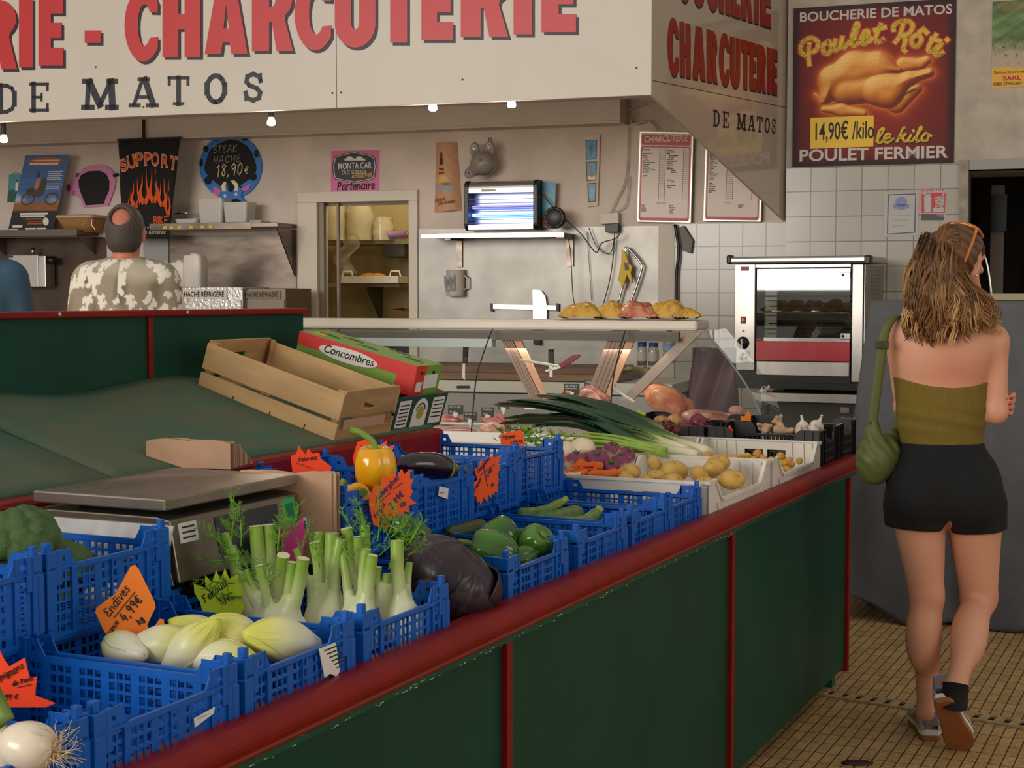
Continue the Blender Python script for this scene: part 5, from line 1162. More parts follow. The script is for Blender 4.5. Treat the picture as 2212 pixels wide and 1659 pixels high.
MB().box(-.001,0,0,L_,.05,H_).build('red_side',CRD,t); MB().box(-.001,0,.0,.06,0,.05).build('red_side',CRD,t); MB().box(0,.06,-.001,0,.0,H_).build('red_end',CRD,t)
MB().box(W_-.1,W_-.02,-.0012,0,.02,.06).build('white_panel',WHITEPAPER,t); MB().box(.012,.045,-.002,-.001,.012,.04).build('white_panel',WHITEPAPER,t)
for x in (.03,W_-.055): MB().box(x,x+.012,-.0016,0,.062,.07).build('grip_hole',INK,t)
Lm = Matrix(((0,1,0,-.0012),(-1,0,0,0),(0,0,1,0),(0,0,0,1)))
lb = MB().prism([(.235+.1*math.cos(a),.058+.021*math.sin(a)) for a in [i*.2618 for i in range(24)]],-.001,0,M=Matrix(((0,1,0,-.001),(-1,0,0,.46),(0,0,1,0),(0,0,0,1)))).build('oval_label',WHITEPAPER,t)
o = text('lettering','Concombres',.034,0,0,INK,t,shear=.25,bold=.006); o.matrix_basis = Matrix(((0,0,-1,-.0026),(-1,0,0,.31),(0,1,0,.05),(0,0,0,1))); fitw(o,.17)
for k,(y,x) in enumerate(((.06,.07),(.13,.12),(.2,.05),(.28,.1),(.34,.06))): MB().tube([(x+.02*math.sin(i*.5),y+.016*i-.04,H_+.0004) for i in range(6)],[.002,.009,.012,.012,.009,.002],8,flat=.06).build('cucumber_print',CDG,t)
MB().prism(starpoly(6,.025,.012,2),-.001,0,M=TR(.05,.36,H_,rx=-math.pi/2)).build('flower_print',mat('flower_yellow',(222,176,40),.6),t)
# ------------------------------------------------------------------ price signs
NEON = mat('neon_orange_card',(255,92,20),.65); NEON2 = mat('neon_red_card',(255,70,20),.65); NEONO = mat('amber_card',(240,124,30),.65); NEONY = mat('neon_yellow_card',(204,226,40),.65); NEONP = mat('neon_pink_card',(206,52,130),.65)
PURP = mat('purple_pen',(70,40,110),.6); BPEN = mat('black_pen',(28,26,28),.6)
def price_sign(lab,poly,Y,card,words,inkm,yaw=0,tilt=8,front=None,group='star-shaped price cards'):
    cx_ = sum(p[0] for p in poly)/len(poly); by = max(p[1] for p in poly); xd = Vector((math.cos(R(yaw)),math.sin(R(yaw)),0)); zd = Vector((-xd.y*math.sin(R(tilt)),xd.x*math.sin(R(tilt)),math.cos(R(tilt))))
    P = Plane(at_y(cx_,by,Y),xd,zd)
    if front: lx = min(p[0] for p in poly); P = Plane(SP(lx,by,front-.014).o,xd,Vector((0,0,1))).at(cx_,by)
    t = thing('price_sign',lab,'price sign',P,group)
    mb = MB(); V_,F_ = tess([P(*c) for c in poly],0); mb.add(V_,F_); mb.build('card',card,t)
    if words:
        mb = MB()
        for s_,x,z,h,w,rot in words:
            if s_ == '_': a,b = P(x,z),P(h,w); mb.stroke([a,b],rot*(P(x+1,z)[0]-a[0]),-.0024,-.0014); continue
            a = P(x,z); hh = P(x,z-h)[1]-a[1]; pen(mb,s_,hh,a[0],a[1],w*hh/h,R(rot),y0=-.0024)
        mb.v = [(x,min(y,-.0013),z) for x,y,z in mb.v]; mb.build('handwriting',inkm,t)
    return t
yS = lambda s_,t_: ST(s_,t_,0).y
price_sign('amber hand-shaped card reading Endives over the chicory',[(283,1222),(292,1220),(300,1230),(334,1300),(336,1312),(318,1350),(320,1360),(330,1358),(345,1337),(354,1338),(355,1348),(345,1362),(292,1398),(270,1410),(246,1410),(206,1322),(209,1312),(250,1282)],yS(.4,.27),NEONO,
           [('Endives',236,1334,19,1.9,53),('_',246,1335,292,1278,1.6),('4,99€',272,1345,21,2.6,52),('kg',302,1350,13,2.2,48),('France',234,1378,11,1.5,55),('cat1',246,1384,8,1.3,55)],BPEN,yaw=8)
price_sign('red star card reading Champignons de Paris at the left photo edge',[(-40,1440),(-20,1425),(0,1405),(8,1422),(20,1440),(54,1420),(58,1440),(64,1463),(80,1462),(78,1480),(76,1502),(120,1519),(98,1528),(-10,1528),(-50,1500),(-34,1475)],yS(-.03,.12),NEON2,
           [('Champignons',-36,1490,14,1.4,27),('de Paris',28,1482,10,1.3,15),('2,99 €',-2,1513,12,1.3,2),('_',16,1462,38,1452,1.4),('_',38,1485,68,1478,1.4)],BPEN,yaw=12)
price_sign('yellow star card reading Fenouil beside the fennel',[(418,1257),(424,1263),(444,1270),(443,1243),(458,1258),(467,1232),(476,1252),(486,1228),(495,1250),(515,1240),(516,1262),(535,1270),(520,1290),(528,1310),(520,1330),(440,1330),(432,1300),(420,1280)],yS(.64,.4),NEONY,
           [('Fenouil',444,1302,16,2.0,38),('1,99',476,1306,11,1.5,20),('_',470,1294,500,1280,1.8),('_',442,1268,488,1305,1.4)],BPEN,yaw=8)
price_sign('pink star card half hidden behind the fennel fronds',[(595,1145),(625,1142),(622,1128),(636,1137),(654,1113),(657,1140),(664,1150),(655,1200),(640,1225),(604,1215),(612,1180)],yS(.95,.4),NEONP,None,BPEN)
price_sign('neon orange star card reading Aubergines 3,99 on the aubergine crate',[(798,1072),(811,1046),(822,1052),(827,1029),(842,1033),(846,1017),(858,1028),(868,1013),(873,1025),(886,1014),(885,1035),(893,1034),(885,1055),(892,1060),(884,1075),(899,1087),(882,1092),(882,1107),(872,1104),(873,1120),(858,1112),(856,1132),(842,1120),(836,1146),(822,1140),(806,1133),(801,1110),(797,1090)],yS(1.33,.3),NEON,
           [('Aubergines',815,1082,12,1.6,40),('_',818,1086,842,1064,1.3),('_',850,1056,868,1042,1.3),('3,99€',846,1101,15,1.9,44),('kg.',866,1096,11,1.7,42),('France',812,1120,10,1.4,52),('cat1',820,1136,8,1.3,55),('_',812,1082,838,1130,1.2)],PURP,yaw=35,front=.372)
price_sign('neon orange star card reading Courgettes hanging on the upper blue crate',[(1020,1046),(1031,1037),(1024,1014),(1034,1010),(1040,992),(1049,1004),(1052,984),(1059,993),(1064,979),(1068,990),(1082,984),(1074,1005),(1081,1010),(1073,1025),(1077,1036),(1073,1050),(1076,1062),(1068,1062),(1067,1070),(1061,1066),(1063,1077),(1053,1068),(1052,1085),(1044,1074),(1038,1092),(1034,1080),(1030,1086),(1028,1071),(1021,1070),(1027,1060)],yS(1.87,.365),NEON,
           [('Courgettes',1032,1022,8,1.2,36),('1,99€',1052,1031,8,1.2,40),('kg',1062,1052,7,1.2,55),('Espagne',1028,1056,6,.9,52),('_',1042,1000,1052,1050,1.0),('_',1036,1027,1068,1002,.9)],PURP,yaw=50,front=.405)
price_sign('orange square card reading Poireaux in front of the celery leaves',[(1080,938),(1118,930),(1126,928),(1130,938),(1136,975),(1084,980)],yS(2.36,.78),NEON,[('Poireaux',1086,947,6,.9,6),('3,99€ kg',1102,959,6,.9,8),('_',1090,949,1112,945,.9)],BPEN,yaw=8)
price_sign('orange torn card reading Carottes between the carrots',[(1253,1002),(1256,996),(1268,999),(1285,1000),(1289,1008),(1293,1031),(1254,1030)],yS(2.5,.44),NEON,[('Carottes',1259,1012,5,.8,2),('de Terre',1262,1019,4.5,.8,0),('_',1264,1021,1286,1021,.9),('kg',1278,1028,4,.8,0)],BPEN)
price_sign('orange curled card behind the paper bags reading Poivrons',[(629,1000),(628,985),(640,980),(645,962),(652,972),(660,982),(666,968),(674,980),(690,978),(692,990),(716,1008),(712,1030),(632,1020)],yS(1.35,.7),NEON2,[('Poivrons',645,998,9,1.1,8),('_',640,1000,676,1012,1)],BPEN,yaw=6)
price_sign('orange card sticking up behind the yellow pepper stem',[(762,990),(767,970),(772,955),(800,945),(812,960),(815,966),(836,951),(833,968),(853,960),(843,985),(845,1000),(765,1005)],yS(1.45,.7),NEON2,[('Ep',808,962,10,1.2,0),('E',778,972,9,1.2,0)],BPEN,yaw=6)
price_sign('small pink star card at the black onion crate',starpoly(9,18,11,5) and [(1347+a,922-b) for a,b in starpoly(9,17,10,5,1,.8)],yS(3.7,.52),NEONP,None,BPEN)
price_sign('tiny orange crown card among the leek roots',[(1414,985),(1416,976),(1420,980),(1423,974),(1427,980),(1431,975),(1433,981),(1437,979),(1436,988),(1414,988)],yS(3.06,.45),NEON,None,BPEN)
price_sign('orange flame-shaped card between the black crates',[(1573,920),(1578,919),(1582,928),(1584,926),(1583,942),(1576,938)],yS(3.72,.42),NEON2,None,BPEN)
price_sign('small amber card clipped on the black garlic crate',[(1600,898),(1608,900),(1616,886),(1622,897),(1622,910),(1600,909)],yS(3.98,.46),NEONO,None,BPEN)
price_sign('small yellow bird-shaped clip on the black onion crate',[(1377,886),(1382,884),(1385,890),(1396,892),(1392,899),(1380,900),(1380,892)],yS(3.78,.85),NEONY,None,BPEN)
# ================================================================== fruit and vegetables
def gl(c): return np.array(lin(c))
def mixp(a,b,t): t = np.clip(t,0,1)[:,None]; return gl(a)*(1-t)+gl(b)*t if not isinstance(a,np.ndarray) else a*(1-t)+(gl(b) if not isinstance(b,np.ndarray) else b)*t
def basis(pos,ax,roll=0):
    """frame whose local z points along ax"""
    z = Vector(ax).normalized(); x = z.orthogonal().normalized(); y = z.cross(x)
    return Matrix.Translation(pos) @ Matrix(((x.x,y.x,z.x,0),(x.y,y.y,z.y,0),(x.z,y.z,z.z,0),(0,0,0,1))) @ Matrix.Rotation(roll,4,'Z')
SV = lambda s_,t_,z_: E_*s_+N_*t_+Vector((0,0,z_))      # direction in stall terms
def bell_pepper(lab,pos,ax,R_,H,c1,c2,stemc,lobes=4,roll=0,seed=1,stem=None,group=None,M=None):
    t = thing('bell_pepper',lab,'pepper',M or basis(pos,ax,roll),group); mb = MB(); P = []; nu,nv = 30,48
    for i in range(nu+1):
        u = i/nu; ph = math.pi*u; row = []
        for j in range(nv):
            a = 2*math.pi*j/nv; rr = (math.sin(ph)**.72)*(1+.1*u)*(1-.22*max(0,u-.6)); lb = 1-.11*(abs(math.cos(lobes*a/2+seed))**4 < .5 and 0 or 0)
            lobe = 1-.14*(1-abs(math.sin(lobes*a/2+seed*.7)))**2.2; lobe *= 1+.05*math.sin(a+seed)
            zz = H*.5*math.cos(ph); edge = math.sin(ph)
            if u < .5: zz -= H*.17*math.exp(-(edge/.42)**2)
            else: zz += H*.09*math.exp(-(edge/.3)**2)*(1+.6*math.cos(lobes*a));
            row.append((R_*rr*lobe*math.cos(a),R_*rr*lobe*math.sin(a),zz))
        P.append(row)
    mb.grid(P,closev=True); V = np.array(mb.v); n = vnoise(V,40,seed); mb.col = mixp(c1,c2,.5+.6*n+.25*V[:,2]/H)
    mb.build('flesh',vcol_mat('pepper_skin',.16,coat=.35),t)
    zs = H*.5-H*.17-.004; st_ = stem or [(0,0,zs),(.002,0,zs+.018),(.008,.002,zs+.034)]
    k = len(st_); m2 = MB().tube(cr(st_,4),[.011]+[.007]*(len(cr(st_,4))-3)+[.0075,.009],10); m2.ell((0,0,zs),(.018,.018,.006),12,k=6); m2.build('stem',mat(stemc,{'green_stem': (108,140,50),'pepper_stem': (120,150,60)}[stemc],.5),t)
    return t
GP1,GP2 = (28,72,18),(78,128,34)
YP1,YP2 = (214,138,8),(242,182,20)
bell_pepper('upright yellow pepper with long curved stem standing above its crate',at_y(808,1003,yS(1.25,.5)),(-.05,-.02,1),.0435,.108,YP1,YP2,'pepper_stem',3,.6,2,[(0.004,0,.03),(.0,0,.05),(-.012,0,.062),(-.03,0,.074),(-.05,0,.078)],M=Matrix.Translation(at_y(808,1008,yS(1.25,.5))) @ Matrix.Rotation(.1,4,'X'))
bell_pepper('yellow pepper lying inside its crate below the upright one',at_y(768,1078,yS(1.2,.5)),SV(-.5,-.7,.45),.034,.075,YP1,YP2,'pepper_stem',4,0,1)
bell_pepper('yellow pepper half seen beside the paper bag pack',at_y(722,1082,yS(1.16,.58)),SV(.6,.1,.5),.034,.075,YP1,YP2,'pepper_stem',4,0,3)
bell_pepper('yellow pepper low in the crate behind the lattice',at_y(752,1118,yS(1.25,.45)),SV(.3,-.8,.3),.036,.08,YP1,YP2,'pepper_stem',4,1,3)
bell_pepper('green pepper with pale stem lying on its side, front of the crate',at_y(1062,1190,yS(1.27,.22)),SV(-.35,.75,.28),.042,.115,GP1,GP2,'green_stem',4,0,1,[(0,0,.042),(.002,0,.06),(.008,0,.078),(.012,0,.084)])
bell_pepper('green pepper with a deep crease resting behind the stemmed one',at_y(1077,1156,yS(1.38,.27)),SV(-.2,.5,.85),.042,.085,GP1,GP2,'green_stem',3,.4,5,[(0,0,.02),(0,0,.026)])
bell_pepper('lobed green pepper facing forward on the right of its crate',at_y(1157,1172,yS(1.42,.17)),SV(-.2,-.75,.75),.0385,.078,GP1,GP2,'green_stem',5,.3,2,[(0,0,.018),(0,0,.03)])
bell_pepper('small green pepper wedged below the forward-facing one',at_y(1130,1205,yS(1.38,.13)),SV(.75,-.45,.15),.026,.065,GP1,GP2,'green_stem',4,.3,4,[(0,0,.02),(.002,0,.03),(.004,0,.036)])
bell_pepper('dark green pepper lying below the aubergine price card',at_y(886,1150,yS(1.04,.38)),Vector((.9,.1,-.5)),.03,.095,(24,58,18),(56,98,26),'green_stem',4,1,6)
# aubergine
t = thing('aubergine','glossy dark aubergine lying across its blue crate','aubergine',SM(1.44,.62,1.025));
pts = [(.0,-.06,.0),(.02,-.03,.008),(.06,.0,.01),(.11,-.02,.004),(.15,-.07,-.002)]
Aq = [at_y(858,1006,yS(1.45,.62)),at_y(905,1003,yS(1.5,.58)),at_y(950,1008,yS(1.56,.54)),at_y(975,1014,yS(1.6,.5)),at_y(995,1014,yS(1.62,.46))]
iv = t.matrix_world.inverted(); Al = cr([tuple(iv @ p) for p in Aq],5)
n = len(Al); rr = [.001]+[.03*min(1,.45+.9*(i/(n-1))**.5)*(1-.42*max(0,(i/(n-1)-.45)/.55)) for i in range(1,n)]
cut = int(n*.72); MB().tube(Al[:cut+1],[v*1.02 for v in rr[:cut+1]],22).build('fruit',mat('aubergine_skin',(30,14,24),.14,coat=.5),t)
m2 = MB().tube(Al[cut-3:],[rr[cut-3]*.9,rr[cut-2]*1.06,rr[cut-1]*1.07]+[max(.008,v*(1.05-.16*i)) for i,v in enumerate(rr[cut:])],14); m2.build('calyx',mat('aubergine_calyx',(142,150,76),.6,noise=.2,nscale=60,bump=.3),t)
MB().tube([Al[-2],Al[-1],tuple(Vector(Al[-1])+(Vector(Al[-1])-Vector(Al[-3])).normalized()*.014)],[.009,.007,.008],10).build('stem',mat('aubergine_stem',(150,150,84),.6),t)
# courgettes and cucumbers
def gourd(name,cat,lab,P3,r,c1,c2,tip=(186,190,96),stem=True,group=None,neck=.6):
    o_ = P3[0]; t = thing(name,lab,cat,Matrix.Translation(o_),group); L_ = cr([tuple(p-o_) for p in P3],6); n = len(L_)
    rad = [r*(.45 if i == 0 else 1)*(1-(1-neck)*(i/(n-1))**2) for i in range(n)]; rad[1] = r*.85; rad[-1] *= .9
    mb = MB().tube(L_,rad,14); V = np.array(mb.v); a = np.arange(len(V)) % 14; mb.col = mixp(c1,c2,.45+.5*vnoise(V,130,3)+.25*np.cos(a*2.7)); mb.build('flesh',vcol_mat('gourd_skin',.32,coat=.15,bump=.08,bscale=200),t)
    if stem:
        d = (Vector(L_[-1])-Vector(L_[-3])).normalized(); e = Vector(L_[-1]); MB().tube([e-d*.004,e+d*.012,e+d*.02],[rad[-1]*.95,rad[-1]*.72,rad[-1]*.9],6,smooth=False).build('stem',mat('gourd_stem',(150,168,78),.6),t)
    return t
ZC = (64,96,30),(124,150,62)
Y6 = yS(1.98,.3)
gourd('courgette','courgette','light green courgette curving up to its stem at the back',[at_y(1118,1112,Y6),at_y(1155,1111,Y6),at_y(1185,1102,Y6+.02),at_y(1212,1085,Y6+.05)],.019,*ZC,group='courgettes')
gourd('courgette','courgette','courgette lying low between the two curving ones',[at_y(1252,1108,Y6+.04),at_y(1225,1113,Y6-.0),at_y(1190,1120,Y6-.04),at_y(1150,1126,Y6-.06)],.0215,(60,92,34),(104,134,56),group='courgettes',stem=False)
gourd('courgette','courgette','courgette curling upward at the right of its crate',[at_y(1205,1127,Y6-.04),at_y(1245,1128,Y6-.02),at_y(1272,1122,Y6),at_y(1288,1108,Y6+.03)],.0165,*ZC,group='courgettes',neck=.9)
Y5 = yS(1.62,.3)
gourd('cucumber','cucumber','dark cucumber lying behind the green peppers',[at_y(968,1156,Y5-.06),at_y(1000,1147,Y5),at_y(1040,1136,Y5+.08)],.02,(30,52,20),(70,90,36),stem=False,group='dark cucumbers',neck=.9)
gourd('cucumber','cucumber','dark green cucumber deep in the crate under the courgette crate',[at_y(1030,1165,Y5-.04),at_y(1080,1160,Y5),at_y(1150,1158,Y5-.02)],.02,(30,52,20),(70,90,36),stem=False,group='dark cucumbers',neck=.9)
# red cabbage
t = thing('red_cabbage','large dark red cabbage between the fennel and the green peppers','cabbage',Matrix.Translation(at_y(972,1254,yS(1.03,.17))) @ Matrix.Rotation(R(32),4,'Y') @ Matrix.Diagonal((1.13,1.0,.98,1)))
def cab(Q): return ellip(Q,(0,0,0),(.082,.084,.07))
mb = MB(); P = []
for i in range(41):
    ph = math.pi*i/40
    P.append([(lambda d,r: (r*.086*d[0],r*.086*d[1],r*.07*d[2]))((math.sin(ph)*math.cos(a),math.sin(ph)*math.sin(a),math.cos(ph)),1+.02*math.sin(3*a+ph*4)) for a in [2*math.pi*j/60 for j in range(60)]])
mb.grid(P,closev=True); V = np.array(mb.v); CABM = vcol_mat('cabbage_leaf',.36,coat=.1,bump=.12,bscale=70)
mb.col = mixp((52,34,46),(26,18,30),.5+.6*vnoise(V,45,2)); mb.build('head',CABM,t)
def cab_leaf(rot,spread,lift,seed):
    G = []; cols = []; rn = random.Random(seed)
    for i in range(25):
        u = i/24; row = []
        for j in range(31):
            v = j/30*2-1; w = spread*math.sin(math.pi*min(1,u*.8+.12)); th = -1.25+2.3*u; az = v*w
            rr = 1.012+.6*lift*u*u+.018*math.sin(9*v+seed)*u*u+.006*math.cos(v*12)*u; d = Vector((math.cos(th)*math.sin(az),math.cos(th)*math.cos(az),math.sin(th)))
            row.append((d.x*.087*rr,d.y*.087*rr,d.z*.072*rr)); vein = math.exp(-(v/.035)**2)+.8*sum(math.exp(-((abs(v)-(u-q)*.9)/.02)**2)*(u > q) for q in (.1,.25,.4,.55)); cols.append(min(1,vein))
        G.append(row)
    mb = MB().grid(G); c = mixp((44,30,38),(96,76,84),np.array(cols)*.4+.12*vnoise(np.array(mb.v),60,seed)); mb.col = c
    o = mb.build('outer_leaf',CABM,t,M=rot); q_ = o.modifiers.new('thickness','SOLIDIFY'); q_.thickness = .0025; return o
cab_leaf(Matrix.Rotation(R(205),4,'Z') @ Matrix.Rotation(R(-22),4,'X'),1.0,.05,1); cab_leaf(Matrix.Rotation(R(130),4,'Z') @ Matrix.Rotation(R(15),4,'X'),1.0,.06,2); cab_leaf(Matrix.Rotation(R(290),4,'Z') @ Matrix.Rotation(R(-40),4,'Y'),1.0,.04,3); cab_leaf(Matrix.Rotation(R(20),4,'Z') @ Matrix.Rotation(R(-10),4,'X'),1.1,.03,4)
# chicory
def chicory(lab,pos,ax,L_,r,seed):
    t = thing('chicory',lab,'chicory',basis(pos,ax,seed),'chicory heads');
    for k in range(4):
        P = []; w0_ = [6.28,3.6,3.2,2.6][k]; sc = [.94,1.0,1.03,1.05][k]; L2 = L_*[1,.97,.93,.86][k]; a0 = k*2.1+seed
        for i in range(21):
            u = i/20; rr = max(.001,r*sc*(math.sin(math.pi*min(1,.1+.9*u)**1.25)**.75 if 0 < u < 1 else 0)*(1 if u < .97 else .5)); wv = w0_*(1-.75*max(0,u-.45)**1.0*(k > 0)); n = 24
            P.append([(rr*math.cos(a0+wv*(j/(n-1)-.5)),rr*math.sin(a0+wv*(j/(n-1)-.5)),-L2/2+L2*u+(0 if k == 0 else .003*math.sin(j*.9)*u)) for j in range(n)])
        mb = MB().grid(P); V = np.array(mb.v); u_ = V[:,2]/L2+.5; vein = np.exp(-((np.arctan2(V[:,1],V[:,0])-a0+math.pi) % (.5)-.25)**2*0)
        c = mixp(mixp((228,222,198),(222,214,128),(u_-.25)*1.6),(204,204,66),np.clip(u_-.55,0,1)*1.9+.12*vnoise(V,90,seed+k)); mb.col = c
        o = mb.build('leaf' if k else 'heart',vcol_mat('chicory_leaf',.42,sss=.1,coat=.1),t)
        q_ = o.modifiers.new('thickness','SOLIDIFY'); q_.thickness = .0016
    return t
Ye = yS(.42,.2)
chicory('chicory head at the far left of its group, lying flat',at_y(350,1392,Ye-.02),SV(.25,-.85,.15),.135,.029,1)
chicory('chicory head pointing forward, second from the left',at_y(412,1400,Ye-.04),SV(.15,-.5,.5),.13,.03,2)
chicory('chicory head at the back, touching the orange price card side',at_y(438,1373,Ye+.05),SV(-.55,.55,.4),.12,.028,3)
chicory('big yellow-tipped chicory head in the middle, tip up to the left',at_y(512,1378,Ye),SV(-.7,.3,.55),.125,.033,4)
chicory('chicory head on the right beside the torn paper label',at_y(610,1382,Ye),SV(-.75,.45,.25),.14,.034,5)
chicory('chicory head underneath the others at the front',at_y(478,1424,Ye-.05),SV(.2,-.7,-.05),.13,.03,6)
chicory('chicory head low at the left beneath the price card',at_y(268,1402,Ye-.02),SV(.3,.8,.0),.12,.027,7)
# fennel
FRM = mat('fennel_frond',(122,172,50),.6,col2=(92,146,40),nscale=30)
def frond(mb,p,d,L_,rn,lvl=0):
    p = Vector(p); d = Vector(d).normalized(); n = 5; pts = [p]
    for i in range(n): d = (d+Vector((rn.uniform(-.18,.18),rn.uniform(-.18,.18),rn.uniform(-.05,.12)))).normalized(); pts.append(pts[-1]+d*L_/n)
    L_ *= .88; r0 = [.0015,.0008,.0005][lvl]; mb.tube(pts,[r0*(1-.12*i) for i in range(n+1)],4 if lvl == 0 else 3,caps=False)
    if lvl < 2:
        for i in range(1,n+1):
            for s_ in range(2 if lvl == 0 else 3):
                a = d.orthogonal().normalized(); a.rotate(Matrix.Rotation(rn.uniform(0,6.28),3,d)); frond(mb,pts[i],d*.7+a,L_*(.42 if lvl == 0 else .4)*rn.uniform(.7,1.2)*(1.15-.1*i),rn,lvl+1)
def fennel(lab,base,stalks,seed,br=.04,bh=.075,fronds=()):
    """stalks: (tip point in the place, radius)"""
    base = Vector(base); t = thing('fennel',lab,'fennel',Matrix.Translation(base),'fennel bulbs'); rn = random.Random(seed); loc = [(Vector(p)-base,r) for p,r in stalks]
    def f(Q):
        d = ellip(Q,(0,0,bh*.42),(br,br*.78,bh*.55))
        for v,r in loc: m_ = Vector((v.x*.42,v.y*.42,bh*.72)); e = bh*.95+.02; q_ = Vector((v.x*.6,v.y*.6,e)); d = smin(d,caps(Q,tuple(m_),tuple(q_),r*1.35,r*1.02),.018)
        return d
    mx = max(max(abs(v.x),abs(v.y)) for v,r in loc)*.65+br+.03
    mb = skin_mb(f,(-mx,-mx,-.03),(mx,mx,bh+.07),.0034); V = np.array(mb.v); a = np.arctan2(V[:,1],V[:,0]); rib = np.abs(np.sin(a*9+V[:,2]*12))**6
    mb.col = mixp(mixp((232,228,204),(206,212,158),V[:,2]/bh*.75-.2+.1*rib),(168,190,96),(V[:,2]-bh*.85)/.05*.55+.1*vnoise(V,90,seed)); mb.build('bulb',vcol_mat('fennel_skin',.38,sss=.08,coat=.1),t)
    for k,(v,r) in enumerate(loc):
        q_ = Vector((v.x*.6,v.y*.6,bh*.95+.008)); bend = Vector((rn.uniform(-.004,.004),rn.uniform(-.004,.004),0)); L_ = cr([tuple(q_),tuple((q_+v)/2+bend),tuple(v)],6); n = len(L_)
        mb = MB().tube(L_,[r*(1.02-.12*i/n) for i in range(n)],14,caps=False); V = np.array(mb.v); u = np.repeat(np.arange(n)/(n-1),14); jj = np.tile(np.arange(14),n)
        mb.col = mixp(mixp((206,212,158),(150,178,74),u*1.3+.12*np.sin(jj*3.1)),(112,156,48),(u-.5)*1.2+.12*np.cos(jj*2.3+k)); o = mb.build('stalk',vcol_mat('fennel_skin',.38),t)
        d = (Vector(L_[-1])-Vector(L_[-2])).normalized(); e = Vector(L_[-1]); x_ = d.orthogonal().normalized(); y_ = d.cross(x_); MB().add([tuple(e+d*.0006+(x_*math.cos(2*math.pi*i/14)+y_*math.sin(2*math.pi*i/14))*r*.92) for i in range(14)],[tuple(range(14))]).build('cut_end',mat('fennel_cut',(206,208,160),.7),o)
    if fronds:
        mb = MB()
        for p,d,L_ in fronds: frond(mb,Vector(p)-base,d,L_,rn)
        mb.build('fronds',FRM,t)
    return t
Yf = yS(.74,.2); zb_ = .805
def fb(px,Y): v = at_y(px,1000,Y); return (v.x,Y,zb_)
A = lambda px,py,Y: at_y(px,py,Y)
fennel('squat fennel bulb with three short thick stalks at the front',fb(600,Yf-.03),[(A(526,1235,Yf-.01),.0115),(A(560,1222,Yf-.05),.0085),(A(632,1215,Yf-.04),.0095),(A(655,1207,Yf-.05),.0115)],1,.052,.075,
       [(A(540,1265,Yf-.04),(-.3,-.2,.9),.05),(A(585,1270,Yf-.04),(.2,-.3,.9),.06),(A(560,1260,Yf),(-.6,0,.8),.06)])
fennel('fennel bulb with one bent dark green stalk in the middle',fb(697,Yf+.02),[(A(680,1172,Yf+.03),.011),(A(735,1165,Yf+.02),.0115)],2,.036,.085,[(A(690,1225,Yf),(-.2,-.2,.9),.05)])
fennel('front fennel bulb with two upright cut stalks',fb(770,Yf-.02),[(A(791,1187,Yf-.01),.0095),(A(805,1200,Yf-.03),.0105),(A(740,1190,Yf+.02),.0085)],3,.04,.08,[(A(760,1220,Yf),(-.3,0,.9),.05)])
fennel('fennel bulb with a single long pale stalk nearest the cabbage',fb(872,Yf+.02),[(A(858,1168,Yf+.02),.0125),(A(884,1215,Yf+.06),.007)],4,.035,.08,[(A(885,1175,Yf+.05),(.5,0,.7),.05),(A(880,1200,Yf+.06),(.7,.1,.5),.05)])
fennel('fennel at the back with two tall flat green stalks',fb(566,Yf+.07),[(A(553,1137,Yf+.08),.0135),(A(580,1134,Yf+.09),.012),(A(612,1200,Yf+.02),.0125)],5,.04,.08,
       [(A(600,1190,Yf+.06),(.2,0,.9),.06),(A(500,1170,Yf+.08),(.3,0,.95),.065),(A(520,1180,Yf+.06),(.1,0,.95),.07),(A(545,1240,Yf+.02),(-.5,-.2,.6),.06)])
fennel('fennel at the left with thin slanting stalks and feathery tops',fb(550,Yf+.05),[(A(487,1152,Yf+.06),.008),(A(500,1180,Yf+.05),.010)],6,.034,.07,
       [(A(500,1165,Yf+.06),(.25,0,1),.08),(A(490,1180,Yf+.05),(-.8,0,.5),.06),(A(500,1200,Yf+.04),(-.6,0,.6),.06),(A(510,1210,Yf+.02),(-.9,0,-.1),.06),(A(505,1260,Yf),(-.7,-.1,.1),.06),(A(520,1290,Yf),(-.5,-.3,.1),.05)])
fennel('fennel behind with two blunt pale stalks before the paper bags',fb(705,Yf+.1),[(A(689,1148,Yf+.12),.0115),(A(717,1152,Yf+.1),.0135),(A(640,1185,Yf+.1),.007)],7,.036,.085,
       [(A(620,1150,Yf+.14),(.1,0,.95),.05),(A(630,1160,Yf+.12),(.3,0,.9),.06),(A(610,1190,Yf+.1),(-.1,0,.95),.06),(A(650,1200,Yf+.1),(0,0,1),.06),(A(600,1200,Yf+.1),(.2,0,.9),.05)])
fennel('fennel at the back right with green stalks in a feathery tuft',fb(810,Yf+.11),[(A(748,1142,Yf+.12),.0115),(A(788,1136,Yf+.14),.0105),(A(775,1160,Yf+.1),.011)],8,.04,.085,
       [(A(790,1150,Yf+.13),(-.3,0,.9),.06),(A(815,1170,Yf+.11),(.0,0,.9),.09),(A(830,1170,Yf+.11),(.4,0,.8),.07),(A(790,1180,Yf+.08),(.1,0,.9),.06),(A(820,1200,Yf+.08),(.5,0,.6),.06),(A(805,1210,Yf+.06),(-.2,0,.8),.06),(A(840,1220,Yf+.06),(.5,0,.3),.06),(A(770,1150,Yf+.14),(-.7,0,.6),.05),(A(830,1150,Yf+.12),(.2,0,.9),.05),(A(845,1160,Yf+.1),(.7,0,.5),.05)])
fennel('fennel bulb tucked behind the single long stalk',fb(830,Yf+.07),[(A(836,1240,Yf+.07),.009),(A(862,1236,Yf+.08),.008),(A(815,1225,Yf+.07),.009)],9,.04,.075,[(A(840,1230,Yf+.05),(.2,0,.9),.05),(A(850,1210,Yf+.06),(.3,0,.9),.05)])
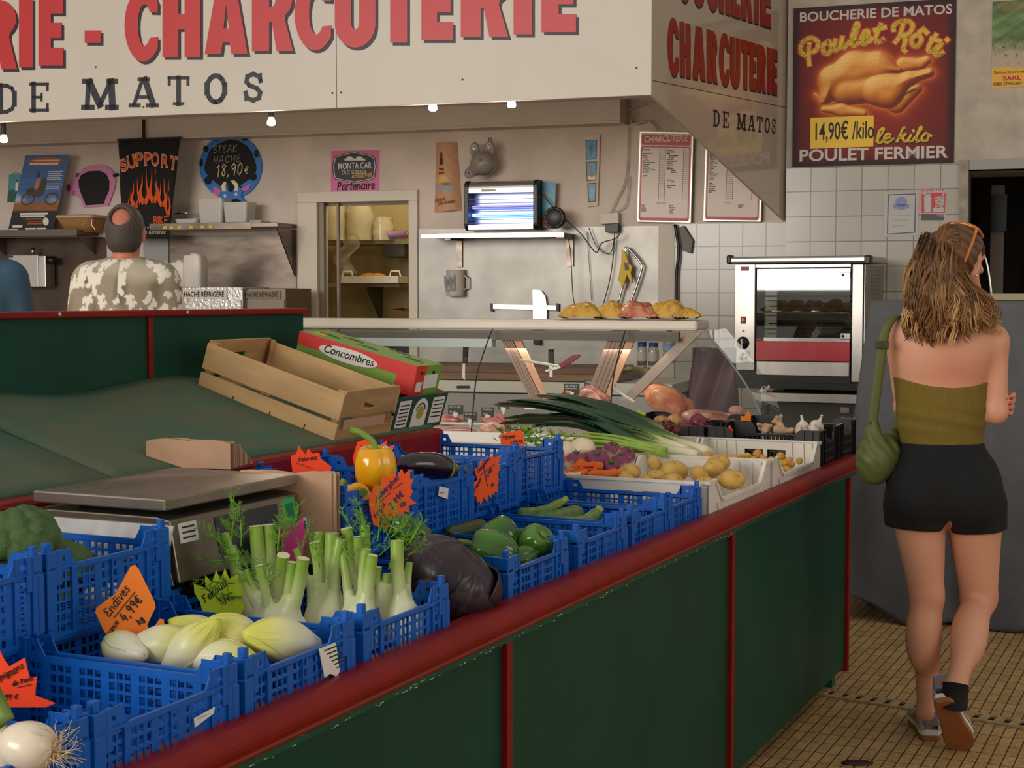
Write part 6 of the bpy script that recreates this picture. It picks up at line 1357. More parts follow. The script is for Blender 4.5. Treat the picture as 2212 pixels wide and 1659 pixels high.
# broccoli
def broccoli(lab,pos,r,seed,sq=.8):
    t = thing('broccoli',lab,'broccoli',Matrix.Translation(pos),'broccoli heads'); rn = random.Random(seed); mb = MB(); cent = []
    for k in range(46):
        u = (k+.5)/46; ph = math.acos(1-1.25*u); a = k*2.39996+rn.uniform(-.2,.2); rr = r*.78; c = (rr*math.sin(ph)*math.cos(a),rr*math.sin(ph)*math.sin(a),rr*sq*math.cos(ph)); q_ = r*rn.uniform(.22,.34); cent.append((c,q_))
    cs = [(np.array(c),q_) for c,q_ in cent]
    def f(Q):
        d = ellip(Q,(0,0,-r*.05),(r*.78,r*.78,r*.66))
        for c,q_ in cs: d = smin(d,np.sqrt((Q[0]-c[0])**2+(Q[1]-c[1])**2+(Q[2]-c[2])**2)-q_,.004)
        return d
    mb = skin_mb(f,(-r*1.2,-r*1.2,-r*.8),(r*1.2,r*1.2,r*1.15),r/34); V = np.array(mb.v); N = V/np.linalg.norm(V,axis=1)[:,None]
    g = vnoise(V,900,1)*.5+vnoise(V,1500,2)*.5; V2 = V+N*(g*.0011)[:,None]; mb.v = [tuple(v) for v in V2.tolist()]
    mb.col = mixp((48,78,42),(92,118,66),.45+.4*g+.35*vnoise(V,30,seed)); mb.build('crown',vcol_mat('broccoli_bud',.8,bump=.6,bscale=420),t)
    MB().tube([(0,0,-r*.3),(.005,-.005,-r*1.1)],[r*.42,r*.3],14).build('stalk',mat('broccoli_stalk',(122,150,84),.5),t); return t
broccoli('big broccoli head heaped up at the left photo edge',at_y(42,1172,yS(.38,.58)),.066,1); broccoli('smaller broccoli head sunk in the crate beside the big one',at_y(132,1226,yS(.42,.58)),.05,2)
# spring onion at the bottom left
Yo = yS(-.2,.12); b0_ = at_y(58,1612,Yo)
t = thing('spring_onion','big white spring onion with wispy roots and green stem','onion',Matrix.Translation(b0_)); ax = Vector((.75,-.1,-.1)).normalized()
mb = MB().lathe([(.001,.034)]+[(.029*math.sin(math.pi*i/16)**.8*(1+.1*math.cos(math.pi*i/16)),.033*math.cos(math.pi*i/16)) for i in range(1,15)]+[(.012,-.036),(.009,-.05)],28,M=basis((0,0,0),ax)); mb.build('bulb',mat('onion_white',(228,214,192),.3,coat=.25,noise=.04,nscale=60,sss=.1),t)
mb = MB(); rn = random.Random(3)
for k in range(46):
    p = ax*.03+Vector((rn.uniform(-.006,.004),rn.uniform(-.008,.008),rn.uniform(-.008,.008))); d = (ax+Vector((rn.uniform(-.5,.2),rn.uniform(-.7,.5),rn.uniform(-.55,1.2)))).normalized(); pts = [p]
    for i in range(8): d = (d+Vector((rn.uniform(-.45,.35),rn.uniform(-.4,.4),rn.uniform(-.4,.45)))).normalized(); pts.append(pts[-1]+d*.0052)
    mb.tube(pts,[.0008-.00007*i for i in range(9)],4,caps=False)
mb.build('roots',mat('onion_roots',(206,180,140),.8),t)
MB().tube([tuple(-ax*.03),tuple(-ax*.05+Vector((-.004,0,.004))),tuple(at_y(14,1550,Yo+.02)-b0_),tuple(at_y(-30,1455,Yo+.04)-b0_)],[.008,.009,.0095,.008],12).build('stem',mat('onion_green',(112,138,58),.4,noise=.15,nscale=40),t)
for k,(px,py) in enumerate(((-20,1640),(10,1655))):
    q_ = at_y(px,py,Yo+.03); t = thing('spring_onion',('spring onion stem lying behind the big white bulb','second pale spring onion stem under the big bulb')[k],'onion',Matrix.Translation(q_)); MB().lathe([(.001,.03),(.02,.02),(.024,0),(.014,-.025),(.008,-.04)],18,M=TR(ry=R(-70))).build('bulb',MATS['onion_white'],t); MB().tube([(.035,0,.01),(.0,.03,.03),(-.05,.05,.09)] if k == 0 else [(-.03,0,-.01),(-.06,.02,.02),(-.1,.05,.08)],.007,10).build('stem',mat('onion_pale_green',(166,166,104),.45),t)
# potatoes
POT = vcol_mat('potato_skin',.62,bump=.25,bscale=160)
def potato_mesh(seed,c1,c2):
    mb = MB().ell((0,0,0),(1,.78,.72),28,k=18); V = np.array(mb.v); n = vnoise(V,1.6,seed); V = V*(1+.08*n)[:,None]; mb.v = [tuple(v) for v in V.tolist()]
    sp_ = (vnoise(V,22,seed+9) > .62).astype(float)*.6; mb.col = mixp(mixp(c1,c2,.5+.5*vnoise(V,3,seed)),(120,84,40),sp_+.25*(vnoise(V,8,seed+4) > .4)); return mb.mesh('skin',POT)
PM = [potato_mesh(k,(190,146,68),(218,178,96)) for k in range(4)]; PM2 = [potato_mesh(k+7,(192,136,48),(222,172,76)) for k in range(3)]
def spud(lab,px,py,Y,rpx,k,grp,ms,rz,ry=0,name='potato'):
    p_ = at_y(px,py,Y); r = rpx/F*Y; o = bpy.data.objects.new(name,ms[k % len(ms)]); C.objects.link(o); o.matrix_world = Matrix.Translation(p_) @ Matrix.Rotation(R(rz),4,'Z') @ Matrix.Rotation(R(ry),4,'Y') @ Matrix.Diagonal((r,r,r,1)); return tag(o,lab,'potato',grp)
Yp = lambda s_,t_=.22: yS(s_,t_)
g1 = 'large potatoes'
for a in (('large potato at the left front, resting against the carrots',1360,1020,Yp(2.55,.36),27,0,30),('round potato below the one touching the carrots',1352,1032,Yp(2.5,.33),20,1,70),('upright potato at the back left near the leeks',1414,1004,Yp(2.75,.33),20,2,10,60),
          ('longest potato, lying at the back below the leek roots',1456,1019,Yp(2.74,.28),33,3,20),('small potato in front of the longest one',1418,1030,Yp(2.6,.3),22,1,0),('potato sunk in the crate at the front middle',1452,1040,Yp(2.58,.25),25,0,10),('dusty potato half hidden at the left of the middle',1398,1040,Yp(2.55,.3),20,2,60),
          ('dark-spotted potato leaning left of the right pile',1510,1026,Yp(2.72,.2),24,2,50,35),('potato on top of the right pile',1541,1012,Yp(2.8,.18),27,3,20,-25),('potato behind the top of the right pile',1552,1000,Yp(2.88,.2),26,1,10),('big smooth potato at the right front',1580,1036,Yp(2.74,.11),30,0,-15),
          ('flat potato under the right pile',1522,1046,Yp(2.66,.18),24,1,0),('potato seen through the left grip window',1352,1056,Yp(2.46,.3),22,2,0),('dusty potato seen through the right grip window',1412,1058,Yp(2.46,.26),24,1,0)):
    spud(a[0],a[1],a[2],a[3],a[4],a[5],g1,PM,a[6],a[7] if len(a) > 7 else 0)
g2 = 'small new potatoes'
for k,(lab,px,py,r,s_,t_) in enumerate((('new potato alone at the far left of its crate',1526,984,10,3.1,.38),('new potato second from the left of its crate',1567,987,10,3.2,.32),('new potato left of the middle cluster',1587,988,9,3.2,.3),('new potato between the left pair and the middle cluster',1597,988,9,3.25,.28),('new potato upright under the left grip window',1614,985,10,3.3,.28),
        ('largest new potato of the middle cluster',1636,980,12,3.35,.26),('new potato below the largest one',1628,992,9,3.25,.24),('new potato right of the largest one',1649,989,9,3.3,.23),('new potato isolated between the clusters',1666,992,8,3.3,.21),('smooth new potato on top of the right cluster',1687,987,13,3.4,.18),('new potato below the smooth top one',1693,1001,11,3.3,.12),('new potato in the middle of the right cluster',1702,996,11,3.38,.14),
        ('new potato at the bottom of the right cluster',1708,1004,10,3.34,.1),('new potato at the far right of its crate',1727,996,9,3.42,.1),('new potato low in front of the right cluster',1700,1013,10,3.28,.09))):
    spud(lab,px,py,Yp(s_,t_),r,k,g2,PM2,k*47,k*31 % 60)
# turnips
def turnip(lab,px,py,Y,rpx,ax,seed,leaf=False):
    r = rpx/F*Y; t = thing('turnip',lab,'turnip',basis(at_y(px,py,Y),ax,seed),'turnips')
    mb = MB().lathe([(.001,r*.78)]+[(r*math.sin(math.pi*i/18)**.85,r*.82*math.cos(math.pi*i/18)+(-.1*r if i < 2 else 0)) for i in range(1,17)]+[(r*.2,-r*.86),(r*.06,-r*.92),(.001,-r*.94)],30); V = np.array(mb.v)
    mb.col = mixp((226,206,174),(128,50,84),(V[:,2]/r+.12+.25*vnoise(V,40,seed))*2.2); mb.build('root',vcol_mat('turnip_skin',.38,coat=.2,bump=.1,bscale=90),t)
    m2 = MB(); [m2.tube([(0,0,r*.66),(.006*math.cos(a),.006*math.sin(a),r*.66+.008),(.012*math.cos(a),.012*math.sin(a),r*.66+.012)],[.003,.0024,.001],5) for a in (0,1.3,2.7,4.2)]; m2.build('leaf_stub',mat('stub_green',(84,110,50),.6),t)
    if leaf: MB().grid([[(.01*math.sin(i*.6)*(j-1)*.7,.004*abs(j-1),r*.7+.006*i) for j in range(3)] for i in range(6)]).build('leaf',mat('turnip_leaf',(58,96,36),.5),t)
turnip('big creamy turnip on top of the pile with a purple ring',1258,970,yS(2.62,.56),29,(.1,.25,-1),1); turnip('creamy turnip half hidden behind the big one',1222,975,yS(2.6,.62),24,(.2,.6,-.7),2)
turnip('flat purple turnip under the big creamy one',1245,998,yS(2.55,.55),26,(0,-.2,1),3); turnip('purple turnip with leaf stubs facing forward',1291,996,yS(2.58,.5),28,(-.1,-.6,.8),4); turnip('pink turnip at the back of the pile',1322,974,yS(2.72,.53),22,(.2,-.4,.9),5)
turnip('purple turnip at the right with stubs on top',1352,985,yS(2.72,.48),22,(.4,-.5,.8),6); turnip('purple turnip low at the right front',1340,1000,yS(2.64,.47),24,(.1,-.2,1),7); turnip('small purple turnip squeezed above the potatoes',1320,1010,yS(2.55,.46),20,(0,-.5,.6),8)
# carrots
def carrot(lab,a,b,r,seed):
    t = thing('carrot',lab,'carrot',Matrix.Translation(a),'carrots'); d = Vector(b)-Vector(a); n = 12; pts = [d*(i/n)+Vector((0,.003*math.sin(i*.5+seed),.003*math.cos(i*.4+seed))) for i in range(n+1)]; rad = [r*.75]+[r*(1-.62*(i/n)**1.1)*(1+.03*math.sin(i*2.3+seed)) for i in range(1,n)]+[r*.2]
    mb = MB().tube(pts,rad,14); mb.build('root',mat('carrot_orange',(222,106,34),.5,noise=.14,nscale=60,bump=.15,bscale=110),t); MB().ell((0,0,0),(r*.35,r*.35,r*.35),8,k=6).build('crown',mat('carrot_crown',(104,92,40),.7),t)
for lab,a,b,s_,t_,r in (('thick carrot slanting at the left of the carrot heap',(1262,998),(1215,1032),2.5,.55,.019),('carrot peeking out beneath the creamy turnips',(1238,988),(1205,994),2.55,.62,.015),('carrot lying behind the orange price card',(1300,1005),(1238,1010),2.52,.5,.015),('carrot pointing right at the front of the heap',(1334,1022),(1270,1026),2.48,.47,.018),
                             ('carrot beside the large potatoes',(1362,1018),(1310,1022),2.5,.46,.017),('thin carrot low at the left front',(1268,1020),(1210,1028),2.47,.5,.014),('carrot under the thick slanting one',(1290,1016),(1222,1018),2.5,.53,.014)):
    carrot(lab,at_y(*a,yS(s_,t_)),at_y(*b,yS(s_,t_)-.02),r,len(lab))
# leeks
def leek(lab,root,mid,tips,r,seed):
    root,mid = Vector(root),Vector(mid); t = thing('leek',lab,'leek',Matrix.Translation(root),'leeks'); m_ = mid-root; n = 14; mb = MB().tube([m_*(i/n) for i in range(n+1)],[r*.8]+[r*(1+.25*(i/n)) for i in range(1,n+1)],16); V = np.array(mb.v); u = (V @ np.array(m_))/m_.length_squared
    mb.col = mixp(mixp((230,222,192),(176,190,104),u*1.9-.35),(84,116,62),(u-.55)*2.2+.1*vnoise(V,60,seed)); mb.build('shaft',vcol_mat('leek_skin',.4,coat=.1),t); rn = random.Random(seed)
    m2 = MB(); [m2.tube([(-m_.normalized()*.002)+Vector((rn.uniform(-r,r)*.6,rn.uniform(-r,r)*.6,rn.uniform(-r,r)*.6)),-m_.normalized()*.02+Vector((rn.uniform(-.012,.012),rn.uniform(-.012,.012),rn.uniform(-.012,.006)))],[.001,.0005],4) for _ in range(14)]; m2.build('roots',MATS['onion_roots'],t)
    for k,(tip,w) in enumerate(tips):
        e = Vector(tip)-root; s0_ = m_*(.62-.05*k); P = cr([tuple(s0_),tuple(m_*(1.0)+Vector((0,0,.006*k))),tuple(m_*.45+e*.55+Vector((0,0,.025-.004*k))),tuple(e)],6); G = []; cols = []
        side = (e-m_).normalized().cross(Vector((0,0,1))).normalized(); up = side.cross((e-m_).normalized())
        for i,p in enumerate(P):
            u = i/(len(P)-1); wd_ = w*1.8*(.75+.45*math.sin(math.pi*min(1,u*.9))**.8)*(1 if u < .9 else max(.5,1-(u-.9)*5)); G.append([tuple(Vector(p)+side*(wd_*(j/4-1))+up*(abs(j/4-1)*wd_*.55*(1-.3*u))) for j in range(9)]); cols += [u]*9
        mb = MB().grid(G); V = np.array(mb.v); u = np.array(cols); jj = np.tile(np.arange(9),len(P)); mb.col = mixp(mixp((150,172,88),(46,82,52),u*2.4),(28,58,42),(u-.4)*1.4+.25*np.sin(jj*2.2)*.3); o = mb.build('leaf',vcol_mat('leek_leaf',.42,coat=.1),t); q_ = o.modifiers.new('thickness','SOLIDIFY'); q_.thickness = .002
YL = lambda s_,t_: yS(s_,t_)
leek('front leek with pale root end beside the small potatoes',A(1534,978,YL(3.2,.48)),A(1420,948,YL(3.3,.66)),[(A(1092,905,YL(3.3,1.1)),.02),(A(1160,880,YL(3.4,1.15)),.02)],.0195,1)
leek('leek reaching farthest left with drooping dark leaves',A(1490,976,YL(3.15,.52)),A(1370,940,YL(3.25,.72)),[(A(1072,876,YL(3.3,1.2)),.022),(A(1100,868,YL(3.35,1.25)),.022),(A(1080,916,YL(3.2,1.1)),.016)],.019,2)
leek('leek with the highest arching leaf above the pile',A(1500,968,YL(3.35,.54)),A(1395,936,YL(3.45,.72)),[(A(1164,858,YL(3.6,1.2)),.024),(A(1172,868,YL(3.5,1.15)),.022)],.0195,3)
leek('leek lying under the arching one',A(1510,984,YL(3.1,.46)),A(1360,962,YL(3.15,.7)),[(A(1150,922,YL(3.1,1.0)),.018),(A(1230,912,YL(3.2,.95)),.02)],.018,4)
leek('back leek close to the black onion crate',A(1470,955,YL(3.5,.6)),A(1390,922,YL(3.55,.75)),[(A(1165,870,YL(3.7,1.15)),.022),(A(1220,868,YL(3.65,1.1)),.02)],.018,5)
# celery
t = thing('celery','light green celery bunch with leafy tops under the leeks','celery',Matrix.Translation(A(1440,985,YL(2.95,.52)))); r0 = Vector(A(1440,985,YL(2.95,.52))); CEL = mat('celery_green',(150,182,74),.4,noise=.12,nscale=40); CLF = mat('celery_leaf',(104,156,44),.5,col2=(140,184,66),nscale=30); rn = random.Random(5)
for k,(px,py) in enumerate(((1225,958),(1210,940),(1190,952),(1260,935),(1215,968),(1240,948))):
    e = A(px,py,YL(2.95,.88))-r0; P = cr([(0,0,.004*k),tuple(e*.5+Vector((0,0,.02))),tuple(e)],6); MB().tube(P,[.013-.0006*i for i in range(len(P))],8,flat=.6).build('stalk',CEL,t)
mb = MB()
for k in range(120):
    px = rn.triangular(1068,1240,1130); py = rn.uniform(925,968)-(px-1150)*-.02; c = A(px,py,YL(2.9,.95)+rn.uniform(-.1,.1))-r0; a = rn.uniform(0,6.28); tl = rn.uniform(-.8,.8); q_ = rn.uniform(.012,.022); M_ = Matrix.Translation(c) @ Matrix.Rotation(a,4,'Z') @ Matrix.Rotation(tl,4,'X')
    pts = [(0,0),(.5,.3),(.35,.6),(.8,.7),(.5,1),(.15,1.1),(0,1.5),(-.15,1.1),(-.5,1),(-.8,.7),(-.35,.6),(-.5,.3)]; mb.add([(x*q_,y*q_,.25*q_*abs(x)) for x,y in pts],[(0,1,2,10,11),(2,3,4,5,7,8,9,10) if False else (2,5,7,10),(2,3,4,5),(7,8,9,10),(5,6,7)],M=M_)
mb.build('leaves',CLF,t)
mb = MB()
for k in range(26): p_ = A(rn.uniform(1080,1235),rn.uniform(935,962),YL(2.9,.93))-r0; mb.tube([p_,p_+Vector((rn.uniform(-.05,.05),rn.uniform(-.02,.02),rn.uniform(.0,.04)))],[.003,.0018],6)
mb.build('leaf_stems',CEL,t)
# onions, garlic, ginger
def onion(lab,px,py,Y,rpx,c1,c2,ax,seed,grp,cat='onion'):
    r = rpx/F*Y; t = thing('onion',lab,cat,basis(at_y(px,py,Y),ax),grp); mb = MB().lathe([(.001,r*1.32),(r*.07,r*1.25),(r*.12,r*1.02)]+[(r*math.sin(math.pi*i/16),r*.88*math.cos(math.pi*i/16)) for i in range(2,16)]+[(r*.12,-r*.9),(.001,-r*.9)],26); V = np.array(mb.v); a = np.arctan2(V[:,1],V[:,0]); mb.col = mixp(c1,c2,.5+.35*np.sin(a*8+3*V[:,2]/r)+.3*vnoise(V,50,seed)); mb.build('skin',vcol_mat('onion_skin',.35,coat=.15),t)
    m2 = MB(); rn = random.Random(seed); [m2.tube([(0,0,-r*.88),(rn.uniform(-.01,.01),rn.uniform(-.01,.01),-r*1.05)],[.0008,.0004],3) for _ in range(10)]; m2.build('roots',MATS['onion_roots'],t)
BR1,BR2 = (176,116,60),(216,164,100); RO1,RO2 = (92,26,42),(138,52,66)
Yk = yS(3.82,.66)
onion('yellow onion with stringy roots in the black crate',1428,914,Yk,18,BR1,BR2,(-.3,-.4,-.8),1,'onions'); onion('brown onion beside the stringy yellow one',1456,913,Yk,19,BR1,BR2,(.3,.2,.9),2,'onions')
onion('glossy red onion heaped at the right of the onion crate',1508,914,Yk-.03,22,RO1,RO2,(.8,-.2,.35),3,'onions'); onion('red onion below the glossy one',1482,928,Yk-.08,18,RO1,RO2,(-.5,-.2,.5),4,'onions'); onion('red onion low behind the white crate edge',1436,930,Yk-.08,17,RO1,RO2,(.4,-.3,.6),5,'onions'); onion('red onion at the left low in its crate',1406,932,Yk-.06,16,RO1,RO2,(-.4,.2,.6),6,'onions'); onion('red onion showing pale roots at the crate front',1462,936,Yk-.1,15,RO1,RO2,(0,-.8,-.4),7,'onions')
mb = MB(); rn = random.Random(8)
for k in range(70):
    c = at_y(rn.uniform(1390,1530),rn.uniform(912,940),Yk-.1+rn.uniform(-.03,.05)); q_ = rn.uniform(.006,.015); M_ = Matrix.Translation(c) @ Matrix.Rotation(rn.uniform(0,6.28),4,'Z') @ Matrix.Rotation(rn.uniform(-1.2,1.2),4,'X'); mb.grid([[(q_*(i/2-1),q_*(j/2-1)*.7,q_*.3*((i/2-1)**2+(j/2-1)**2)) for j in range(5)] for i in range(5)],M=M_)
o = mb.build('loose_onion_skins',mat('onion_flake',(112,36,52),.5,col2=(160,90,84),nscale=40)); tag(o,'flaky loose red onion skins in the black onion crate','onion skins',kind='stuff')
def garlic(lab,px,py,Y,rpx,ax,seed):
    r = rpx/F*Y; t = thing('garlic',lab,'garlic',basis(at_y(px,py,Y),ax,seed),'garlic bulbs'); P = []
    for i in range(19):
        ph = math.pi*i/18; P.append([(r*math.sin(ph)*(1-.12*(1-abs(math.sin(3.5*a)))**2)*math.cos(a),r*math.sin(ph)*(1-.12*(1-abs(math.sin(3.5*a)))**2)*math.sin(a),r*.82*math.cos(ph)+(r*.28*math.exp(-(math.sin(ph)/.25)**2) if i < 9 else 0)) for a in [2*math.pi*j/42 for j in range(42)]])
    mb = MB().grid(P,closev=True); V = np.array(mb.v); mb.col = mixp((226,212,196),(190,150,150),.4*vnoise(V,60,seed)+.3-.2*V[:,2]/r); mb.build('bulb',vcol_mat('garlic_skin',.5,coat=.1),t); MB().tube([(0,0,r*.9),(.002,0,r*1.35),(.006,0,r*1.7)],[r*.26,r*.17,r*.2],10).build('neck',mat('garlic_neck',(222,206,184),.6),t)
Yg = yS(3.84,.2)
garlic('garlic bulb with upright neck, left of the pair in the black crate',1734,922,Yg,15,(-.1,-.1,1),1); garlic('pinkish garlic bulb leaning below the upright one',1731,931,Yg-.06,14,(-.2,-.8,.5),2); garlic('garlic bulb on the right with papery peel',1764,921,Yg,16,(.4,-.2,.8),3); garlic('garlic bulb low at the far right of the crate',1757,930,Yg-.05,13,(.1,-.4,.6),4)
def gin(seed):
    rn = random.Random(seed)
    ps = [((0,0,0),(.03,0,.004),.012,.011)]+[((rn.uniform(-.01,.03),0,0),(rn.uniform(-.02,.045),rn.uniform(-.025,.025),rn.uniform(-.005,.018)),.009,.007) for _ in range(4)]
    def f(Q):
        d = caps(Q,*ps[0])
        for p in ps[1:]: d = smin(d,caps(Q,*p),.008)
        return d
    return skin_mb(f,(-.05,-.05,-.03),(.07,.05,.045),.0028)
for k,(lab,px,py) in enumerate((('knobbly ginger root at the left of the garlic crate',1645,924),('ginger root lying in front of the other ginger',1655,930),('ginger root pointing up beside the garlic',1686,921),('pale ginger root before the upright ginger',1694,931),('small ginger root nearest the garlic bulbs',1712,931))):
    o = gin(k+3).build('ginger_root',mat('ginger_skin',(196,160,124),.7,noise=.12,nscale=60)); o.matrix_world = Matrix.Translation(at_y(px,py,Yg+.02-.02*(k % 2))) @ Matrix.Rotation(k*1.1,4,'Z') @ Matrix.Rotation(-.9 if k == 2 else 0,4,'Y'); tag(o,lab,'ginger','ginger roots')
# mushrooms under the broccoli crate lattice
for k,(px,py) in enumerate(((205,1283),(250,1272),(222,1292))):
    t = thing('mushroom',('white mushroom seen through the broccoli crate lattice','white mushroom seen beside the amber price card top','lowest white mushroom behind the lattice')[k],'mushroom',Matrix.Translation(at_y(px,py+4,yS(.42+.05*k,.52))),'mushrooms'); MB().lathe([(.001,.014),(.012,.012),(.02,.004),(.021,-.003),(.016,-.006),(.001,-.004)],18).build('cap',mat('mushroom_white',(218,202,178),.7),t); MB().lathe([(.007,-.005),(.007,-.02),(.001,-.02)],12).build('stem',MATS['mushroom_white'],t)
# ================================================================== butcher's case, rotisserie, covered cart, shelves, pantry
# ---- refrigerated display case, its front glass leaning towards the market
CO = 2.54; CP0 = WP(1400,712,CO); PC = Plane(Vector((CP0.o.x,CP0.o.y,0)),UR)
def pc(px,py,off=CO):
    """photo point on the plane standing at distance off from the right wall, in the case's own frame"""
    w = Plane(W0+NW*off,UR).w(px,py)-PC.o; return w.dot(PC.x),w.dot(PC.y),w.z
x0c,x1c = pc(-300,700)[0],pc(1520,700)[0]; zt0 = pc(1400,714)[2]; zt1 = pc(1400,692)[2]; glb = pc(1400,945,CO+.33)
dc = thing('display_case','long refrigerated glass meat case with a cream top ledge','display case',PC)
TOPD = .3
MB().box(x0c,x1c-.03,0,TOPD,zt0,zt1).build('top_ledge',CREAM,dc,bevel=.012)
MB().box(x0c,x1c-.12,.02,.07,zt0-.05,zt0-.005).build('lamp_housing',mat('lamp_housing',(110,100,94),.5),dc)
MB().box(x0c,pc(1060,730)[0],.015,.075,zt0-.085,zt0-.045).build('light_diffuser',mat('case_lamp',(200,208,212),.4),dc)
BRZ = mat('bronze_strut',(136,108,94),.42,.35); zb_c = .9
def strut(pa,pb,w,m=BRZ,d=.03):
    a,b = pc(*pa,CO-.05),pc(*pb,CO-.05); dx = (b[0]-a[0]); mb = MB(); mb.prism([(a[0],a[2]),(a[0]+w,a[2]),(b[0]+w,b[2]),(b[0],b[2])],.05,.05+d)
    for k in (.25,.5,.75): mb.prism([(a[0]+w*k-.003,a[2]),(a[0]+w*k+.003,a[2]),(b[0]+w*k+.003,b[2]),(b[0]+w*k-.003,b[2])],.046,.05)
    o = mb.build('strut',m,dc); MB().prism([(a[0]+w+.004,a[2]),(a[0]+w+.045,a[2]),(b[0]+w+.03,b[2]),(b[0]+w+.004,b[2])],.055,.075).build('strut_face',mat('pale_copper',(206,150,116),.45,.2),o)  # strut with a paler copper-coloured face beside it
strut((749,712),(800,800),.05); strut((1072,714),(1152,875),.055); strut((1320,714),(1265,858),.085)
a,b = pc(1498,718,CO-.05),pc(1352,865,CO-.05); MB().prism([(a[0]-.03,a[2]),(a[0]+.035,a[2]),(b[0]+.03,b[2]),(b[0]-.035,b[2])],.06,.09).build('end_strut',mat('end_strut_alu',(168,146,132),.45,.2),dc)
# curved front glass in panes
GLS = glass('case_glass',(240,243,240),.955); prof = [(-.005,zt0),(-.05,zt0-.03),(-.16,zt0-.13),(-.25,zt0-.24),(-.31,glb[2])]
cuts = [x0c,pc(735,712)[0],pc(1065,712)[0],pc(1352,712)[0],x1c-.02]
for i,(xa,xb) in enumerate(zip(cuts[:-1],cuts[1:])):
    P_ = cr([(y,z) for y,z in prof],5); sh = .0
    G = [[(xa+.002+(xb-xa-.004)*j/4,y,z) for j in range(5)] for y,z in P_]; MB().grid(G).build('front_pane',GLS,dc)
    if i: MB().tube([(xa,y,z) for y,z in P_],.0035,6).build('pane_joint',mat('joint_dark',(36,34,34),.3),dc)
EG = [(x1c+.02,.0,zt0)]
ex = pc(1655,892,CO+.3); tp_ = pc(1522,712)
G = []
for i in range(13):
    u = i/12; yy = -.31*u**.8; zz = zt0+(glb[2]-zt0)*u; bulge = (1-(1-u)**1.6); x_e = tp_[0]+(ex[0]-tp_[0])*bulge
    G.append([(x1c-.02+(x_e-x1c+.02)*j/5,yy+.28*(j/5)*(1-u*.3)*0,zz) for j in range(6)])
MB().grid(G).build('end_pane',GLS,dc)
G2 = [[(g[-1][0]+.0,g[-1][1]+.55*j/6,g[-1][2]) for j in range(7)] for g in G]; MB().grid(G2).build('side_pane',GLS,dc)
MB().tube([g[-1] for g in G],.005,6).build('pane_edge',mat('glass_edge',(120,130,126),.2),dc)
MB().box(x0c,ex[0],-.33,-.28,glb[2]-.05,glb[2]).build('front_sill',WHITEP,dc,bevel=.006)
MB().box(x0c,ex[0],-.31,.6,.12,glb[2]-.05).build('case_body',mat('case_body_white',(196,188,178),.5),dc)
MB().box(x0c,ex[0],-.28,.58,glb[2]-.05,glb[2]-.045).build('display_deck',mat('deck_steel',(190,178,170),.35,.3),dc)
for k,(p0,p1) in enumerate((((808,778),(962,786)),((1120,778),(1203,791)),((1316,836),(1368,869)),((928,915),(1052,917)))):
    a,b = pc(*p0,CO+.06),pc(*p1,CO+.06); MB().tube([(a[0],-.04,a[2]),(b[0],-.04,b[2])],.006,8).build('glass_clamp_bar',mat('clamp_white',(226,222,206),.3),dc) if k else None
a = pc(855,735,CO);
lc = bpy.data.lights.new('case_lamp_light','AREA'); lc.shape = 'RECTANGLE'; lc.size = 2.6; lc.size_y = .05; lc.energy = 5; lc.color = (1,.93,.85)
lo2 = bpy.data.objects.new('case_lamp_light',lc); C.objects.link(lo2); lo2.matrix_world = PC.m @ Matrix.Translation((x1c-1.5,.05,zt0-.09))
# ---- meat
def meat_mat(n,c1,c2,sc=18): return mat(n,c1,.35,col2=c2,nscale=sc,coat=.25,lo=.4,hi=.6)
M1 = meat_mat('beef_red',(150,52,50),(196,120,106)); M2 = meat_mat('pork_pink',(206,140,120),(226,176,152)); M3 = meat_mat('veal_orange',(190,96,58),(222,150,104),9); M4 = meat_mat('marbled_rib',(124,50,52),(206,138,112),22)
def meat(name,lab,cat,px,py,off,rx,ry,rz,m,seed,rot=0,rough=.18,grp=None):
    P = WP(px,py,off); sc_ = P.o.y/F; V0 = Vector(P.o)
    t = thing(name,lab,cat,Matrix.Translation(V0) @ Matrix.Rotation(-PHI,4,'Z') @ Matrix.Rotation(R(rot),4,'Y'),grp)
    mb = MB().ell((0,0,0),(rx*sc_,ry,rz*sc_),32,k=22); V = np.array(mb.v); n = vnoise(V,24,seed)*.6+vnoise(V,55,seed+1)*.4; L_ = np.linalg.norm(V,axis=1)[:,None]; V = V*(1+rough*n[:,None]); mb.v = [tuple(v) for v in V.tolist()]; mb.build('meat',m,t); return t,sc_
MO = 2.62
t,s_ = meat('meat_joint','large orange-pink pork shoulder heaped in the end of the case','meat',1443,868,2.45,60,.1,31,M3,1,28,.3,grp='meat joints in the case')
meat('meat_joint','fatty marbled rib of beef standing under the ALOYAU card','meat',1292,868,2.5,46,.09,22,M4,2,38,grp='meat joints in the case'); meat('meat_joint','marbled beef cuts spread at the far end of the case','meat',1540,905,2.55,70,.12,17,meat_mat('beef_cuts',(176,84,70),(222,164,140),12),3,8,grp='meat joints in the case')
meat('meat_joint','small orange chops beneath the taller card','meat',1232,848,2.42,20,.05,11,M3,4,20,.3,grp='meat joints in the case'); meat('meat_joint','dark red beef piece behind the leek tips','meat',1072,916,2.5,36,.09,23,M1,5,24,.1,grp='meat joints in the case')
meat('ham','pale cut ham with a dark rind beside the dark red beef','ham',1064,927,2.66,28,.06,17,M2,6,0,.04); meat('meat_joint','red roasting joint at the left of the meat display','meat',968,908,2.5,34,.08,12,M1,7,0,.14,grp='meat joints in the case')
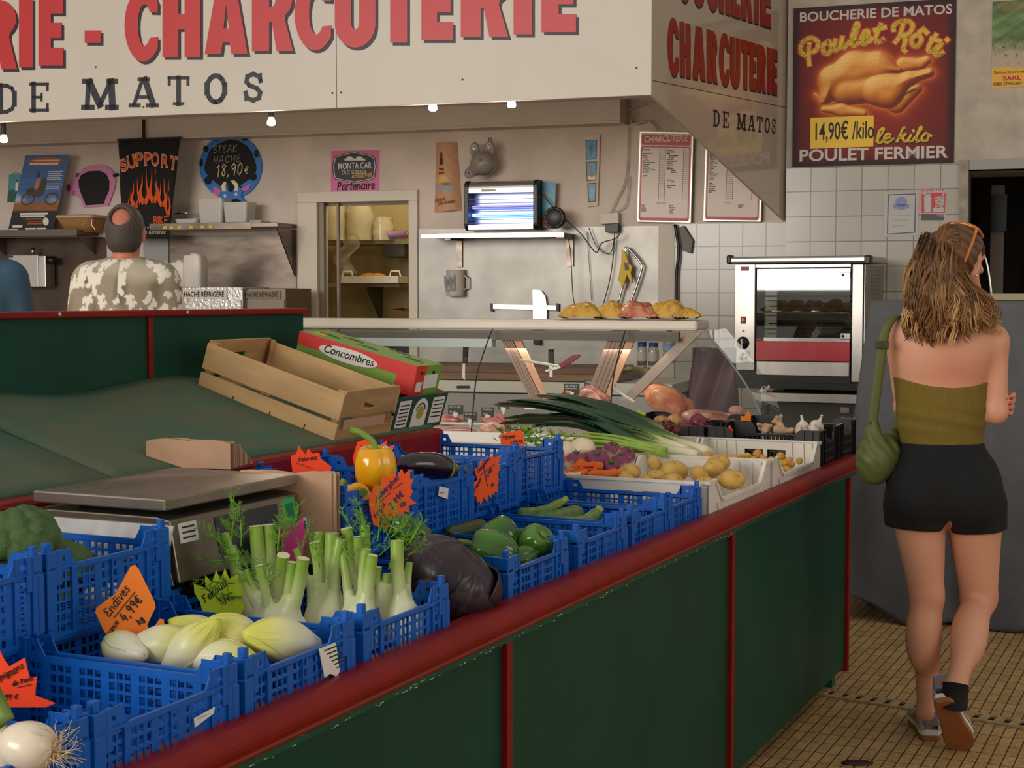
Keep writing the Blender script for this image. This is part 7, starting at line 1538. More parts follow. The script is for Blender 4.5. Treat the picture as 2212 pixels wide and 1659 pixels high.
meat('meat_joint','row of small skewered red meat in front of the ham','meat',1000,934,2.7,42,.05,10,meat_mat('skewer_meat',(166,74,44),(200,110,70),40),8,4,.25,grp='meat joints in the case'); meat('meat_joint','pale veal slab at the left under the price rail','meat',945,932,2.66,16,.06,9,M2,9,0,.1,grp='meat joints in the case')
meat('ham','round pink ham slice standing at the far end of the case','ham',1590,888,2.3,16,.03,12,M2,10,0,.05)
P = WP(1580,800,2.0); t = thing('beef_flank','dark purplish hanging sheet of meat seen through the end glass','meat',P); MB().grid([[(P(1500+98*j/12,0)[0],.02*math.sin(j*.8+i*.4),P(0,735+130*i/12)[1]) for j in range(13)] for i in range(13)]).build('meat',mat('dark_meat',(112,76,82),.5,col2=(86,60,66),nscale=9),t).modifiers.new('thickness','SOLIDIFY').thickness = .02
SLT = mat('slate_card',(34,32,32),.6)
def tagcard(lab,x0,y0,x1,y1,sy,off,words,tilt=0):
    P = WP((x0+x1)/2,sy,off); t = thing('slate_price_card',lab,'price card',P,'slate price cards in the meat case'); q = [(x0,y0+tilt),(x1,y0-tilt),(x1,y1-tilt),(x0,y1+tilt)]; plate('slate',P,q,-.003,0,SLT,t,bevel=.001)
    mb = MB(); xm = (x0+x1)/2; mb.prism([P(*c) for c in ((xm-6,y1-4),(xm+6,y1-4),(xm+3,y1+6),(xm+1,sy),(xm-1,sy),(xm-3,y1+6))],-.006,-.003); mb.build('peg',WHITEP,t)
    h = (y1-y0)
    for k,(w_,fr_,wd_) in enumerate(words): ptext('lettering',P,w_,x0+3,y0+h*fr_,h*.2,SW,t,-.004,(x1-x0-6)*wd_)
tagcard('slate card reading ALOYAU above the small chops',1218,829,1252,851,862,2.46,(('ALOYAU',.3,.9),('viande bovine',.52,.9),('34,90',.85,.5)))
tagcard('slate card reading COTE DE BOEUF above the marbled rib',1262,822,1297,842,856,2.46,(('COTE DE BOEUF',.3,.95),('race limousine',.55,.9),('36,50',.85,.5)),-2)
tagcard('slate card over the red joint at the left of the case',968,875,1001,895,908,2.52,(('POT AU FEU',.3,.9),('32,00',.8,.5))); tagcard('slate card in the middle over the skewers',1002,890,1031,910,924,2.58,(('PALERON',.3,.9),('24,50',.8,.5)))
tagcard('slate card beside the dark red beef piece',1040,880,1068,900,916,2.56,(('TOURNEDOS',.3,.9),('39,00',.8,.5))); tagcard('slate card half behind the leek tips',1076,868,1100,884,896,2.4,(('RUMSTEAK',.35,.9),('29,90',.85,.5)))
# white lamp-lit tray inside and paper sheets on the counter behind
t,P = wt('tray','small steel tray of dark meat behind the leeks','tray',1155,886,2.3); plate('tray_side',P,[(1128,870),(1192,872),(1186,886),(1134,886)],-.01,.16,STEEL,t,bevel=.004); plate('contents',P,[(1134,866),(1186,868),(1186,874),(1134,872)],.01,.14,M1,t)
t,P = wt('paper_sheets','white wrapping paper heaped behind the slate cards','paper',1215,845,1.9)
MB().grid([[(P(1150+150*j/16,0)[0],.2*i/6,P(0,842-14*math.sin(math.pi*j/16)-10*math.exp(-((j-9)/1.6)**2))[1]+.01*math.sin(i*1.3+j)) for j in range(17)] for i in range(7)]).build('sheet',WHITEPAPER,t)
# ---- crisp bags on the ledge
BAGF = mat('crisp_bag_yellow',(204,160,62),.3,col2=(176,100,50),nscale=28,coat=.4,lo=.3,hi=.52,bump=.5,bscale=60); BAGC = mat('crisp_bag_clear',(206,150,110),.2,col2=(176,74,60),nscale=30,coat=.6,lo=.4,hi=.7,bump=.6,bscale=70)
for k,(lab,cx_,w,h,yb,m_,rot) in enumerate((('yellow snack bag lying at the left end of the row on the ledge',1256,84,32,692,BAGF,4),('yellow snack bag second from the left on the ledge',1325,72,34,692,BAGF,-3),('snack bag with red print in the middle of the row',1378,78,36,692,BAGC,6),('large yellow snack bag second from the right end',1443,78,37,692,BAGF,-6),('flat yellow snack bag at the right end of the row',1480,60,20,692,BAGF,8))):
    P = Plane(W0+NW*(CO-.09-.03*(k % 2)),UR).at(cx_,yb-2); t = thing('snack_bag',lab,'snack bag',P,'snack bags on the glass case'); s_ = P.o.y/F; W_ = w*s_/2; H_ = h*s_; M_ = Matrix.Rotation(R(rot*2),4,'Z'); T_,B_g = [],[]
    for i in range(37):
        u = i/18-1; rt,rb = [],[]
        for j in range(25):
            v = j/12-1; z = H_*(max(0,1-abs(u)**3)**.7)*(max(0,1-abs(v)**3)**.7)*(1+.09*math.sin(u*4+k*2+v*2)+.04*math.sin(u*11-v*6+k))+.0025*math.sin(u*23+v*17+k); e = 1-.05*math.cos(v*1.5)-.03*math.sin(v*9+k)
            rt.append((u*W_*1.06*e,v*.085,max(.006,z*.95+.01+.012*abs(u)**6))); rb.append((u*W_*1.06*e,v*.085,.004+.012*abs(u)**6))
        T_.append(rt); B_g.append(rb[::-1])
    MB().grid(T_).grid(B_g).build('pouch',m_,t,M=M_)
    for s2 in (-1,1): MB().box(s2*W_*1.0-.012,s2*W_*1.0+.016,-.07,.07,.012,.02).build('seal',mat('bag_seal',(196,160,70),.3,coat=.4),t,M=M_)
# ---- rotisserie oven on its stand
OO = .66; OX = Vector((math.cos(R(24)),-math.sin(R(24)),0)); PO_ = Plane(WP(1735,828,OO).o,OX)
ov = thing('rotisserie_oven','stainless rotisserie oven with glass door and red strip against the tiles','oven',PO_)
q = lambda px,py: PO_(px,py)
def ob(name,x0,y0,x1,y1,d0,d1,m,bevel=.0,par=None):
    a,b = q(x0,y1),q(x1,y0); return MB().box(a[0],b[0],d0,d1,a[1],b[1]).build(name,m,par or ov,bevel=bevel)
OS = mat('oven_steel',(158,153,147),.32,.9,noise=.15,nscale=8,stretch=(1,1,.2)); OD = mat('oven_dark',(34,31,29),.4,.3)
ob('control_panel',1585,570,1632,800,0,.1,OS,.004); ob('right_post',1838,570,1866,826,0,.1,OS,.004); ob('upper_frame',1632,570,1838,578,0,.06,OS)
ob('top_cap',1575,552,1906-26,570,-.03,.55,mat('oven_cap',(170,165,158),.3,.85),.012)
for x in ((1572,1584),(1868,1884)): ob('cap_corner',x[0],551,x[1],571,-.034,.03,BLACK,.01)
xs0,xs1 = q(1632,600)[0],q(1838,600)[0]; zb2,zt2 = q(1700,735)[1],q(1700,578)[1]
MB().box(xs0,xs1,.5,.52,zb2-.1,zt2).box(xs0-.1,xs0-.08,.1,.52,zb2-.1,zt2).box(xs1+.05,xs1+.07,.1,.52,zb2-.25,zt2).box(xs0-.1,xs1+.07,.08,.52,zt2-.01,zt2).box(xs0,xs1,.05,.5,zb2-.02,zb2).build('cavity',mat('oven_inside',(126,122,114),.6,.0,noise=.3,nscale=6),ov)
gd_ = ob('glass_door',1634,580,1837,734,.0,.006,glass('oven_glass',(206,210,204),.92));
ob('door_edge',1650,731,1836,737,-.008,.01,CHROME,.002)
for z_ in (588,720):
    for k in range(1): a = q(1830,z_+8)
    ob('hinge',1816,z_,1838,z_+13,-.014,.0,CHROME,.003,gd_); a = q(1822,z_+6); MB().ell((a[0],-.016,a[1]),(.008,.004,.008),8,k=6).build('hinge_screw',OD,gd_)
for k,yy in enumerate((640,650,662,674,682,700,712,722)): a,b = q(1640,yy),q(1834,yy); MB().tube([(a[0],.12+.05*(k % 3),a[1]),(b[0],.12+.05*(k % 3),b[1])],.0035 if k % 3 else .006,6).build('spit_rod',mat('spit_steel',(70,62,54),.4,.5),ov)
ob('red_strip',1633,738,1836,778,-.004,.03,mat('oven_red',(178,22,32),.3,coat=.4),.002)
ob('drip_drawer',1634,783,1836,810,-.01,.4,OS,.004); ob('drawer_gap',1634,778,1836,783,.02,.4,OD); ob('base_rail',1632,813,1838,826,-.0,.5,OD,.003); ob('base_shell',1585,800,1866,828,.02,.52,OD)  # drawer, dark strip set back above it, dark base
ob('side_panel',1866,572,1868,828,.0,.54,OS)
xr_ = q(1868,600)[0]; mb = MB()
for i in range(6):
    for j in range(22): mb.ell((xr_+.001,.12+.06*i,q(0,590)[1]-.022*j),(.003,.006,.006),6,k=4)
o = mb.build('vent_holes',OD,ov); o['kind'] = 'stuff'
ob('badge',1600,576,1618,585,-.003,0,mat('badge_red',(120,30,30),.4)); ob('switch',1600,684,1611,699,-.006,0,BLACK,.002); ob('switch_light',1603,688,1609,694,-.008,-.005,mat('lit_red',(200,20,20),.4,emit=(255,30,20),es=1.2)); a = q(1606,715); MB().ell((a[0],-.002,a[1]),(.007,.004,.007),10,k=6).build('pilot_lamp',mat('pilot_amber',(200,120,40),.3),ov)
for (x,y,r,m_) in ((1605,741,13,BLACK),(1606,771,9,CHROME)):
    a = q(x,y); rr = r*(PO_.o.y/F); k_ = MB().lathe([(.001,0),(rr*1.1,0),(rr,.006),(rr*.85,.022),(.001,.024)],20,M=TR(a[0],0,a[1],rx=math.pi/2)).build('knob',m_,ov); MB().box(a[0]-.003,a[0]+.003,-.029,-.02,a[1]-rr*.7,a[1]+rr*.7).build('pointer',SW if r > 10 else OD,k_)
ob('timer_plate',1593,757,1620,784,-.002,0,mat('plate_grey',(170,164,156),.4,.5))
# stand
os_ = thing('oven_stand','black metal stand with steel shelf carrying the rotisserie','stand',Plane(WP(1735,1010,OO).o,OX)); PS = Plane(WP(1735,1010,OO).o,OX); zf = -PS.o.z; sb = lambda n,x0,y0,x1,y1,d0,d1,m: MB().box(PS(x0,y1)[0],PS(x1,y0)[0],d0,d1,PS(x0,y1)[1] if y1 < 1400 else zf,PS(x1,y0)[1]).build(n,m,os_,bevel=.002)
sb('top_frame',1590,829,1866,838,0,.5,OD); sb('shelf',1645,853,1866,866,-.02,.5,OS);
for x in (1645,1852): sb('leg',x,838,x+12,1500,0,.03,OD)
for x in (1645,1852): sb('leg',x,838,x+12,1500,.46,.5,OD)
sb('lower_cabinet',1640,872,1866,1020,.03,.5,mat('cabinet_dark_grey',(70,68,66),.5)); sb('latch',1814,880,1834,893,.015,.03,CHROME)
# ---- covered cart behind the woman
t = thing('covered_cart','tall cart covered with a draped dark grey cloth beside the doorway','covered cart',WP(2000,1345,2.62)); PD = WP(2000,1345,2.62)
cl_ = lambda px,py: PD(px,py)
GRC = mat('grey_drape_cloth',(88,87,90),.85,noise=.1,nscale=10,bump=.3,bscale=220); ztop = cl_(2000,652)[1]; xl0 = cl_(1884,652)[0]; xl1 = cl_(1832,1000)[0]; xrr = xl0+1.5
G = []; nb = 60
for i in range(nb+1):
    v = i/nb; z = ztop*(1-v)+.004; row = []
    flare = v**.7; spread = (xl1-xl0)*1.05*math.sin(min(1,v*1.25)*math.pi/2)
    for j in range(81):
        u = j/80; x = xl0+spread*(1-u)**2+(xrr-xl0)*u; fold = (.07*math.sin(u*26+1.2*math.sin(v*3))+.03*math.sin(u*47+v*2))*flare*(.5+.5*math.sin(u*9+2)**2); y = -.02-.10*flare*.6+fold*.6
        zz = z+(.10*max(0,.18-u)*(v**6)*6 if u < .18 else 0)+.012*math.sin(u*30)*v**4
        row.append((x,y,max(.004,zz)))
    G.append(row)
Lft = []
for i in range(nb+1):
    v = i/nb; g = G[i][0]; Lft.append([(g[0]+.03*math.sin(k*1.7+v*2)*v,g[1]+.75*k/14,g[2]) for k in range(15)][::-1])
full = [Lft[i][:-1]+G[i] for i in range(nb+1)]
top_ = [[(p[0],p[1]+.0,p[2]) for p in full[0]]]
o = MB().grid(full).build('drape',GRC,t); o.modifiers.new('thickness','SOLIDIFY').thickness = .006
MB().box(xl0+.01,xrr,-.02,.74,ztop-.02,ztop+.006).build('drape_top',GRC,t,bevel=.01)
MB().box(cl_(2120,640)[0],xrr,-.03,.74,ztop+.006,ztop+.035).build('board_top',mat('cart_board',(150,140,112),.7),t,bevel=.003)
MB().box(xl0+.1,xrr-.05,.04,.7,.12,ztop-.025).build('cart_body',OD,t)
for x in (xl0+.16,xrr-.2):
    for y in (.1,.62): MB().lathe([(.001,-.02),(.05,-.02),(.05,.02),(.001,.02)],16,M=TR(x,y,.051,ry=math.pi/2)).build('caster',BLACK,t)
mbx = MB().box(cl_(1862,1262)[0],cl_(1890,1262)[0],.3,.5,0.002,.1).build('foot_block',OD,t)
# slim steel lever by the doorway
P = WP(2130,640,1.2); o = MB().tube([(P(a,b)[0],0,P(a,b)[1]) for a,b in cr([(2142,637),(2136,590),(2128,556),(2120,552)],4)],.006,6).build('steel_lever',CHROME); o.matrix_world = P.m; tag(o,'thin bent steel lever behind the covered cart','lever')
# ---- left wall shelves with tubs, basket, machines
t,P = wt('wall_shelf','brown metal wall shelf carrying the motorbike poster','shelf',100,514,-.55); a,b = P(-200,512)[0],P(213,512)[0]; SHB = mat('shelf_brown_metal',(104,90,80),.45,.5)
MB().box(a,b,-.28,0,P(0,512)[1],P(0,503)[1]).box(a,b,-.282,-.276,P(0,515)[1],P(0,501)[1]).build('shelf_board',SHB,t,bevel=.002)
for x in (12,206): u = P(x,510)[0]; MB().xprism([(0,P(0,515)[1]),(-.24,P(0,515)[1]),(0,P(0,515)[1]-.14)],u,u+.012).build('bracket',SHB,t)
t,P = wt('wall_shelf','steel wall shelf with yellow tags holding clear tubs','shelf',500,508,-.55); a,b = P(370,506)[0],P(641,506)[0]
MB().box(a,b,-.3,0,P(0,503)[1],P(0,495)[1]).box(a,P(586,500)[0],-.302,-.296,P(0,507)[1],P(0,493)[1]).build('shelf_board',STEELD,t,bevel=.002); u = P(638,506)[0]
MB().xprism([(0,P(0,600)[1]),(-.02,P(0,600)[1]),(-.3,P(0,506)[1]),(0,P(0,506)[1])],u,u+.008).build('bracket',STEELD,t)
for k,x in enumerate((397,411,428,453,477,495)): MB().box(P(x-4,0)[0],P(x+4,0)[0],-.3045,-.302,P(0,504)[1],P(0,499)[1]).build('yellow_tag',mat('tag_yellow',(216,180,40),.6),t)
CLR = mat('clear_plastic_tub',(206,202,196),.25,alpha=.72,coat=.3)
def tub(lab,x0,y0,x1,y1,off,taper=.06,d=.16,nm='tub',lid=False):
    P = WP((x0+x1)/2,y1,off); t = thing('plastic_tub',lab,'tub',P,'clear plastic tubs'); w = (P(x1,y1)[0]-P(x0,y1)[0])/2; h = P(x0,y0)[1]
    V_ = []; mb = MB(); rr = rrect(-w*.86,-d*.43,w*.86,d*.43,w*.2,3); P0 = [(x,y,.001) for x,y in rr]; P1 = [(x/.86,y/.86,h) for x,y in rr]; P2 = [(x/.86*.97,y/.86*.97,h) for x,y in rr]; P3 = [(x*.97,y*.97,.004) for x,y in rr]
    mb.grid([P0,P1,P2,P3],smooth=False,closev=True); n = len(rr); b0 = len(mb.v); mb.add(P3,[tuple(range(n))]); mb.build('tub_body',CLR,t); MB().grid([[(x/.86*1.04,y/.86*1.04,h) for x,y in rr],[(x/.86*1.04,y/.86*1.04,h+.006) for x,y in rr],[(x/.86*.97,y/.86*.97,h+.006) for x,y in rr],[(x/.86*.97,y/.86*.97,h) for x,y in rr]],smooth=False,closev=True,closeu=True).build('rim',CLR,t); return t
tub('large clear tub standing beneath the blue cow blackboard',437,433,492,493,-.38); tub('second large clear tub on the shelf, right of the first',492,440,545,493,-.39); tub('low clear tub at the left end of the tagged shelf',390,476,437,494,-.36); tub('small clear tub right of the two large ones',549,479,574,493,-.4)
t,P = wt('ladle','metal ladle lying over the left tub on the shelf','ladle',388,475,-.4); MB().tube([(P(372,470)[0],0,P(0,470)[1]),(P(400,466)[0],0,P(0,466)[1])],.006,8).build('ladle_handle',CHROME,t); MB().ell((P(404,468)[0],0,P(0,468)[1]),(.022,.022,.012),12,k=8).build('bowl',CHROME,t)
t,P = wt('bread_basket','wicker basket with a white rim on the brown shelf','basket',172,503,-.42); WK = mat('wicker',(156,112,66),.8,noise=.35,nscale=70,stretch=(1,1,4),bump=.6,bscale=120)
f0,f1,g0,g1 = P(142,0)[0],P(196,0)[0],P(125,0)[0],P(205,0)[0]; h = P(0,474)[1]; MB().grid([[(x,y,0) for x,y in rrect(f0,-.06,f1,.1,.03)],[(x,y,h) for x,y in rrect(g0,-.09,g1,.12,.04)]],closev=True).build('basket_body',WK,t).modifiers.new('thickness','SOLIDIFY').thickness = .008
MB().grid([[(x,y,h+z) for x,y in rrect(g0-e,-.09-e,g1+e,.12+e,.04)] for z,e in ((0,.004),(.012,.006),(.02,-.004),(.012,-.02))],closev=True).build('rim_cloth',mat('basket_rim',(180,166,148),.7),t)
t,P = wt('ribbon_tag','white paper ribbon hanging from the wicker basket','ribbon',200,500,-.32); MB().tube([(P(198,478)[0],0,P(0,478)[1]),(P(200,490)[0],-.01,P(0,490)[1]),(P(206,500)[0],0,P(0,500)[1])],.004,6).build('ribbon',WHITEPAPER,t)
# refrigerated mincers
QS = mat('quilted_steel',(178,174,168),.28,.9,bump=.9,bscale=45); LBL = mat('mincer_label',(206,196,182),.5)
def mincer(lab,x0,y0,x1,lx0,ly0,lx1,ly1,off,m,lm):
    P = WP((x0+x1)/2,700,off); t = thing('refrigerated_mincer',lab,'mincer',P,'refrigerated mincers'); a,b = P(x0,y0),P(x1,0); MB().box(a[0],b[0],0,.4,-.12,a[1]).build('housing',m,t,bevel=.004); MB().box(a[0]+.01,b[0]-.01,-.006,.0,-.12,P(0,ly1+2)[1]).build('front_plate',m,t)
    l_ = MB().prism([P(*c) for c in ((lx0,ly0),(lx1,ly0+1),(lx1,ly1+1),(lx0,ly1))],-.01,-.0).build('label_plate',lm,t); ptext('lettering',P,'HACHÉ RÉFRIGÉRÉ',lx0+6,ly1-4,(ly1-ly0)*.55,INK,l_,-.0115,lx1-lx0-12,bold=.02)
mincer('steel mincer labelled HACHE REFRIGERE behind the man',388,620,518,393,625,491,645,.05,QS,LBL); mincer('darker mincer with a dim HACHE REFRIGERE label beside the hatch',520,623,612,526,627,607,645,.0,mat('dim_steel',(112,100,86),.4,.6),mat('dim_label',(128,114,96),.6))
JUG = mat('milky_plastic',(206,200,194),.35)
for k,(lab,x0,y0,x1,m_) in enumerate((('tall milky plastic jug standing on the mincer',403,556,443,JUG),('short milky plastic jug behind the man\'s shoulder',374,570,406,JUG))):
    P = WP((x0+x1)/2,620,.0+.02*k); t = thing('plastic_jug',lab,'jug',P,'milky plastic jugs'); w = (P(x1,0)[0]-P(x0,0)[0])/2; h = P(0,y0)[1]; MB().grid([[(x*s_,y*s_,z) for x,y in rrect(-w,-w*.9,w,w*.9,w*.35)] for z,s_ in ((.0,.9),(.004,.95),(h*.75,1),(h*.9,.97),(h,.9))],closev=True).add([(x*.9,y*.9,h) for x,y in rrect(-w,-w*.9,w,w*.9,w*.35)],[tuple(range(20))]).build('jug_body',m_,t); MB().lathe([(w*.5,h),(w*.5,h+.015),(.001,h+.016)],16).build('lid',m_,t)
t,P = wt('soap_dispenser','white and steel wall machine behind the person in blue','machine',55,620,-.4); a,b = P(8,0)[0],P(86,0)[0]
MB().box(a,P(72,0)[0],0,.12,0,P(0,551)[1]).build('housing',mat('machine_white',(186,182,178),.35,.3),t,bevel=.006); MB().box(P(73,0)[0],P(88,0)[0],.0,.12,0,P(0,553)[1]).build('side_rail',STEEL,t,bevel=.004); MB().lathe([(.001,0),(.015,0),(.015,.055),(.001,.055)],14,M=TR(P(53,0)[0],.05,P(0,551)[1])).build('filler_cap',CHROME,t); MB().lathe([(.001,-.02),(.03,-.02),(.03,.03),(.001,.03)],16,M=TR(P(92,0)[0],.05,P(0,563)[1],ry=math.pi/2)).build('knob',BLACK,t); MB().box(a+.004,a+.04,-.002,0,P(0,557)[1],P(0,552)[1]).build('blue_mark',BL,t)
# ---- pantry contents seen through the hatch
PB_ = -1.75
def pw_(name,lab,cat,px,py,off,grp=None): P = WP(px,py,off); return thing(name,lab,cat,P,grp),P
t,P = pw_('pantry_shelf','upper pantry shelf holding bags of plastic wrap','shelf',790,528,-1.5); MB().box(P(700,0)[0],P(900,0)[0],-.02,.3,0,P(0,519)[1]).build('shelf_board',mat('pantry_shelf_wood',(128,118,90),.7),t)
t,P = pw_('pantry_shelf','lower pantry shelf holding the white tray','shelf',780,620,-1.45); MB().box(P(700,0)[0],P(862,0)[0],-.02,.34,0,P(0,613)[1]).build('shelf_board',MATS['pantry_shelf_wood'],t); MB().xprism([(0,0),(.3,0),(.3,-.28)],P(786,0)[0],P(788,0)[0]+.01).build('bracket',mat('bracket_black',(70,64,52),.7),t)  # shelf on a black bracket
BAGW = mat('cloudy_plastic',(206,198,168),.2,alpha=.75,coat=.6,bump=.9,bscale=24)
for k,(lab,x0,y0,x1,y1) in enumerate((('tall cloudy plastic sack at the left of the upper pantry shelf',704,445,752,519),('cloudy plastic sack with loose film beside the tall sack',750,448,806,519),('small cloudy sack beside the purple roll',808,484,850,519))):
    P = WP((x0+x1)/2,y1,-1.45); t = thing('plastic_sack',lab,'plastic sack',P,'plastic sacks in the pantry'); w = (P(x1,0)[0]-P(x0,0)[0])/2; h = P(0,y0)[1]
    G = [[(w*(1+.08*math.sin(i*1.3+j))*math.cos(a)*(1 if i < 9 else .8),.1*math.sin(a),h*i/11) for j,a in enumerate([2*math.pi*q_/16 for q_ in range(16)])] for i in range(12)]; MB().grid(G,closev=True).build('sack',BAGW,t)
t,P = pw_('wrap_roll','purple-ended roll of wrap on the upper pantry shelf','roll',850,516,-1.42); MB().tube([(P(832,0)[0],0,.03),(P(882,0)[0],-.05,.03)],.028,14).build('roll',mat('purple_roll',(150,112,150),.5),t); MB().lathe([(.001,0),(.02,0),(.001,.003)],12,M=TR(P(883,0)[0],-.05,.03,ry=math.pi/2)).build('core',KB,t)
t,P = pw_('white_tray','white tray with grip handles holding golden bread on the pantry shelf','tray',793,612,-1.36); a,b = P(727,0)[0],P(858,0)[0]
MB().box(a,b,0,.004,0,.055).box(a,b,.2,.204,0,.055).box(a,a+.004,0,.2,0,.055).box(b-.004,b,0,.2,0,.055).box(a,b,0,.2,0,.004).build('tray_body',WHITEP,t)
for x0 in (738,842): u0,u1 = P(x0,0)[0],P(x0+18,0)[0]; MB().tube([(u0-.01,.0,.05),(u0,0,.09),(u1,0,.09),(u1+.01,0,.05)],.007,8).build('grip',WHITEP,t)
for k,x in enumerate((798,815)): P2 = WP(x,598,-1.45); o = MB().ell((0,0,0),(.075,.06,.03),18).build('bread_loaf',mat('golden_bread',(196,138,62),.7,noise=.25,nscale=30)); o.matrix_world = P2.m; tag(o,('golden loaf lying left in the white pantry tray','golden loaf lying right in the white pantry tray')[k],'bread','loaves in the pantry tray')
t,P = pw_('dark_fitting','dark box fitting hanging under the upper pantry shelf','box',840,556,-1.5); MB().box(P(822,0)[0],P(872,0)[0],.0,.2,0,P(0,532)[1]).build('box',mat('dark_box',(70,64,54),.6),t,bevel=.01); MB().box(P(834,0)[0],P(842,0)[0],.05,.1,P(0,528)[1]-.02,P(0,528)[1]).build('hanger',MATS['dark_box'],t)
t,P = pw_('cardboard_box','open brown cardboard box low in the pantry','box',862,688,-1.3); MB().add([(P(836,0)[0],0,0),(P(886,0)[0],0,0),(P(886,0)[0],.25,0),(P(836,0)[0],.25,0),(P(842,0)[0],0,.07),(P(886,0)[0],0,.05),(P(886,0)[0],.25,.06),(P(842,0)[0],.25,.08)],[(0,1,5,4),(1,2,6,5),(2,3,7,6),(3,0,4,7),(0,3,2,1)]).build('box_walls',mat('brown_box',(112,82,52),.8),t).modifiers.new('thickness','SOLIDIFY').thickness = .004
t,P = pw_('pantry_cooker','dark-fronted cooker seen through the case glass in the hatch','cooker',800,800,-1.1); MB().box(P(700,0)[0],P(884,0)[0],0,.5,-.9,P(0,722)[1]).build('body',mat('cooker_beige',(170,158,130),.5),t); MB().box(P(778,0)[0],P(884,0)[0],-.006,0,P(0,756)[1],P(0,728)[1]).build('control_panel',OD,t)
for x in (815,828,842,856): a = P(x,744); MB().ell((a[0],-.01,a[1]),(.012,.008,.012),10,k=6).build('knob',mat('knob_brown',(120,84,60),.5),t)
FILM = mat('clear_film',(226,222,206),.12,alpha=.28,coat=.6,bump=.8,bscale=18)
t,P = pw_('film_strip','crinkled clear film hanging down between the pantry shelves','plastic film',745,600,-1.25); MB().grid([[(P(726+36*j/6+10*math.sin(i*.5),0)[0],.03*math.sin(i*.7+j),P(0,520+75*i/14)[1]) for j in range(7)] for i in range(15)]).build('film',FILM,t)
# ================================================================== people
SKIN = vcol_mat('skin',.5,sss=.08,bump=.05,bscale=300)
def union(Q,prims,k):
    d = None
    for p in prims:
        e = ellip(Q,*p[1:]) if p[0] == 'e' else caps(Q,*p[1:]); kk = k if len(p) < 99 else k
        d = e if d is None else smin(d,e,kk)
    return d
def near_mask(fn,lo,hi): return fn
# ---- the woman, seen from behind in mid-step
YW = at_z(2005,1600,0).y; WO = Vector((at_z(2030,1600,0).x,YW,0))
def w3(px,py,dy=0): return tuple(at_y(px,py,YW+dy)-WO)
wm = thing('person','woman in olive strapless top and black shorts walking away with crossed arms','person',Matrix.Translation(WO))
hd = np.array(w3(2066,562,.0)); fw = np.array((.84,.54,0)); sd_ = np.array((-.54,.84,0)); upv = np.array((0,0,1.))
hp = lambda a,b,c: tuple(hd+fw*a+sd_*b+upv*c)
TORSO = [('e',w3(2034,790,.01),(.146,.1,.2)),('c',w3(1962,712,0),w3(2140,732,0),.05,.05),('e',w3(2042,750,-.01),(.15,.085,.12)),('e',w3(2033,905,.01),(.131,.098,.15)),('e',w3(2038,1035,.01),(.165,.115,.13)),
         ('e',w3(1988,1070,-.045),(.09,.085,.1)),('e',w3(2092,1075,-.045),(.094,.088,.1)),('e',w3(1985,830,.09),(.06,.06,.06)),('e',w3(2085,830,.09),(.06,.06,.06))]
THL = ('c',w3(1982,1085,.01),w3(2002,1290,.0),.088,.052); THR = ('c',w3(2102,1085,.01),w3(2115,1292,.06),.092,.056)
LEGS = [('c',w3(2002,1285,0),w3(2003,1540,.02),.05,.03),('e',w3(1992,1375,-.022),(.052,.05,.115)),('c',w3(2003,1540,.02),w3(2006,1572,.04),.029,.026),
        ('c',w3(2115,1290,.06),w3(2064,1486,-.2),.052,.03),('e',w3(2093,1372,-.055),(.055,.055,.11),Matrix.Rotation(.3,4,'Y') @ Matrix.Rotation(-.55,4,'X')),('c',w3(2064,1486,-.2),w3(2062,1512,-.21),.03,.033)]
ARMS = [('c',w3(2146,742,0),w3(2150,890,-.01),.046,.036),('c',w3(2150,888,-.01),w3(2085,872,.2),.037,.026),('c',w3(1944,725,.01),w3(1958,880,.13),.046,.036),('c',w3(1958,880,.13),w3(2150,880,.115),.036,.024),('e',w3(2166,872,.085),(.03,.02,.04)),('e',w3(2060,862,.24),(.034,.018,.04))]
HEAD = [('e',tuple(hd),(.07,.085,.1)),('e',hp(-.012,0,.01),(.078,.082,.09)),('c',hp(.02,0,-.06),hp(.055,0,-.098),.05,.026),('c',w3(2076,640,-.005),w3(2060,722,.0),.05,.056),('c',hp(.088,0,.005),hp(.108,0,-.03),.009,.013),('e',hp(.084,0,-.062),(.014,.02,.008)),('e',hp(.07,.03,.012),(.02,.02,.012)),('e',hp(.07,-.03,.012),(.02,.02,.012)),('c',hp(.0,.06,-.05),hp(.05,.035,-.085),.016,.016),('c',hp(.0,-.06,-.05),hp(.05,-.035,-.085),.016,.016)]
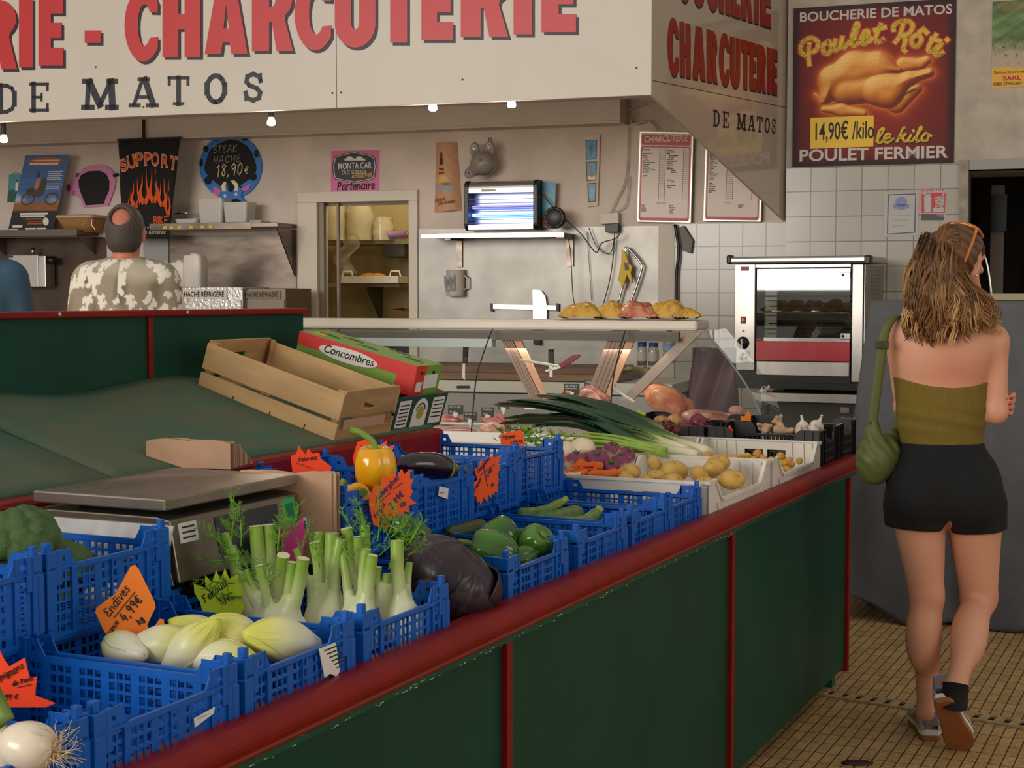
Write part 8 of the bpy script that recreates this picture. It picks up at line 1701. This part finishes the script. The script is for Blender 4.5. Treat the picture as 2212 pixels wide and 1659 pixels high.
def wbody(Q):
    d = union(Q,TORSO,.05); d = smin(d,caps(Q,*THL[1:]),.03); d = smin(d,caps(Q,*THR[1:]),.03)
    d = smin(d,union(Q,LEGS[:3],.03),.02); d = smin(d,union(Q,LEGS[3:],.03),.02); d = smin(d,union(Q,ARMS[:2],.02),.025); d = smin(d,union(Q,ARMS[2:4],.02),.03); d = smin(d,union(Q,ARMS[4:],.02),.02); d = smin(d,union(Q,HEAD,.02),.03)
    for e in (hp(-.005,-.079,-.018),):
        q_ = ellip(Q,e,(.016,.01,.03)); q_ = smax(q_,-ellip(Q,(e[0]+.002,e[1]-.01,e[2]),(.008,.008,.018)),.004); d = smin(d,q_,.006)
    d = smin(d,ellip(Q,hp(-.005,.079,-.018),(.016,.01,.03)),.006)
    for k in range(4):   # fingers wrapping the right elbow, and the other hand's
        b = w3(2170,853+13*k,.06); m_ = w3(2190-2*k,852+13*k,.03); e = w3(2181-1.5*k,859+12*k,-.032+.004*k); d = smin(d,smin(caps(Q,b,m_,.0095,.0085),caps(Q,m_,e,.0085,.0068),.004),.004)
        b = w3(2055,845+11*k,.25); e = w3(2000+4*k,842+11*k,.2); d = smin(d,caps(Q,b,e,.009,.007),.005)
    d = smin(d,caps(Q,w3(2160,855,.08),w3(2172,838,.03),.011,.009),.006); return smin(d,caps(Q,w3(2062,850,.25),w3(2040,838,.2),.011,.009),.006)
zr = lambda py: w3(2030,py)[2]
mb = skin_mb(wbody,(-.32,-.42,-.02),(.34,.4,1.68),.0072); V = np.array(mb.v)
c = mixp((200,140,110),(212,154,124),.5+.5*vnoise(V,9,1)); c = mixp(c,(196,112,92),.45*np.exp(-((V[:,2]-zr(800))/.05)**2-((V[:,0]-.0)/.09)**2)*(V[:,1] < 0)); c = mixp(c,(190,118,92),.4*np.exp(-((V[:,2]-zr(1300))/.03)**2)); mb.col = c
body = mb.build('body',SKIN,wm)
for k in range(4): e = w3(2181-1.5*k,859+12*k,-.032+.004*k); MB().ell((e[0]+.001,e[1]-.006,e[2]),(.0055,.003,.0065),10,k=8).build('nail',mat('red_nail',(170,20,34),.25,coat=.5),body)
for s_ in (-1,1): MB().ell(hp(.074,.03*s_,.008),(.012,.012,.011),12,k=8).build('eye',mat('eye_white',(220,214,206),.2),body)
MB().ell(hp(-.004,-.083,-.048),(.004,.003,.004),8,k=6).build('earring',CHROME,body)
mb = MB(); rn = random.Random(4)
MOLE = mat('mole_brown',(96,56,42),.6)
# strapless knitted top and shorts follow the body
def wtop(Q):
    d = union(Q,TORSO,.05)-.006-.0022*np.sin(Q[2]*130+3*np.sin(Q[0]*9))*np.exp(-((Q[2]-zr(905))/.045)**2)
    up_ = Q[2]-(zr(834)+.02*(np.abs(Q[0]-.0)/.13)**2); return np.maximum(np.maximum(d,up_),zr(958)-Q[2])
skin_mb(wtop,(-.26,-.2,zr(965)),(.26,.2,zr(800)),.006).build('top',mat('olive_knit',(112,92,24),.8,noise=.08,nscale=30,bump=.3,bscale=400,stretch=(6,6,.4)),wm)
def wshort(Q):
    fl = np.clip((zr(1040)-Q[2])/.16,0,1); d = union(Q,TORSO[3:7],.05)-.008; d = smin(d,caps(Q,*THL[1:])-.012-.016*fl,.02); e = caps(Q,*THR[1:])-.008-.008*fl; d = smin(d,e,.012)-.002*np.sin(Q[0]*60+Q[2]*20)*fl
    lo_ = np.where(Q[0] < w3(2026,1130)[0],zr(1138)-.03*(Q[0]-w3(1970,0)[0]),zr(1150)+.06*np.abs(Q[0]-w3(2085,0)[0])); d = smax(d,np.clip(zr(1112)-Q[2],-.05,.2)*.55-np.abs(Q[0]-w3(2034,1130)[0]-.012*(zr(1112)-Q[2])*0),.008); d = np.maximum(d,lo_-Q[2]); d = np.maximum(d,Q[2]-zr(954)); return d
skin_mb(wshort,(-.28,-.26,zr(1180)),(.3,.26,zr(945)),.0065).build('shorts',mat('black_cotton',(11,10,11),.85,bump=.2,bscale=300),wm)
# hair : a fitted cap, then long wavy locks
HAIR = vcol_mat('wavy_hair',.42,spec=.4)
def hcap(Q):
    d = smin(ellip(Q,(hd[0]-.008,hd[1]-.012,hd[2]+.014),(.089,.098,.1)),ellip(Q,w3(2030,620,-.045),(.08,.055,.085)),.04); x,y,z = Q[0]-hd[0],Q[1]-hd[1],Q[2]-hd[2]; f = x*fw[0]+y*fw[1]
    d = d+.0016*np.sin((Q[0]*.8+Q[2]*.6)*300+6*np.sin(Q[2]*22)); d = np.maximum(d,f-.052-.2*np.maximum(z,0)+np.maximum(0,-z-.0)*.9); e = ellip(Q,hp(.03,-.09,-.03),(.058,.045,.065)); return smax(d,-e,.01)
mb = skin_mb(hcap,(hd[0]-.15,hd[1]-.19,hd[2]-.22),(hd[0]+.13,hd[1]+.13,hd[2]+.13),.005); V = np.array(mb.v); mb.col = mixp((58,36,20),(112,74,40),.45+.6*np.sin((V[:,0]*.8+V[:,2]*.7)*160+5*np.sin(V[:,2]*20))*.5+.2*vnoise(V,40,2)); hair = mb.build('hair',HAIR,wm)
rn = random.Random(11); mb = MB(); cols = []
def lock(pts,r,c1,c2,n=6):
    P = cr(pts,5); k = len(P); mb.tube(P,[r*(.6+.6*math.sin(math.pi*min(1,i/(k-1)+.12)))*(1 if i < k-1 else .2) for i in range(k)],n,caps=False); a = gl(c1); b = gl(c2)
    for i in range(k): u = i/(k-1); cols.extend([a*(1-u)+b*u]*n)
DK1 = [(52,32,18),(74,46,24),(92,60,32),(112,74,40)]; LT = [(120,82,44),(160,116,68),(196,152,100),(96,62,34),(140,98,56)]
CLP = [(rn.uniform(0,6.28),rn.uniform(6,15),rn.uniform(.9,1.7),rn.uniform(-20,14),rn.choice(DK1),rn.choice(LT)) for _ in range(44)]
for k in range(620):
    q_ = k % 44; ph,amp,fr,dye,cA,cB = CLP[q_]; a = max(-1,min(1,(q_//2+.5)/11-1+rn.gauss(0,.045))); lay = (q_ % 2)*.8+rn.random()*.3; ph += rn.uniform(-.35,.35); y0_ = rn.uniform(500,575); ye = 728+dye-22*max(0,a)-8*a*a+rn.uniform(-16,14)
    pts = []
    for i in range(13):
        u = i/12; y = y0_+(ye-y0_)*u; xc = 2040-14*math.sin(math.pi*min(1,u*1.3))+18*u; hw = 50+22*math.sin(math.pi*min(1,u*1.1)*.5)+24*u**1.5+(14*u if a > 0 else 8*u)
        x = xc+a*(hw if a < 0 else 40+10*u+105*max(0,u-.42))+amp*u**.6*math.sin(fr*u*10+ph); back = -.098*math.sqrt(max(.05,1-(a*.93)**2))-.02-.012*lay-.014*math.sin(math.pi*u)+.012*max(0,u-.8); dy = back+.012*math.cos(fr*u*9+ph)*u
        if u < .2: dy *= .55+u*2.25
        pts.append(w3(x,y,dy))
    lock(pts,rn.uniform(.0016,.0034),cA if k % 3 else rn.choice(DK1),cB if k % 4 else rn.choice(LT),5)
for k in range(120):   # hair drawn back from the brow to the twist
    a = rn.random(); x0,y0 = 2100-50*a+rn.uniform(-8,8),500+62*(1-a)**1.2+rn.uniform(-8,6)-14*a; pts = []
    for i in range(8): u = i/7; x = x0*(1-u)+(2012+rn.uniform(-6,6))*u; y = y0*(1-u)+(530+rn.uniform(-10,14)+20*(1-a))*u-9*math.sin(math.pi*u); px_ = (x-2058)/64; py_ = (y-552)/76; dy = -.104*math.sqrt(max(.03,1-min(.97,px_**2*.8+py_**2*.8)))-.006; pts.append(w3(x,y,dy))
    lock(pts,rn.uniform(.0016,.003),rn.choice(DK1),rn.choice(LT[:2]+DK1[1:]))
for k in range(110):   # left crown falling from the top
    a = rn.random(); pts = []
    for i in range(8): u = i/7; x = 2046-a*34-(30-18*a)*math.sin(u*1.5); y = 487+18*a+95*u; px_ = (x-2058)/72; py_ = (y-552)/76; dy = -.104*math.sqrt(max(.04,1-min(.96,px_**2*.8+py_**2*.8)))-.006; pts.append(w3(x,y,dy))
    lock(pts,rn.uniform(.0018,.0032),rn.choice(DK1),rn.choice(LT[:2]+DK1[1:]))
mb.col = np.array(cols); mb.build('locks',HAIR,hair)
AMB = mat('amber_plastic',(176,100,24),.2,coat=.5); sg = MB().tube([w3(2110,494,-.05),w3(2099,528,-.105),w3(2084,566,-.112)],.005,8).build('sunglasses',AMB,wm)
MB().tube(cr([w3(2030,492,.03),w3(2048,484,-.01),w3(2080,483,-.03),w3(2110,494,-.05),w3(2122,512,.0)],4),.006,8).build('frame_front',AMB,sg)
# shoes : gum soles, grey and white uppers
SOLE = mat('gum_sole',(152,92,52),.6,noise=.1,nscale=60); UPP = mat('shoe_grey_suede',(168,158,148),.8); UPW = mat('shoe_white',(214,208,200),.6); SORG = mat('shoe_orange',(196,96,52),.6); SBL = mat('shoe_slate',(112,116,130),.7)
def outline(y): return .032+.014*math.sin(math.pi*min(1,max(0,(y+.09)/.2)))*1.0-.0 if y < .1 else .046*math.sqrt(max(0,1-((y-.1)/.075)**2))
def shoe(M):
    """toe towards +y, heel at y = -.075"""
    s_ = MB(); ys = [-.084,-.08,-.06,-.03,0,.04,.08,.11,.14,.16,.172]; wd_ = [.02,.028,.034,.034,.033,.036,.043,.046,.042,.03,.01]
    def rings(z0,z1,e): return [[(w*e*math.cos(a)*(1 if abs(math.cos(a)) < 2 else 1),y*(1+.01*e),z0+(z1-z0)*(.5+.5*math.sin(a))) for a in [math.pi*2*j/20 for j in range(20)]] for y,w in zip(ys,wd_)]
    def slab_(z0,z1,e): P = [(w*e,y) for y,w in zip(ys,wd_)]+[(-w*e,y) for y,w in zip(ys[::-1],wd_[::-1])]; return P
    o = MB().zprism(slab_(0,0,1),0,.02).build('shoe',SOLE,wm,M=M,bevel=.004); MB().zprism(slab_(0,0,1.03),.017,.036).build('midsole',UPW,o,bevel=.004)
    hts = [.1,.105,.108,.102,.09,.075,.064,.056,.05,.045,.04]; G = [[(w*1.06*math.copysign(abs(math.cos(math.pi*j/14))**.55,math.cos(math.pi*j/14)),y,.034+(h-.034)*math.sin(math.pi*j/14)**.55) for j in range(15)] for y,w,h in zip(ys,wd_,hts)]
    MB().grid(G).build('upper',UPP,o); MB().zprism([(.026,-.086),(.018,-.089),(-.018,-.089),(-.026,-.086),(-.034,-.05),(.034,-.05)],.05,.1).build('heel_tab',SBL,o,bevel=.004)
    lt = text('lettering','NIKE',.02,0,.066,SORG,o,-.0895,bold=.02,align='CENTER',ext=.0006);
    for s2 in (-1,1): MB().add([(s2*.0355,-.05,.05),(s2*.0365,.02,.045),(s2*.042,.07,.04),(s2*.036,.0,.068)],[(0,1,2,3)]).build('side_stripe',SORG,o).modifiers.new('thickness','SOLIDIFY').thickness = .002
    MB().tube([(0,.03,.09),(0,.06,.082),(0,.1,.066)],.016,8,flat=.5).build('laces',UPW,o); return o
shoe(Matrix.Translation(Vector(w3(2007,1598,.05))*Vector((1,1,0)) if False else (w3(2007,1598,.05)[0],.075,.0)) @ Matrix.Rotation(-.12,4,'Z'))
hl,tl_ = Vector(w3(2040,1520,-.235)),Vector(w3(2074,1606,-.13)); ax = (tl_-hl).normalized(); dn = Vector((-.25,-.9,-.35)); dn = (dn-ax*dn.dot(ax)).normalized(); zz = -dn; xx = ax.cross(zz); o_ = hl+ax*.075
shoe(Matrix(((xx.x,ax.x,zz.x,o_.x),(xx.y,ax.y,zz.y,o_.y),(xx.z,ax.z,zz.z,o_.z),(0,0,0,1))))
MB().tube([w3(2064,1478,-.195),w3(2062,1500,-.205),w3(2058,1525,-.2)],[.04,.04,.044],14).build('sock',mat('black_sock',(22,21,22),.9),wm); 0
# olive shoulder bag
OLV = mat('olive_nylon',(84,92,44),.55,noise=.12,nscale=14,bump=.4,bscale=45); bo = Vector(w3(1893,990,-.03))+WO
bag = thing('shoulder_bag','olive green crescent shoulder bag hanging from the woman\'s left shoulder','bag',Matrix.Translation(bo)); bl_ = lambda px,py,dy: tuple(at_y(px,py,YW+dy)-bo)
def bagf(Q): d = ellip(Q,bl_(1889,1000,-.02),(.055,.05,.07)); d = smin(d,ellip(Q,bl_(1912,985,.02),(.05,.05,.07)),.04); d = smin(d,caps(Q,bl_(1888,985,-.03),bl_(1886,912,-.03),.045,.02),.03); d = smin(d,caps(Q,bl_(1915,970,.06),bl_(1942,930,.1),.04,.02),.03); return d+.0028*np.sin(Q[0]*170+14*np.sin(Q[2]*11))*np.clip((Q[2]+.09)*7,0,1)
skin_mb(bagf,(-.12,-.12,-.13),(.12,.2,.15),.0055).build('bag_body',OLV,bag)
def strap(pts,w,nm): P = [Vector(p) for p in cr(pts,5)]; G = [[tuple(p+Vector((w*(j/2-1),0,.0))+Vector((0,.004*abs(j/2-1),0))) for j in range(5)] for p in P]; o = MB().grid(G).build(nm,mat('olive_strap',(88,94,46),.6,bump=.3,bscale=300),bag); o.modifiers.new('thickness','SOLIDIFY').thickness = .004
strap([bl_(1886,915,-.05),bl_(1892,860,-.06),bl_(1903,780,-.075),bl_(1912,720,-.075),bl_(1926,692,-.06),bl_(1940,680,-.02),bl_(1945,690,.05)],.0155,'strap'); strap([bl_(1945,690,.05),bl_(1946,760,.13),bl_(1944,860,.15),bl_(1942,930,.1)],.0155,'front_strap')
a = bl_(1905,745,-.082); MB().box(a[0]-.021,a[0]+.021,a[1]-.006,a[1]+.008,a[2]-.012,a[2]+.012).build('buckle',mat('olive_buckle',(56,62,34),.4),bag,bevel=.003)
# ---- two people at the butcher's counter
def leafpat(V,seed):
    x,z = V[:,0]*1.0+V[:,1]*.5*np.sign(V[:,0]),V[:,2]; rn = np.random.RandomState(seed); base = mixp((150,136,114),(104,94,80),(vnoise(V,22,3)-.05)*1.6); base = mixp(base,(184,172,150),vnoise(V,16,5)*1.2); m = np.zeros(len(V))
    for k in range(120):
        cx_,cz_,a0 = rn.uniform(-.3,.3),rn.uniform(.95,1.56),rn.uniform(0,6.28); n = rn.choice([3,4,5,5])
        for i in range(n):
            a = a0+(i-(n-1)/2)*.75; L_ = rn.uniform(.024,.042); dx,dz = math.cos(a),math.sin(a); u = ((x-cx_)*dx+(z-cz_)*dz)/L_; v = (-(x-cx_)*dz+(z-cz_)*dx)/(L_*.3); m = np.maximum(m,((u > .1) & (u < 1) & (np.abs(v) < np.sin(np.clip(u,0,1)*math.pi)**.8)).astype(float))
    return mixp(base,(226,218,202),m)
def figure(lab,cx_,Y,top,shirtcol,floral,bald,yaw=0,lean=0):
    G_ = at_y(cx_,600,Y); Hh = at_y(cx_,top,Y).z; M = Matrix.Translation((G_.x,Y,0)) @ Matrix.Rotation(yaw,4,'Z') @ Matrix.Diagonal((.83,.92,1,1)); t = thing('person',lab,'person',M); hz_ = Hh-.108; Hs = Hh+.03
    tor = [('e',(0,.0,Hs-.5),(.19,.125,.24)),('c',(-.15,0,Hs-.335),(.15,0,Hs-.335),.062,.062),('e',(0,-.02,Hs-.42),(.19,.1,.14)),('e',(0,.02,Hs-.74),(.175,.13,.2)),('e',(0,0,.95),(.17,.125,.14))]
    arm = []
    for s_ in (-1,1): arm += [('c',(s_*.19,0,Hs-.35),(s_*.25,.0,Hs-.62),.062,.05),('c',(s_*.25,0,Hs-.62),(s_*.2,.22,Hs-.68),.046,.032),('e',(s_*.19,.27,Hs-.68),(.028,.05,.04))]
    def bf(Q):
        d = union(Q,tor,.06); d = smin(d,union(Q,arm,.02),.03); h = union(Q,[('e',(0,0,hz_),(.084,.096,.106)),('c',(0,.02,hz_-.07),(0,.05,hz_-.095),.055,.03),('c',(0,.0,hz_-.08),(0,-.01,Hs-.31),.062,.07),('c',(0,.09,hz_-.0),(0,.115,hz_-.03),.01,.014)],.025)
        for s_ in (-1,1): h = smin(h,ellip(Q,(s_*.09,.005,hz_-.01),(.012,.02,.033)),.008)
        d = smin(d,h,.03)
        for s_ in (-1,1):
            d = smin(d,union(Q,[('c',(s_*.09,0,.92),(s_*.1,.01,.5),.095,.06),('c',(s_*.1,.01,.5),(s_*.1,-.01,.09),.058,.04),('e',(s_*.1,.06,.04),(.045,.12,.045))],.03),.04)
            for k in range(4): d = smin(d,caps(Q,(s_*.19,.3,Hh-.655-.017*k),(s_*(.15-.01*(k % 2)),.34,Hh-.665-.017*k),.01,.008),.005)
            d = smin(d,caps(Q,(s_*.18,.28,Hh-.65),(s_*.14,.3,Hh-.635),.011,.009),.006)
        return d
    mb = skin_mb(bf,(-.36,-.2,-.02),(.36,.4,Hh+.03),.0115); V = np.array(mb.v); mb.col = mixp((196,130,100),(178,108,84),.5+.5*vnoise(V,14,2)); b = mb.build('body',SKIN,t)
    for s_ in (-1,1): MB().ell((s_*.03,.083,hz_+.01),(.012,.01,.011),10,k=8).build('eye',MATS['eye_white'],b)
    def sf(Q):
        d = union(Q,tor,.06)-.016; d = smin(d,union(Q,[arm[0],arm[3]],.02)-.02,.04)+.004*np.sin(Q[0]*40+Q[2]*12)*np.clip((Hs-.5-Q[2])*3,0,1); d = np.maximum(d,.88-Q[2]); return np.maximum(d,-ellip(Q,(0,.03,Hs-.25),(.075,.085,.055)))
    mb = skin_mb(sf,(-.36,-.2,.86),(.36,.22,Hs-.22),.0055); V = np.array(mb.v)
    if floral: mb.col = leafpat(V,4); sm_ = vcol_mat('floral_cloth',.85,bump=.15,bscale=200)
    else: sm_ = mat('blue_tee',shirtcol,.85,noise=.08,nscale=14,bump=.2,bscale=200)
    sh = mb.build('shirt',sm_,t)
    if floral:
        G = [[((.07+.014*e)*math.cos(a),(.075+.014*e)*math.sin(a)-.0,Hs-.262-.02*e*(.6+.4*abs(math.sin(a)))-(.012 if math.sin(a) > 0 else -.004)) for a in [2*math.pi*j/28 for j in range(28)]] for e in (0,.3,1,1.9)]; mb = MB().grid(G,closev=True); mb.col = leafpat(np.array(mb.v)+np.array((0,0,-.2)),9); mb.build('collar',sm_,sh).modifiers.new('thickness','SOLIDIFY').thickness = .004
    def tf(Q):
        d = ellip(Q,(0,0,.95),(.175,.13,.14))-.008
        for s_ in (-1,1): d = smin(d,union(Q,[('c',(s_*.09,0,.92),(s_*.1,.01,.5),.102,.072),('c',(s_*.1,.01,.5),(s_*.1,-.01,.1),.072,.062)],.03),.03)
        return np.maximum(d,Q[2]-1.0)
    skin_mb(tf,(-.25,-.2,.02),(.25,.2,1.02),.012).build('trousers',mat('dark_trousers',(48,50,58),.85),t)
    def hf_(Q):
        d = smin(ellip(Q,(0,-.008,hz_+.012),(.095,.105,.105)),ellip(Q,(0,-.045,hz_-.045),(.074,.058,.05)),.03)+.0008*np.sin(Q[0]*420+9*np.sin(Q[2]*40)); d = np.maximum(d,Q[1]-.045+.0*Q[2]); d = np.maximum(d,hz_-.085-Q[2]); d = np.maximum(d,np.where(Q[1] > -.01,hz_-.015-Q[2],-1))
        for s_ in (-1,1): d = smax(d,-ellip(Q,(s_*.098,.01,hz_-.02),(.02,.03,.045)),.006)
        return smax(d,-ellip(Q,(-.004,-.085,hz_+.062),(.052,.06,.04)),.008) if bald else d
    mb = skin_mb(hf_,(-.11,-.14,hz_-.13),(.11,.07,hz_+.14),.005); V = np.array(mb.v); mb.col = mixp((88,76,68),(46,38,34),.5+.5*np.sin(V[:,0]*330+8*np.sin(V[:,2]*40))*.25-.25*(V[:,2]-hz_)/.1); mb.build('hair',vcol_mat('short_hair',.6,bump=.4,bscale=250),t); return t
figure('balding man in a beige leaf-print shirt standing with his back turned',272,6.3,444,None,True,True)
figure('person in a blue T-shirt cut off by the left photo edge',-48,6.9,452,(58,88,108),False,False,.1)
